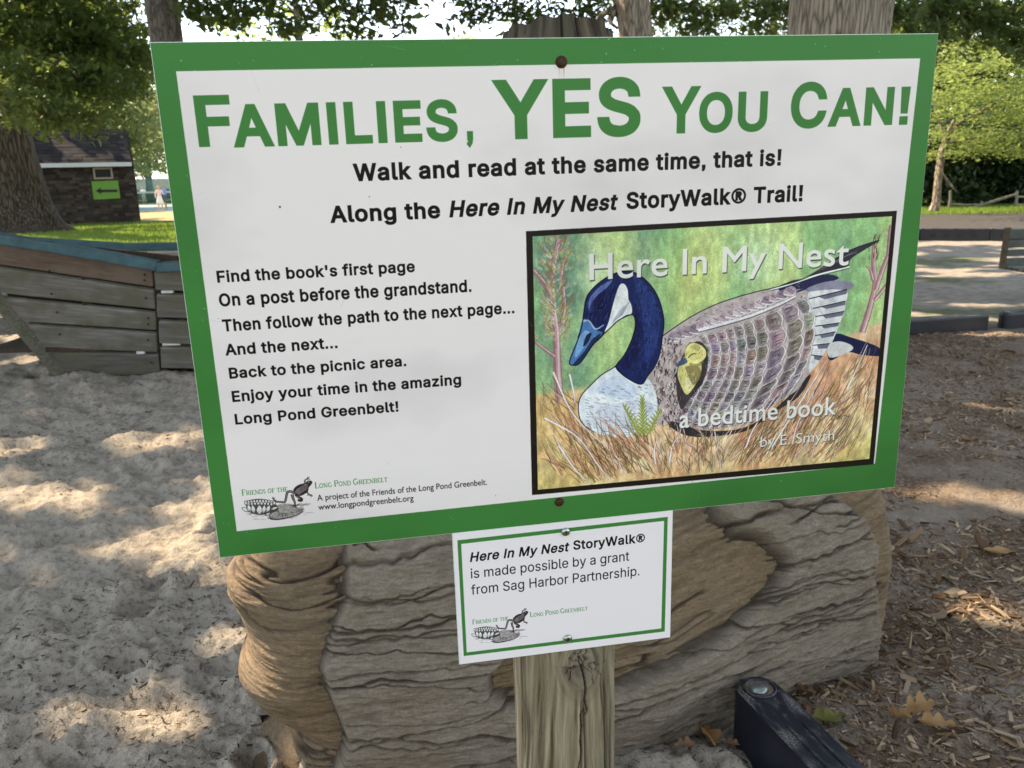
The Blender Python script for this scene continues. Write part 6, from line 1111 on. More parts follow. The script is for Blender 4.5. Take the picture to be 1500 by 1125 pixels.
for k in range(-2, 1):
    st = E1+dr*((L+.05)*k+(.17 if k >= 0 else -.02))
    lab = {0: 'black plastic edging module just right of the gap with sunlit chips', -1: 'black plastic edging module reaching from behind the sign to the gap with sunlit chips'}.get(k, 'black plastic edging module of the row that continues out of sight')
    edging((st[0]+.06*dr[0], st[1]+.06*dr[1], -.01), a_r, L, lab, 'edging modules along the far side of the wood chips', H=.15)
q0, q1 = G(1350, 352), G(1468, 353); a2 = math.atan2(q1[1]-q0[1], q1[0]-q0[0]); d2 = np.array([math.cos(a2), math.sin(a2), 0])
for k in range(-1, 2):
    st = q0+d2*((1.27)*k+.0)
    t = edging((st[0], st[1], -.02), a2, 1.22, {-1: 'dark slotted edging module of the farthest row, reaching in behind the sign', 0: 'dark slotted edging module in the middle of the farthest row before the mulch bank', 1: 'dark slotted edging module of the farthest row, behind the bench'}[k], 'far row of dark edging in front of the mulch bank', cap=False, H=.26, W=.14)
    for j in range(4):
        s = MB(); s.box((.2+.25*j, -.0715, .13), (.12, .006, .09)); s.build('slot', M['dark_socket'], t)  # black plates on the face stand for the dark of open holes
# ================================================================ wooden play boat
boat = empty('play_boat', (-3.6, 7.1, 0), 0, 'wooden playground boat half sunk in the sand, with grey plank sides and a teal rail', 'play boat')
def hull(px, py, off=0.):
    """measured point carried onto the near side of the hull (it leans outwards towards the rail)"""
    y = 6.6
    for _ in range(8):
        p = AT(px, py, y); y = 6.76-.46*p[2]+.10*max(0, -3.3-p[0])
    return p+np.array([0, -off, 0])
def plank(corners, th, mat, name='plank'):
    P = [hull(*c) for c in corners]      # bottom-left, bottom-right, top-right, top-left
    nrm = np.cross(P[1]-P[0], P[3]-P[0]); nrm /= np.linalg.norm(nrm)
    if nrm[1] > 0: nrm = -nrm
    s = MB(); s.hexa([p-nrm*th*.5 for p in P]+[p+nrm*th*.5 for p in P])
    cen = np.mean(P, 0); ax = P[1]-P[0]; ax /= np.linalg.norm(ax)
    # local frame so that the grain runs along the plank
    zz = nrm; yy = np.cross(zz, ax); Mx = Matrix(((ax[0], yy[0], zz[0], cen[0]), (ax[1], yy[1], zz[1], cen[1]), (ax[2], yy[2], zz[2], cen[2]), (0, 0, 0, 1)))
    inv = Mx.inverted(); s.v = [tuple(inv @ Vector(v)) for v in s.v]
    o = s.build(name, mat, boat, bevel=.012, seg=3); o.matrix_parent_inverse = Matrix.Translation(boat.location).inverted(); o.matrix_world = Mx; o.matrix_basis = boat.matrix_world @ Mx if False else Mx
    return o
TH = .045
plank([(-60, 377), (226, 418.5), (224, 391), (-60, 342)], TH, M['plank_red'])
plank([(-40, 423), (229, 451), (226, 424), (-40, 385)], TH, M['plank'])
plank([(33, 469), (230, 482), (229, 457), (5, 435)], TH, M['plank'])
plank([(68, 508), (232, 514), (230, 487), (41, 474)], TH, M['plank'])
plank([(97, 551), (236, 546), (233, 518), (76, 514)], TH, M['plank'])
for r_ in ([(229, 423), (430, 430), (430, 392), (226, 393)], [(231, 463), (430, 470), (430, 436), (230, 430)], [(234, 501), (430, 507), (430, 475), (233, 469)], [(237, 537), (430, 541), (430, 512), (236, 507)]):
    plank(r_, TH, M['plank'])
def beam3(name, pts, w, h, mat, parent=boat, bev=.01):
    s = MB(); P = [Vector([float(c) for c in p]) for p in pts]
    V = []; F = []
    for i, p in enumerate(P):
        d_ = (P[min(i+1, len(P)-1)]-P[max(i-1, 0)]).normalized(); side = d_.cross(Vector((0, 0, 1))).normalized(); up_ = side.cross(d_)
        for a_, b_ in ((-1, -1), (1, -1), (1, 1), (-1, 1)): V.append(p+side*a_*w/2+up_*b_*h/2)
    for i in range(len(P)-1):
        for j in range(4): F.append((i*4+j, i*4+(j+1) % 4, (i+1)*4+(j+1) % 4, (i+1)*4+j))
    F.append((0, 1, 2, 3)); F.append(tuple((len(P)-1)*4+j for j in (3, 2, 1, 0)))
    s.add(V, F); return s.build(name, mat, parent, bevel=bev, ws=True)
# teal rail: along the near side, and round the far side
rl = [hull(px, py) for px, py in ((-150, 322), (-60, 335), (0, 349), (80, 362), (160, 376), (232, 389))]
beam3('rail', rl, .13, .075, M['teal']); beam3('rail', [hull(232.5, 390)+[0, 0, -.004], hull(290, 389.5), hull(430, 391)], .13, .07, M['teal'])
zr = rl[-1][2]
beam3('rail', [(-6.2, 6.9, 1.42), (-5.0, 7.6, 1.12), (-3.6, 8.05, .95), (-1.6, 8.1, .92)], .13, .07, M['teal'])
farp = [(-6.1, 6.95, 1.35), (-5.0, 7.6, 1.06), (-3.6, 8.05, .89), (-1.6, 8.1, .86)]
for k in range(4):
    beam3('far_plank', [np.array(p)+[0, -.09*k-.02, -.19*k*p[2]/.95-.08] for p in farp[1:]], .045, .15, M['plank'])
# keel board, frame posts and the dark inside
kp = [hull(-60, 330, .0), hull(8, 452), hull(55, 508), hull(104, 562)]
k0 = hull(-40, 395); k1 = hull(102, 560)
beam3('keel_board', [hull(-52, 375, .03), hull(20, 463, .03), hull(60, 510, .03), hull(100, 558, .03)], .10, .085, wood('keel_wood', (.06, .055, .04), (.17, .155, .115), 0, 4, stain=(.08, .09, .045)))
beam3('frame_post', [hull(229, 392)+[0, .045, 0], hull(232, 470)+[0, .045, 0], hull(238, 556)+[0, .045, 0]], .07, .05, M['boat_dark'])
beam3('frame_post', [hull(120, 372)+[0, .05, 0], hull(128, 556)+[0, .05, 0]], .07, .05, M['boat_dark'])
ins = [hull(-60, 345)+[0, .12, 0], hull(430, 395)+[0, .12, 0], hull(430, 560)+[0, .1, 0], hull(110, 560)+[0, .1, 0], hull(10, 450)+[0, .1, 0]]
s = MB(); s.add(ins+[p+[0, .02, 0] for p in ins], [(0, 1, 2, 3, 4), (9, 8, 7, 6, 5)]+[(i, (i+1) % 5, 5+(i+1) % 5, 5+i) for i in range(5)]); s.build('inner_dark_sheet', M['boat_dark'], boat, ws=True)  # dark sheet set behind the gaps between the planks
for (a_, b_, w_) in ((246, 427, 16), (252, 503.5, 26), (207, 516, 12)):
    p = hull(a_, b_)+[0, -.005, 0]; s = MB(); s.box(p, (w_*.0055, .03, .022)); s.build('spacer_block', M['pad'], boat, bevel=.004, ws=True)
rgb_ = random.Random(6)
for (px, py) in ((214, 402), (216, 436), (219, 465), (219, 497), (224, 530), (214, 410), (219, 474), (75, 396), (78, 430), (86, 457), (90, 489)):
    p = hull(px, py)+[0, -.026, .0]; s = MB(); s.lathe([(.009, 0), (.008, .004), (.004, .006)], (0, 0, 0), 10, Matrix.Rotation(R(90), 3, 'X')); o = s.build('bolt_head', M['dark_socket'], boat, ws=True); o.location = tuple(p)
# deck and stern close the hull off
s = MB(); s.box((-3.0, 7.3, .25), (2.4, 1.3, .04)); s.build('deck', M['boat_dark'], boat, ws=True)
s = MB(); s.box((-1.52, 7.2, .5), (.05, 1.75, .9)); s.build('stern_panel', M['plank'], boat, ws=True)

# ================================================================ shed with its arrow sign
W0 = G(205, 325); YS = 0.; TH_S = R(24.5)
_sx = np.array([math.cos(TH_S), math.sin(TH_S), 0]); _sy = np.array([-math.sin(TH_S), math.cos(TH_S), 0])
def sh(px, py):
    """measured point on the front wall, in the shed's own frame (origin at its right front foot)"""
    d = RAY(px, py); t = ((W0-CAM) @ _sy)/(d @ _sy); p = CAM+d*t-W0; return np.array([p @ _sx, 0., p[2]])
zc = sh(120, 240)[2]; xr = .02; xl_ = sh(-60, 300)[0]; dep = 4.2
shed = empty('shed', (W0[0], W0[1], -.07), TH_S, 'dark shingled shed with a grey roof and a small high window, beyond the lawn', 'shed')
s = MB(); s.box(((xr+xl_)/2, YS+dep/2, (zc-.1)/2), (xr-xl_-.02, dep-.02, zc+.1)); s.build('wall_core', M['shed_wall'], shed)
s = MB(); n = 21; ch = zc/n; rs = random.Random(8)
for i in range(n):
    z = i*ch; x = xl_
    while x < xr:      # lapped shingle courses on the front, each shingle proud of the course above it
        w_ = rs.uniform(.13, .34); x2 = min(x+w_, xr); t_ = rs.uniform(.018, .034)
        s.hexa([(x+.004, YS-t_, z), (x2-.004, YS-t_, z), (x2-.004, YS+.0, z), (x+.004, YS+.0, z), (x+.004, YS-.006, z+ch*1.05), (x2-.004, YS-.006, z+ch*1.05), (x2-.004, YS+.0, z+ch*1.05), (x+.004, YS+.0, z+ch*1.05)]); x = x2
m = NT('shingle_wall', .9, .1); r = m.rnd(); c = m.ramp(r, [(0, (.03, .023, .018)), (.6, (.055, .043, .034)), (1, (.085, .07, .056))]); n2 = m.noise(m.coord((8, 8, 1.5)), 4, 4); m.color(m.mix(.4, c, m.ramp(n2, [(.3, (.2, .2, .2)), (.7, (.7, .7, .7))]), 'OVERLAY')); M['shingle_wall'] = m.m
s.build('shingle_siding', M['shingle_wall'], shed)
s = MB(); s.box((xr+.0, YS+dep/2, zc/2), (.05, dep, zc)); s.build('side_siding', M['shed_wall'], shed)
rdg = sh(190, 200.5)[2]; dz = 1.5
pr_ = [(YS-.32, zc-.02), (YS+dep/2, zc+dz), (YS+dep+.32, zc-.02)]
s = MB(); x0, x1 = xl_-.3, xr-.06
for a_, b_ in ((0, 1), (1, 2)):
    (y0, z0), (y1, z1) = pr_[a_], pr_[b_]
    s.hexa([(x0, y0, z0), (x1, y0, z0), (x1, y1, z1), (x0, y1, z1), (x0, y0, z0+.09), (x1, y0, z0+.09), (x1, y1, z1+.09), (x0, y1, z1+.09)])
rf = s.build('roof', M['shingle_roof'], shed)
s = MB()
for j in range(11):
    f = j/11.; y0 = YS-.33+f*(dep/2+.33); z0 = zc+.07+f*(dz+.02); x = x0
    while x < x1:
        w_ = rs.uniform(.25, .5); x2 = min(x+w_, x1); e = rs.uniform(.012, .03); s.box(((x+x2)/2, y0+.1, z0+.055+e), (x2-x-.01, .24, .02), Matrix.Rotation(math.atan2(dz, dep/2+.32), 3, 'X')); x = x2
m = NT('roof_tabs', .92, .1); r = m.rnd(); m.color(m.ramp(r, [(0, (.02, .018, .02)), (1, (.055, .046, .043))])); s.build('shingle_tabs', m.m, shed)
s = MB(); s.box(((x0+x1)/2, YS-.335, zc+.02), (x1-x0, .03, .17)); s.build('fascia', M['white_trim'], shed)
s = MB(); s.add([(xr+.02, YS, zc-.05), (xr+.02, YS+dep, zc-.05), (xr+.02, YS+dep/2, zc+dz-.05), (xr-.04, YS, zc-.05), (xr-.04, YS+dep, zc-.05), (xr-.04, YS+dep/2, zc+dz-.05)], [(0, 1, 2), (5, 4, 3), (0, 3, 4, 1), (1, 4, 5, 2), (2, 5, 3, 0)]); s.build('gable', M['shed_wall'], shed)
a_, b_ = sh(137.5, 260), sh(163.5, 243); cx_, cz_ = (a_[0]+b_[0])/2, (a_[2]+b_[2])/2; w_, h_ = b_[0]-a_[0], b_[2]-a_[2]
s = MB()
for x_, z_, ww, hh in ((0, h_/2-.03, w_, .07), (0, -h_/2+.03, w_, .07), (-w_/2+.035, 0, .07, h_-.13), (w_/2-.035, 0, .07, h_-.13)): s.box((cx_+x_, YS-.055, cz_+z_), (ww, .05, hh))
wf = s.build('window_frame', plain('window_paint', (.34, .27, .2), .6), shed)
s = MB(); s.box((cx_, YS-.04, cz_), (w_-.13, .012, h_-.13)); pane = s.build('pane', M['glass_dark'], wf); 
A_ = [sh(*p) for p in ((133.5, 263), (172.5, 262), (176, 288), (137, 290))]; ctr = np.mean(A_, 0)
asn = empty('arrow_sign', (W0[0], W0[1], -.07), TH_S, 'bright lime green board with a black arrow pointing left, fixed to the shed wall', 'arrow sign')
s = MB(); s.hexa([(p[0], YS-.075, p[2]) for p in A_[::-1]]+[(p[0], YS-.055, p[2]) for p in A_[::-1]]); s.build('board', M['lime_sign'], asn)
arr = [(139.5, 277.2), (147.5, 272), (147, 275.3), (171.5, 275), (172, 279), (147.6, 279.2), (148.5, 282)]
Q = [sh(*p) for p in arr]; s = MB(); s.add([(p[0], YS-.083, p[2]) for p in Q]+[(p[0], YS-.077, p[2]) for p in Q], [tuple(range(7))[::-1], tuple(range(7, 14))]+[(i, (i+1) % 7, 7+(i+1) % 7, 7+i) for i in range(7)]); s.build('arrow', M['black_paint'], asn)

# ================================================================ bench at the right edge
b0 = G(1471, 455); yb_ = b0[1]+.35
def bp(px, py): return AT(px, py, yb_)
bench = empty('park_bench', (bp(1480, 400)[0]+.8, yb_, 0), 0, 'park bench seen from behind at the right edge, grey-green slats on a brown frame', 'bench')
xa = bp(1470, 360)[0]; Lb = 1.7
for i, (t_, b_2) in enumerate(((336.5, 350.5), (353.5, 363.5), (366.5, 376), (379, 391))):
    zt, zb = bp(1475, t_)[2], bp(1475, b_2)[2]; s = MB(); s.box((xa+Lb/2+.02+.006*i, yb_+.02+.02*(i), (zt+zb)/2), (Lb, .035, zt-zb)); s.build('back_slat', M['bench'], bench, bevel=.006, ws=True)
zt, zb = bp(1470, 333)[2], bp(1470, 394)[2]
for xx in (xa+.01, xa+Lb-.02):
    s = MB(); s.hexa([(xx, yb_-.05+.07, zb), (xx+.05, yb_-.05+.07, zb), (xx+.05, yb_+.0+.07, zb), (xx, yb_+.07, zb), (xx-.03, yb_-.06, zt), (xx+.02, yb_-.06, zt), (xx+.02, yb_-.01, zt), (xx-.03, yb_-.01, zt)]); s.build('frame_end', M['bench_frame'], bench, bevel=.006, ws=True)
zs = bp(1490, 399)[2]
for k in range(4):
    s = MB(); s.box((xa+Lb/2+.19, yb_+.16+.11*k, zs), (Lb-.24, .095, .04)); s.build('seat_slat', M['bench'] if k else M['bench_frame'], bench, bevel=.006, ws=True)
for xx in (xa+.85, xa+Lb-.2):
    s = MB(); s.box((xx, yb_+.32, zs/2-.02), (.07, .09, zs)); s.build('leg', M['bench_frame'], bench, bevel=.005, ws=True)
    s = MB(); s.box((xx, yb_+.3, .03), (.09, .5, .05)); s.build('foot', M['bench_frame'], bench, bevel=.005, ws=True)
    s = MB(); s.hexa([(xx-.02, yb_+.30, zs-.06), (xx+.02, yb_+.30, zs-.06), (xx+.02, yb_+.36, zs-.03), (xx-.02, yb_+.36, zs-.03), (xx-.02, yb_+.02, zt-.1), (xx+.02, yb_+.02, zt-.1), (xx+.02, yb_+.06, zt-.1), (xx-.02, yb_+.06, zt-.1)]); s.build('bracket', M['bench_frame'], bench, ws=True)

# ================================================================ rail fence at the wood's edge
f0 = G(1487, 303); rail_f = empty('rail_fence', (f0[0], f0[1], 0), 0, 'old split rail fence with one sloping dropped rail at the wood edge', 'fence')
yf = f0[1]
def fp(px, py, dy=0): return AT(px, py, yf+dy)
for px in (1487, 1437, 1600, 1390):
    a_ = fp(px, 304); h_ = (fp(px, 279)[2] if px != 1437 else fp(px, 295)[2]); s = MB(); s.tube([(a_[0], a_[1], -.1), (a_[0]+.02, a_[1], h_*.5), (a_[0], a_[1], h_)], [.055, .05, .045], 8); s.build('post', M['fence_rail'], rail_f, ws=True)
s = MB(); s.tube([fp(1428, 303, -.15), fp(1458, 294, -.14), fp(1488, 284.5, -.13)], [.045, .055, .04], 8); s.build('rail', M['fence_rail'], rail_f, ws=True)
for (u_, v_) in (((1487, 300), (1600, 300)), ((1390, 299), (1437, 299.5)), ((1487, 288), (1600, 290))):
    s = MB(); s.tube([fp(*u_, .0), fp((u_[0]+v_[0])/2, (u_[1]+v_[1])/2+.8, .0), fp(*v_, .0)], .035, 8); s.build('rail', M['fence_rail'], rail_f, ws=True)

# ================================================================ tennis court fence, net and players
def fence_green(y, x0, x1, h):
    t = empty('court_fence', (x0, y, 0), 0, 'tall green chain-link fence with windscreen behind the tennis court', 'fence')
    for i in range(int((x1-x0)/3)+1):
        s = MB(); s.tube([(3*i, 0, -.1), (3*i, 0, h)], .04, 6); s.build('post', M['fence_green'], t)
    for z in (h, h*.6): s = MB(); s.tube([(0, 0, z), (x1-x0, 0, z)], .035, 6); s.build('top_rail', M['fence_green'], t)
    for k, (z0, z1, al) in enumerate(((.25, h*.6-.04, .80), (h*.6+.04, h-.05, .28))):
        m = NT('windscreen_%s' % ('solid' if k == 0 else 'mesh'), .8, .1); m.color(m.ramp(m.noise(m.coord(), 1.2, 3), [(.3, (.10, .19, .165)), (.7, (.17, .27, .235))]))
        tr = m.n('BsdfTransparent'); mx = m.n('MixShader'); mx.inputs[0].default_value = al; m.l(tr.outputs[0], mx.inputs[1]); m.l(m.p.outputs[0], mx.inputs[2]); m.l(mx.outputs[0], m.out.inputs[0])
        s = MB(); L_ = x1-x0; s.box((L_/2, .02, (z0+z1)/2), (L_, .012, z1-z0)); s.build('windscreen' if k == 0 else 'mesh_panel', m.m, t)
fence_green(82., -52, -4, 3.6)
net = empty('tennis_net', (-27, 69, 0), 0, 'tennis net with a white top band across the court', 'net')
s = MB(); s.box((0, 0, 1.02), (13, .03, .12)); s.build('tape', M['white_trim'], net)
m = NT('net_cord', .8, .1); m.color((.05, .09, .06)); tr = m.n('BsdfTransparent'); mx = m.n('MixShader'); mx.inputs[0].default_value = .45; m.l(tr.outputs[0], mx.inputs[1]); m.l(m.p.outputs[0], mx.inputs[2]); m.l(mx.outputs[0], m.out.inputs[0])
s = MB(); s.box((0, 0, .49), (13, .01, .94)); s.build('netting', m.m, net)
for x in (-6.5, 6.5): s = MB(); s.tube([(x, 0, 0), (x, 0, 1.1)], .05, 8); s.build('post', M['fence_green'], net)

def person(loc, rz, H, skin, hair, top, bottom, label, stride=.12, arm=.5, skirt=False, long_=False):
    root = empty('person', loc, rz, label, 'person'); k = H/1.7
    J = {'pel': (0, 0, .95), 'sp': (0, .01, 1.15), 'ch': (0, 0, 1.34), 'nk': (0, .0, 1.47), 'hd': (0, -.02, 1.58), 'ht': (0, -.02, 1.68),
         'hl': (.09, 0, .90), 'kl': (.10, -stride, .5), 'al': (.10, -stride*.6, .09), 'tl': (.11, -stride*.6-.15, .03), 'hr': (-.09, 0, .90), 'kr': (-.10, stride*.4, .5), 'ar': (-.10, stride*1.3, .10), 'tr': (-.11, stride*1.3-.14, .03),
         'sl': (.17, 0, 1.40), 'el': (.25, -.08, 1.15), 'wl': (.22, -.28*arm-.05, 1.02+.2*arm), 'fl': (.20, -.34*arm-.09, 1.02+.26*arm), 'sr': (-.17, 0, 1.40), 'er': (-.26, -.05, 1.14), 'wr': (-.26, -.2, .98), 'fr': (-.26, -.27, .93)}
    E = [('pel', 'sp'), ('sp', 'ch'), ('ch', 'nk'), ('nk', 'hd'), ('hd', 'ht'), ('pel', 'hl'), ('hl', 'kl'), ('kl', 'al'), ('al', 'tl'), ('pel', 'hr'), ('hr', 'kr'), ('kr', 'ar'), ('ar', 'tr'), ('ch', 'sl'), ('sl', 'el'), ('el', 'wl'), ('wl', 'fl'), ('ch', 'sr'), ('sr', 'er'), ('er', 'wr'), ('wr', 'fr')]
    rad = dict(pel=.13, sp=.115, ch=.13, nk=.05, hd=.085, ht=.06, hl=.085, kl=.055, al=.038, tl=.03, hr=.085, kr=.055, ar=.038, tr=.03, sl=.06, el=.04, wl=.028, fl=.03, sr=.06, er=.04, wr=.028, fr=.03)
    ks = list(J); me = bpy.data.meshes.new('body'); me.from_pydata([tuple(c*k for c in J[q]) for q in ks], [(ks.index(a), ks.index(b)) for a, b in E], [])
    o = bpy.data.objects.new('body', me); COL.objects.link(o); o.parent = root
    sm = o.modifiers.new('skin', 'SKIN'); o.modifiers.new('sub', 'SUBSURF').levels = 1
    o.modifiers['sub'].render_levels = 1
    for i, q in enumerate(ks): me.skin_vertices[0].data[i].radius = (rad[q]*k, rad[q]*k)
    me.skin_vertices[0].data[0].use_root = True
    m = NT('skin_and_clothes', .7, .2); sx = m.n('SeparateXYZ'); m.l(m.coord(), sx.inputs[0]); z = sx.outputs[2]
    c = m.mix(m.math('GREATER_THAN', z, (.55 if skirt else .5)*k), skin, bottom); c = m.mix(m.math('GREATER_THAN', z, 1.02*k), c, top); c = m.mix(m.math('GREATER_THAN', z, 1.455*k), c, skin)
    m.color(c); me.materials.append(m.m)
    s = MB(); s.lathe([(.03*k, 1.49*k), (.085*k, 1.53*k), (.105*k, 1.62*k), (.085*k, 1.69*k), (.03*k, 1.72*k)], (0, .012, 0), 12); s.build('hair', plain('hair', hair, .6), root, smooth_=True)
    if skirt: s = MB(); s.lathe([(.26*k, .52*k), (.2*k, .72*k), (.14*k, .98*k), (.12*k, 1.05*k)], (0, 0, 0), 16); s.build('skirt', plain('skirt_cloth', bottom, .8), root, smooth_=True)
    return root
g = G(236, 309); person((g[0], g[1], -.05), .5, 1.55, (.62, .36, .27), (.5, .33, .18), (.8, .62, .6), (.82, .8, .8), 'person in a white tennis skirt and pale top standing on the court', .10, .8, True)
g = G(243.5, 306); person((g[0], g[1], -.05), -.6, 1.62, (.55, .33, .24), (.45, .3, .16), (.25, .35, .7), (.10, .12, .12), 'person in a blue top and dark shorts beside the player in the white skirt', .12, .4)
g = G(212, 299); person((g[0], g[1], -.05), .2, 1.5, (.6, .4, .3), (.3, .2, .12), (.8, .8, .8), (.8, .8, .8), 'person dressed all in white at the far side of the net', .05, .3)
# ================================================================ trees
def leaves(name, C, size, mat, parent=None, seed=0, flat=0., droop=.0, ws=True, aspect=.55, kind=None):
    """one small folded blade per centre"""
    rg = np.random.RandomState(seed); n = len(C); C = np.asarray(C, float)
    d = rg.normal(size=(n, 3)); d[:, 2] *= (1-flat); d[:, 2] -= droop; d /= np.linalg.norm(d, axis=1)[:, None]
    nn = rg.normal(size=(n, 3)); nn[:, 2] += 1.2+flat*4; side = np.cross(d, nn); side /= np.linalg.norm(side, axis=1)[:, None]+1e-9; up = np.cross(side, d)
    L = (size*np.clip(np.exp(rg.randn(n)*.33), .45, 2.)*.97)[:, None]; W = L*aspect*.5*rg.uniform(.7, 1.3, (n, 1))
    V = np.stack([C-d*L*.5, C-d*L*.05+side*W+up*W*.35, C+d*L*.5, C-d*L*.05-side*W+up*W*.35], 1).reshape(-1, 3)
    b = np.arange(n)[:, None]*4; F = np.concatenate([b+np.array([0, 1, 2]), b+np.array([0, 2, 3])])
    if parent is not None and ws: V = V-np.array(parent.location)
    o = link(name, mesh_np(name, V, F, False), mat, parent)
    if kind: o['kind'] = kind
    return o
def blob(c, r, n, rg, hollow=.35):
    v = rg.normal(size=(n, 3)); v /= np.linalg.norm(v, axis=1)[:, None]; u = (hollow+(1-hollow)*rg.rand(n))**.7
    return np.asarray(c)+v*u[:, None]*np.asarray(r)
def trunk(name, label, pts, rad, mat, cat='tree', group=None, n=28, res=None, twist=.06):
    t = empty(name, pts[0], 0, label, cat, group); P = np.array(pts, float); rad = np.array(rad, float)
    k = 40; u = np.linspace(0, len(P)-1, k); 
    Ps = np.stack([np.interp(u, range(len(P)), P[:, j]) for j in range(3)], 1); Rs = np.interp(u, range(len(P)), rad)
    Ps = smooth_path(Ps); a = np.linspace(0, 2*math.pi, n*2, endpoint=False); V = []
    for i in range(k):
        fl = 1+.10*np.sin(a*3+i*.05)+.05*np.sin(a*7+1+i*.1)+.07*(vnoise(a/6.28*20+50, np.full_like(a, i*.3), 5)-.5)
        fl = 1+(fl-1)*(1.6 if i < 4 else 1)
        V.append(np.stack([Ps[i, 0]+Rs[i]*fl*np.cos(a), Ps[i, 1]+Rs[i]*fl*np.sin(a), np.full_like(a, Ps[i, 2])], 1))
    V = np.concatenate(V)-np.array(pts[0]); na = len(a); i = np.arange(k*na).reshape(k, na)
    F = np.stack([i[:-1], np.roll(i, -1, 1)[:-1], np.roll(i, -1, 1)[1:], i[1:]], -1).reshape(-1, 4)
    link('trunk', mesh_np('trunk', V, F), mat, t); return t
def smooth_path(P):
    Q = P.copy()
    for _ in range(3): Q[1:-1] = (Q[:-2]+Q[1:-1]*2+Q[2:])/4
    return Q
def limbs(t, segs, mat, n=8, name='branches'):
    s = MB(); o = np.array(t.location)
    for pts, r0, r1 in segs:
        pts = [np.array(p, float)-o for p in pts]; P = smooth(pts, 4); s.tube(P, np.linspace(r0, r1, len(P)), n)
    s.build(name, mat, t, smooth_=True)['kind'] = 'stuff'
rgT = np.random.RandomState(21)
# --- where the sun reaches the ground: (ground point, radii) measured from the photograph
def under(p, r): p = np.asarray(p, float); g_ = p[:2]-p[2]*COT*SAZ/1.0; return (g_[0], g_[1], r[0], r[1])
SUNNY = []
def patch(px, py, rx, ry, z=0.): SUNNY.append(under(G(px, py, z), (rx, ry)))
for q in ((285, 780, .24, .24), (240, 795, .28, .18), (320, 766, .18, .24), (180, 803, .26, .14), (110, 800, .2, .10), (40, 802, .34, .13), (95, 1048, .26, .11), (30, 1062, .22, .10), (150, 1030, .10, .05), (60, 738, .35, .13), (130, 724, .25, .12), (255, 742, .20, .10), (20, 718, .3, .10),
          (240, 645, .35, .12), (20, 652, .35, .12), (300, 700, .2, .1), (60, 560, .45, .12), (180, 600, .2, .08),
          (1420, 735, .34, .15), (1360, 722, .3, .12), (1485, 742, .26, .12), (1420, 585, .35, .10), (1490, 590, .3, .12), (1350, 665, .22, .08), (1478, 468, .25, .16), (1450, 476, .16, .16),
          (1380, 1045, .10, .08), (1330, 1052, .09, .06), (1480, 1035, .12, .06), (1475, 805, .2, .07), (1300, 790, .1, .05), (1400, 560, .5, .12),
          (1370, 396, 1.0, .35), (1430, 402, .9, .22), (1370, 448, .7, .16), (1440, 450, .6, .12), (1400, 458, .6, .10), (1370, 357, 1.4, .5), (1450, 355, 1., .4), (1340, 462, .5, .2), (1480, 425, .5, .12)):
    patch(*q)
for px, py, rx, ry in ((395, 880, .17, .15), (370, 960, .17, .16), (430, 1000, .15, .15), (440, 1080, .18, .18), (400, 1110, .18, .18), (480, 960, .09, .12), (360, 860, .12, .12)):
    p = AT(px, py, 1.9); SUNNY.append(under(p, (rx, ry)))
SUNNY.append(under((-.04, 1.2, .88), (.17, .14))); SUNNY.append(under((-.04, 1.2, .65), (.17, .14)))
SUNNY = np.array(SUNNY)
def lit(P):
    g_ = P[:, :2]-P[:, 2:3]*COT*SAZ; wob = (fbm2(g_[:, 0]*3.2, g_[:, 1]*3.2, 2, 90)-.5)*.9
    far = np.hypot(g_[:, 0], g_[:, 1]); L = (fbm2(g_[:, 0]*.75+9, g_[:, 1]*1.6, 3, 91) > np.where(far > 13, .545, np.where(far > 8.5, .60, 2.))) | ((fbm2(g_[:, 0]*1.9+3, g_[:, 1]*3.6, 3, 93) > .655) & (far > 2.2))
    for x, y, rx, ry in SUNNY:
        L |= ((g_[:, 0]-x)/rx)**2+((g_[:, 1]-y)/ry)**2 < (1+wob)**2
    return L
def canopy(t, c, r, n, seed, size, z0=6.4, z1=9.4, mat='leaf_canopy', open_=True, name='crown'):
    rg = np.random.RandomState(seed); a = rg.uniform(0, 2*math.pi, n); q = np.sqrt(rg.rand(n)); P = np.stack([c[0]+r[0]*q*np.cos(a), c[1]+r[1]*q*np.sin(a), np.zeros(n)], 1)
    dome = 1-q**2*.55; P[:, 2] = z0+(z1-z0)*rg.rand(n)*dome
    P = P[~lit(P)]  # gaps shaped into the crown so sun lands on the SUNNY patches
    # keep the crown above the top edge of what the photograph shows as open
    el = (P[:, 2]-1.5)/np.hypot(P[:, 0], P[:, 1]); P = P[(el > .235) | (P[:, 1] < 0) | (not open_)]
    return leaves(name, P, size*1.18, M[mat], t, seed, flat=.5, aspect=.85)
# near trunks that carry the shade
def rayline(px0, py0, px1, py1, dist):
    a_ = CAM+RAY(px0, py0)*dist; b_ = CAM+RAY(px1, py1)*dist; return a_, b_
def stand(px0, py0, px1, py1, y, ztop):
    a_, b_ = AT(px0, py0, y), AT(px1, py1, y); d_ = (a_-b_)/(a_[2]-b_[2]); base = b_+d_*(-.1-b_[2]); return [base, base+d_*.5, base+d_*2., a_, base+d_*(ztop*.7), base+d_*ztop], d_
pts, _ = stand(1230, 8, 1226, 50, 6.3, 8.5); r_ = 60/FPX*6.55
tr1 = trunk('shade_tree', 'thick grey-brown trunk with ridged bark rising behind the right half of the sign', pts, [r_*1.35, r_*1.12, r_*1.02, r_, r_*.9, r_*.6], M['bark_near'], n=60)
pts, _ = stand(925, 5, 930, 52, 10.2, 9.); r_ = 21.5/FPX*10.5
tr2 = trunk('shade_tree', 'slender brown trunk rising behind the sign just right of the post', pts, [r_*1.4, r_*1.1, r_, r_, r_*.8, r_*.5], M['bark_near'])
pts, _ = stand(234, 0, 243, 60, 12., 9.5); r_ = 20.5/FPX*12.6
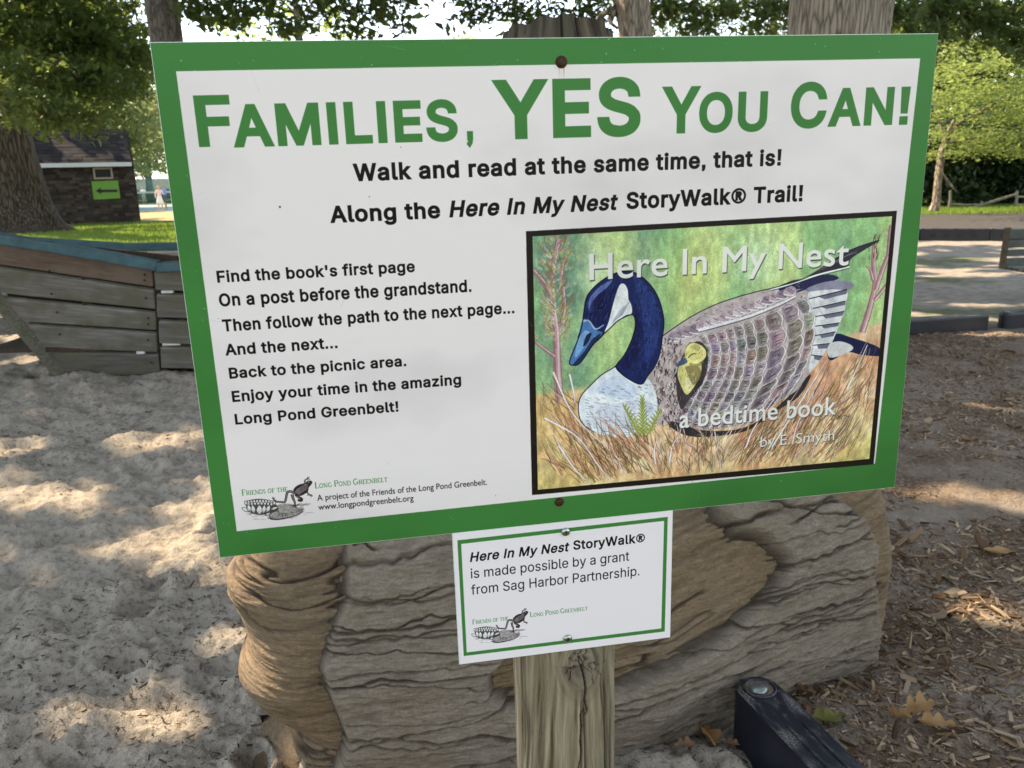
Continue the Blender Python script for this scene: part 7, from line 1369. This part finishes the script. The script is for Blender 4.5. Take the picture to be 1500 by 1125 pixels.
tr3 = trunk('shade_tree', 'smooth dark grey trunk rising above the upper left corner of the sign', pts, [r_*1.15, r_*1.05, r_, r_, r_*.85, r_*.6], M['bark_grey'])
tr4 = trunk('shade_tree', 'tall tree standing left of the play boat outside the picture, shading the sand', [(-11.5, 9.5, -.1), (-11.4, 9.5, .5), (-11.3, 9.6, 2), (-11.2, 9.7, 4), (-11.2, 9.8, 6.5), (-11, 9.8, 9)], [.45, .36, .32, .28, .2, .1], M['bark_near'])
canopy(tr1, (2.6, 8.5), (5.0, 4.0), 1800, 31, .26); canopy(tr2, (-.5, 13.), (8, 6.5), 16000, 32, .28); canopy(tr3, (-6.5, 19), (9, 8), 17000, 33, .30)
canopy(tr4, (-9.2, 10.2), (7.2, 5.8), 14000, 34, .26)
tr5 = trunk('shade_tree', 'unseen tree added behind the viewer, dimming the sky over the signs', [(2.5, -8.5, -.1), (2.5, -8.5, .5), (2.4, -8.5, 2), (2.4, -8.4, 4), (2.4, -8.4, 6.5), (2.3, -8.4, 9)], [.4, .33, .3, .26, .2, .1], M['bark_near'])  # added out of view to lower the sky light on the sign faces
canopy(tr5, (.5, -6.5), (8, 5), 4200, 35, .30, 6.5, 10.)
for t_, cx0, cy0 in ((tr1, 2.2, 6.8), (tr2, -.5, 13.), (tr3, -6.5, 19), (tr4, -9.5, 8.5)):
    b = np.array(t_.location); segs = []
    for k in range(9):
        a = k*.7+.3; segs.append(([b+[0, 0, 5.2+.3*k], b*.6+np.array([cx0+1.6*math.cos(a), cy0+1.6*math.sin(a), 0])*.4+[0, 0, 6.6], np.array([cx0+4.8*math.cos(a), cy0+4.2*math.sin(a), 7.2+.12*k])], .09, .02))
    limbs(t_, segs, t_.children[0].data.materials[0])

# hanging boughs that show along the top of the picture
def bough(t, items, size, mat, seed, name='hanging_bough', droop=.25, dens=1.0, k=.5):
    """items: (px, py, y, radius_px_x, radius_px_y, leaf count)"""
    rg = np.random.RandomState(seed); P = []; seg = []
    for px, py, y, rx, ry, n in items:
        c = AT(px, py, y); s_ = y/FPX; n = int(n*dens)
        nb = max(2, int(n/14))
        for j in range(nb):
            v = rg.normal(size=3); v /= np.linalg.norm(v); v *= rg.rand()**.45
            cc = c+v*np.array([rx*s_, (rx+ry)*.5*s_*1.3, ry*s_]); m_ = max(3, n//nb)
            P.append(cc+rg.normal(size=(m_, 3))*np.array([.11, .11, .065])*y/12*k*2)
        seg.append(([c+[0, 0, ry*s_*1.6], c+[rg.uniform(-.2, .2), 0, ry*s_*.5], c+[rg.uniform(-.5, .5)*rx*s_, 0, -ry*s_*.5]], .012*y/10, .004*y/10))
    o = leaves(name, np.concatenate(P), size, M[mat], t, seed, flat=.25, droop=droop)
    limbs(t, seg, M['bark_grey'], 5, 'twigs')
    return o
bough(tr3, [(292, 14, 11.5, 34, 22, 240), (335, 34, 11.5, 26, 20, 180), (390, 14, 11.8, 40, 18, 260), (425, 40, 11.6, 28, 16, 180), (470, 12, 12, 38, 20, 260), (520, 42, 12, 30, 14, 180), (550, 12, 12.2, 34, 16, 220), (585, 40, 12, 16, 12, 80), (600, 4, 12, 26, 8, 90), (320, 2, 12, 60, 10, 200), (480, -8, 12, 90, 12, 300)], .105, 'leaf_oak', 41)
bough(tr2, [(690, 30, 13, 26, 14, 110), (720, 14, 13, 36, 16, 170), (770, 30, 13, 30, 16, 170), (800, 10, 13, 40, 16, 200), (850, 30, 13.2, 34, 18, 220), (885, 14, 13, 20, 16, 140), (680, -2, 13, 40, 10, 110), (960, 26, 13.5, 22, 18, 160), (985, 8, 13.5, 40, 20, 240), (1020, 38, 13.5, 34, 14, 220), (1065, 18, 13.5, 40, 20, 300), (1120, 32, 13.5, 40, 20, 320), (1150, 8, 13.5, 30, 20, 240)], .11, 'leaf_oak', 42)
bough(tr1, [(1310, 16, 9.5, 30, 24, 260), (1350, 30, 10, 34, 24, 280), (1400, 12, 10, 44, 28, 380), (1450, 40, 10, 40, 30, 360), (1490, 14, 10, 40, 34, 360), (1500, 70, 10, 26, 26, 220), (1440, 66, 10.5, 18, 12, 80), (1330, 60, 10, 18, 12, 50)], .10, 'leaf_oak', 43)
# brown drooping limb beside the slender trunk
limbs(tr2, [([AT(900, -20, 10.4), AT(903, 14, 10.3), AT(893, 30, 10.2), AT(905, 42, 10.2)], .045, .015), ([AT(903, 10, 10.3), AT(880, 22, 10.2), AT(872, 34, 10.2)], .03, .01)], M['bark_pale'], 6, 'dead_limb')

# the big oak on the left
bp_ = G(42, 340); yo = bp_[1]
def ap(px, py, dy=0): return AT(px, py, yo+dy)
opts = [ap(46, 344), ap(38, 330), ap(26, 300), ap(17, 270), ap(6, 225), ap(-8, 170), ap(-40, 100), ap(-80, 0), ap(-100, -80)]
sc_ = yo/FPX*1.02
oak = trunk('oak_tree', 'big old oak with a leaning flared trunk at the left edge before the shed', opts, [58*sc_, 47*sc_, 41*sc_, 39*sc_, 37*sc_, 36*sc_, 36*sc_, 28*sc_, 20*sc_], M['bark_oak'], n=60)
limbs(oak, [([ap(-20, 140), ap(12, 118), ap(40, 108), ap(70, 96)], .35, .08), ([ap(-60, 30), ap(40, 0), ap(140, 20), ap(180, 60)], .4, .06), ([ap(-40, 60), ap(40, 40, -3), ap(110, 90, -4)], .3, .05), ([ap(-60, 60), ap(-200, -40)], .4, .1)], M['bark_oak'])
rg = np.random.RandomState(51); P = []
for (px, py, rx, ry, n, dy) in ((40, 30, 90, 40, 5200, -8), (110, 20, 60, 34, 3600, -8), (60, 90, 80, 40, 5000, -10), (140, 80, 50, 32, 2600, -9), (170, 110, 36, 26, 1300, -9), (60, 150, 60, 30, 3000, -12), (130, 145, 44, 24, 1500, -11), (40, 185, 44, 18, 1200, -14), (95, 190, 34, 16, 800, -14), (180, 100, 16, 16, 260, -8), (110, 212, 14, 12, 150, -14), (150, 60, 30, 22, 900, -8), (160, 145, 22, 18, 400, -10), (10, 60, 60, 60, 3600, -8), (-60, 60, 90, 110, 4500, -6), (-30, -70, 200, 60, 6000, -6)):
    y = yo+dy; c = AT(px, py-26, y); s_ = y/FPX; n = int(n*1.2)
    for j in range(max(4, n//45)):
        v = rg.normal(size=3); v /= np.linalg.norm(v); v *= (rg.rand()**.5)*1.12
        cc = c+v*np.array([rx*s_, 2.5, ry*s_]); P.append(cc+rg.normal(size=(45, 3))*np.array([.20, .20, .12]))
canopy(oak, (-27.5, 39), (8.5, 10.5), 8000, 36, .42, 8., 11., 'leaf_oak', False, 'rear_crown')  # extra crown depth added behind the oak to dapple the lawn
leaves('crown', np.concatenate(P), .145, M['leaf_oak'], oak, 52, flat=.2, droop=.15)

# sunlit bright tree on the right with layered sprays, its thin pale trunk
yt = 27.
def rp(px, py, dy=0): return AT(px, py, yt+dy)
bt = trunk('small_tree', 'small tree with a thin pale trunk and layered yellow-green sprays right of the sign', [rp(1369, 309), rp(1372, 295), rp(1374, 270), rp(1376, 250), rp(1380, 222), rp(1386, 200), rp(1398, 175)], [.15, .12, .11, .11, .10, .08, .05], M['bark_pale'], n=10)
limbs(bt, [([rp(1379, 225), rp(1396, 190), rp(1420, 172), rp(1480, 140)], .08, .03), ([rp(1376, 250), rp(1392, 270), rp(1402, 282)], .06, .02), ([rp(1386, 200), rp(1372, 160), rp(1368, 130)], .06, .02), ([rp(1384, 210), rp(1440, 200), rp(1500, 196)], .06, .02)], M['bark_pale'], 6)
rg = np.random.RandomState(53); P = []
for j in range(500):
    px = rg.uniform(1345, 1640); py = rg.uniform(52, 232); top = 95-.55*(px-1360) if px < 1400 else 60+abs(px-1440)*.05
    if py < top or fbm2(np.array([px/34.]), np.array([py/13.]), 2, 97)[0] < .40+.16*max(0, (py-120)/100): continue
    y = yt+rg.uniform(-3, 3); c = AT(px, py, y); m_ = 75; w_ = rg.uniform(.4, .95)
    P.append(c+rg.normal(size=(m_, 3))*np.array([w_*.75, w_*.75, .06])-np.array([0, 0, .10])*np.abs(rg.normal(size=(m_, 1))))
leaves('crown', np.concatenate(P), .12, M['leaf_bright'], bt, 54, flat=.75)
# generic tree for the background woods
def bg_tree(name, label, base, h, r, n, size, mat, seed, bark='bark_grey', group=None, z0=.3, flat=.2, squash=1.):
    t = trunk(name, label, [base, np.array(base)+[0, 0, h*.1], np.array(base)+[.1, 0, h*.4], np.array(base)+[0, .1, h*.8]], [h*.03, h*.024, h*.018, h*.006], M[bark], group=group, n=5)
    rg = np.random.RandomState(seed); P = []; nc = 26
    for j in range(nc):
        v = rg.normal(size=3); v /= np.linalg.norm(v); v *= rg.rand()**.35
        c = np.array(base)+[0, 0, h*(z0+(1-z0)*.5)]+v*np.array([r, r, h*(1-z0)*.46*squash]); P.append(blob(c, (r*.36, r*.36, r*.26), n//nc, rg, .3))
    leaves('crown', np.concatenate(P), size, M[mat], t, seed, flat=flat); return t
def gx_(px, y, z=-.07): a_ = AT(px, 300, y); return (a_[0], y, z)
# behind the shed and the court: pale sunlit trees
lab1 = ['pale green sunlit tree rising behind the left part of the shed roof', 'tall yellow-green sunlit tree just right of the shed roof', 'broad pale tree directly behind the windscreen of the tennis court', 'distant tree behind the tennis court, mostly hidden by the sign']
for k, (px, y, h, r, la) in enumerate(((60, 60, 11, 5, 0), (120, 64, 10.5, 5, 0), (175, 66, 13.0, 4.5, 1), (222, 92, 14.5, 6, 2), (150, 96, 15, 7, 2), (262, 90, 12.5, 6.5, 3), (330, 92, 11, 7, 3), (20, 90, 15, 8, 2), (-60, 70, 14, 8, 3), (420, 95, 10, 8, 3))):
    bg_tree('leafy_tree', lab1[la] if k not in (0, 4, 7) else {0: 'pale tree half hidden by the big oak, left of the shed', 4: 'pale tree standing farthest back above the middle of the shed roof', 7: 'pale tree far back beyond the oak trunk'}[k], gx_(px, y), h, r, 8500, .36, 'leaf_far', 60+k, group='pale sunlit trees beyond the lawn', z0=.12)
# trees that close the view behind the sign, low enough to leave the sky open
for k, (px, y, h) in enumerate(((520, 70, 7.5), (620, 75, 8), (720, 72, 8), (820, 70, 7.5), (930, 66, 8), (1030, 62, 9), (1130, 58, 10), (1230, 52, 11), (1310, 48, 12))):
    bg_tree('leafy_tree', 'background tree closing the view behind the sign', gx_(px, y), h, 5.5, 3000, .36, 'leaf_oak', 80+k, group='trees hidden behind the sign', z0=.05)
# sparse tall trees whose tops show against the sky above the sign
for k, (px, y, h, r, la) in enumerate(((455, 38, 13, 2.6, 'airy yellow-green tree top showing against the sky above the sign'), (1010, 44, 14, 4, 'leafy tree top above the sign between the slender and the thick trunk'), (1120, 46, 15, 4.5, 'leafy tree top above the sign just left of the thick trunk'), (1330, 44, 17, 5, 'tall leafy tree behind the thick trunk, above the right corner of the sign'), (1420, 46, 18, 6, 'tall leafy tree behind the layered yellow-green one'), (1530, 44, 18, 6, 'tall leafy tree at the right edge'), (690, 60, 12, 3.5, 'faint distant tree top left of the post top'))):
    bg_tree('tall_tree', la, gx_(px, y), h, r, 4200 if k else 1500, .24, 'leaf_light' if k in (0, 6) else 'leaf_oak', 100+k, group='tall trees behind the sign', z0=.35)
# dark understory and the wood behind it
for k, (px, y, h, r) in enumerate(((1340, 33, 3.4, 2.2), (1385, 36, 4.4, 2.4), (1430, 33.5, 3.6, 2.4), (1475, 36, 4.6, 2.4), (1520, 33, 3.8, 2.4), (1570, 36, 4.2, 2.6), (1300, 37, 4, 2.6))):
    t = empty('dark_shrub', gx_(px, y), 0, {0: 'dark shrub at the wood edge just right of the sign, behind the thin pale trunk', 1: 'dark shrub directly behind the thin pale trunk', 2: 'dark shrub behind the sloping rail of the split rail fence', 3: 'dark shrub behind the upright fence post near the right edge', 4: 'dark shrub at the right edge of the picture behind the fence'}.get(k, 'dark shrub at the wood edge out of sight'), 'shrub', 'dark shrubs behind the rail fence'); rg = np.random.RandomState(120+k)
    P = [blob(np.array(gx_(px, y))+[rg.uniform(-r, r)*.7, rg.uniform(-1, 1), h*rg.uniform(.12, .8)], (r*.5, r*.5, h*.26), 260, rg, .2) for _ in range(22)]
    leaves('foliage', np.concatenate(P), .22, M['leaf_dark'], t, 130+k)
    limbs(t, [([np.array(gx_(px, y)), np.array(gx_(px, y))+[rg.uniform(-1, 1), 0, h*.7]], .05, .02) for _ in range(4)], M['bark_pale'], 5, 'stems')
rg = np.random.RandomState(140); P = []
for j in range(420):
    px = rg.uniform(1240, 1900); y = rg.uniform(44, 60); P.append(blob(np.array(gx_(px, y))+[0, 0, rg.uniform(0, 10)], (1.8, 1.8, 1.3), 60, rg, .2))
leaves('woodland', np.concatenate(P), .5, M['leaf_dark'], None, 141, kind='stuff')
# grass on the lawn
rg = np.random.RandomState(150); n = 42000; y = rg.uniform(20, 37, n); x = -y*rg.uniform(.34, .66, n)
n2 = 16000; y2 = rg.uniform(27.5, 32.5, n2); x2 = y2*rg.uniform(.42, .75, n2); x = np.r_[x, x2]; y = np.r_[y, y2]
P = np.stack([x, y, np.full(len(x), -.02)], 1); nn_ = len(x); h_ = rg.uniform(.05, .12, nn_); w_ = rg.uniform(.012, .03, nn_); a = rg.uniform(0, 3.14, nn_)
V = np.stack([P+np.stack([np.cos(a)*w_, np.sin(a)*w_, -.06+0*a], 1), P-np.stack([np.cos(a)*w_, np.sin(a)*w_, .06+0*a], 1), P+np.stack([rg.normal(0, .03, nn_), rg.normal(0, .03, nn_), h_], 1)], 1).reshape(-1, 3)
link('lawn_grass', mesh_np('lawn_grass', V, np.arange(nn_*3).reshape(-1, 3), False), leafmat('grass_blades', (.07, .12, .02), (.14, .2, .04), .4, (.28, .38, .05)))['kind'] = 'stuff'

# ================================================================ fallen leaves
def oak_leaf(loc, rz, L, mat, label, curl=.3, tilt=(0, 0), lobes=4, seed=0):
    rg = random.Random(seed); k = 44; up = []
    for i in range(k+1):
        u = i/k; w = math.sin(math.pi*min(1, u*1.02))**.6*.30*(1+.0*u); lob = .5+.5*math.cos(u*lobes*2*math.pi+.6); up.append((u+.02*(lob-.5), w*(.42+.58*lob**.6)*(1+rg.uniform(-.05, .05))))
    s = MB(); V = []; F = []
    for i, (u, w) in enumerate(up):
        for j, f in enumerate((-1, -.5, 0, .5, 1)):
            V.append((L*(u-.5), L*w*f, L*(curl*(abs(f)**1.6)*w*1.6+curl*.5*(u-.5)**2+.04*math.sin(u*9+f*2+seed))))
    for i in range(k):
        for j in range(4): F.append((i*5+j, i*5+j+1, (i+1)*5+j+1, (i+1)*5+j))
    s.add(V, F); s.tube([(L*.48, 0, L*curl*.1), (L*.72, 0, L*.03)], L*.012, 5)
    o = s.build('fallen_leaf', mat, None, smooth_=True); o.location = loc; o.rotation_euler = (tilt[0], tilt[1], rz); tag(o, label, 'leaf', 'fallen leaves'); return o
def dl(name, a_, b_): return leafmat(name, a_, b_, .2, b_, .7)
mt = dl('dry_tan_leaf', (.30, .165, .06), (.42, .26, .11)); mg = dl('yellow_green_leaf', (.12, .12, .02), (.17, .16, .03)); mb_ = dl('brown_leaf', (.16, .085, .04), (.24, .14, .07)); mo = dl('orange_leaf', (.35, .17, .06), (.45, .25, .1))
def lz(px, py, dz=.02): p = G(px, py, .02); return (p[0], p[1], float(hz(p[:1], p[1:2])[0])+dz)
oak_leaf(lz(1345, 1052, .035), .25, .105, mt, 'curled dry tan oak leaf lying on the wood chips right of the black beam', .9, (.25, -.1), 3, 1)
oak_leaf(lz(1316, 1056, .03), 2.1, .075, mt, 'thin twisted tan leaf touching the curled oak leaf', .8, (.6, .3), 3, 5)
oak_leaf(lz(1370, 1066, .025), -.1, .10, mt, 'flat tan leaf just in front of the curled oak leaf', .5, (.1, .1), 3, 9)
oak_leaf(lz(1212, 1052, .03), .1, .10, mg, 'yellow-green leaf with a hole, against the side of the black beam', .2, (.1, .05), 3, 2)
oak_leaf(lz(1168, 1012, .03), 1.9, .085, mb_, 'brown curled oak leaf between the log and the black beam', .6, (.5, .2), 4, 3)
oak_leaf(lz(1036, 1082, .02), 1.75, .10, mo, 'narrow orange-brown leaf on the sand under the log', .6, (.4, .1), 2, 4)
oak_leaf(lz(1003, 1106, .02), .2, .06, mb_, 'small brown leaf on the sand near the bottom of the log', .5, (.3, .1), 3, 6)
oak_leaf(lz(1070, 1105, .02), 2.5, .05, mb_, 'dark reddish leaf beside the foot of the black beam', .4, (.2, .1), 3, 7)
p = G(1142, 1112, HB+.004); 
oak_leaf(lz(1462, 806, .015), .1, .12, mt, 'straw-coloured leaf on the chips at the right edge, lower middle', .3, (.1, .1), 1, 8)
oak_leaf(lz(1420, 642, .015), .3, .12, mb_, 'greenish brown leaf on the shaded chips right of the sign', .3, (.1, .1), 2, 10)
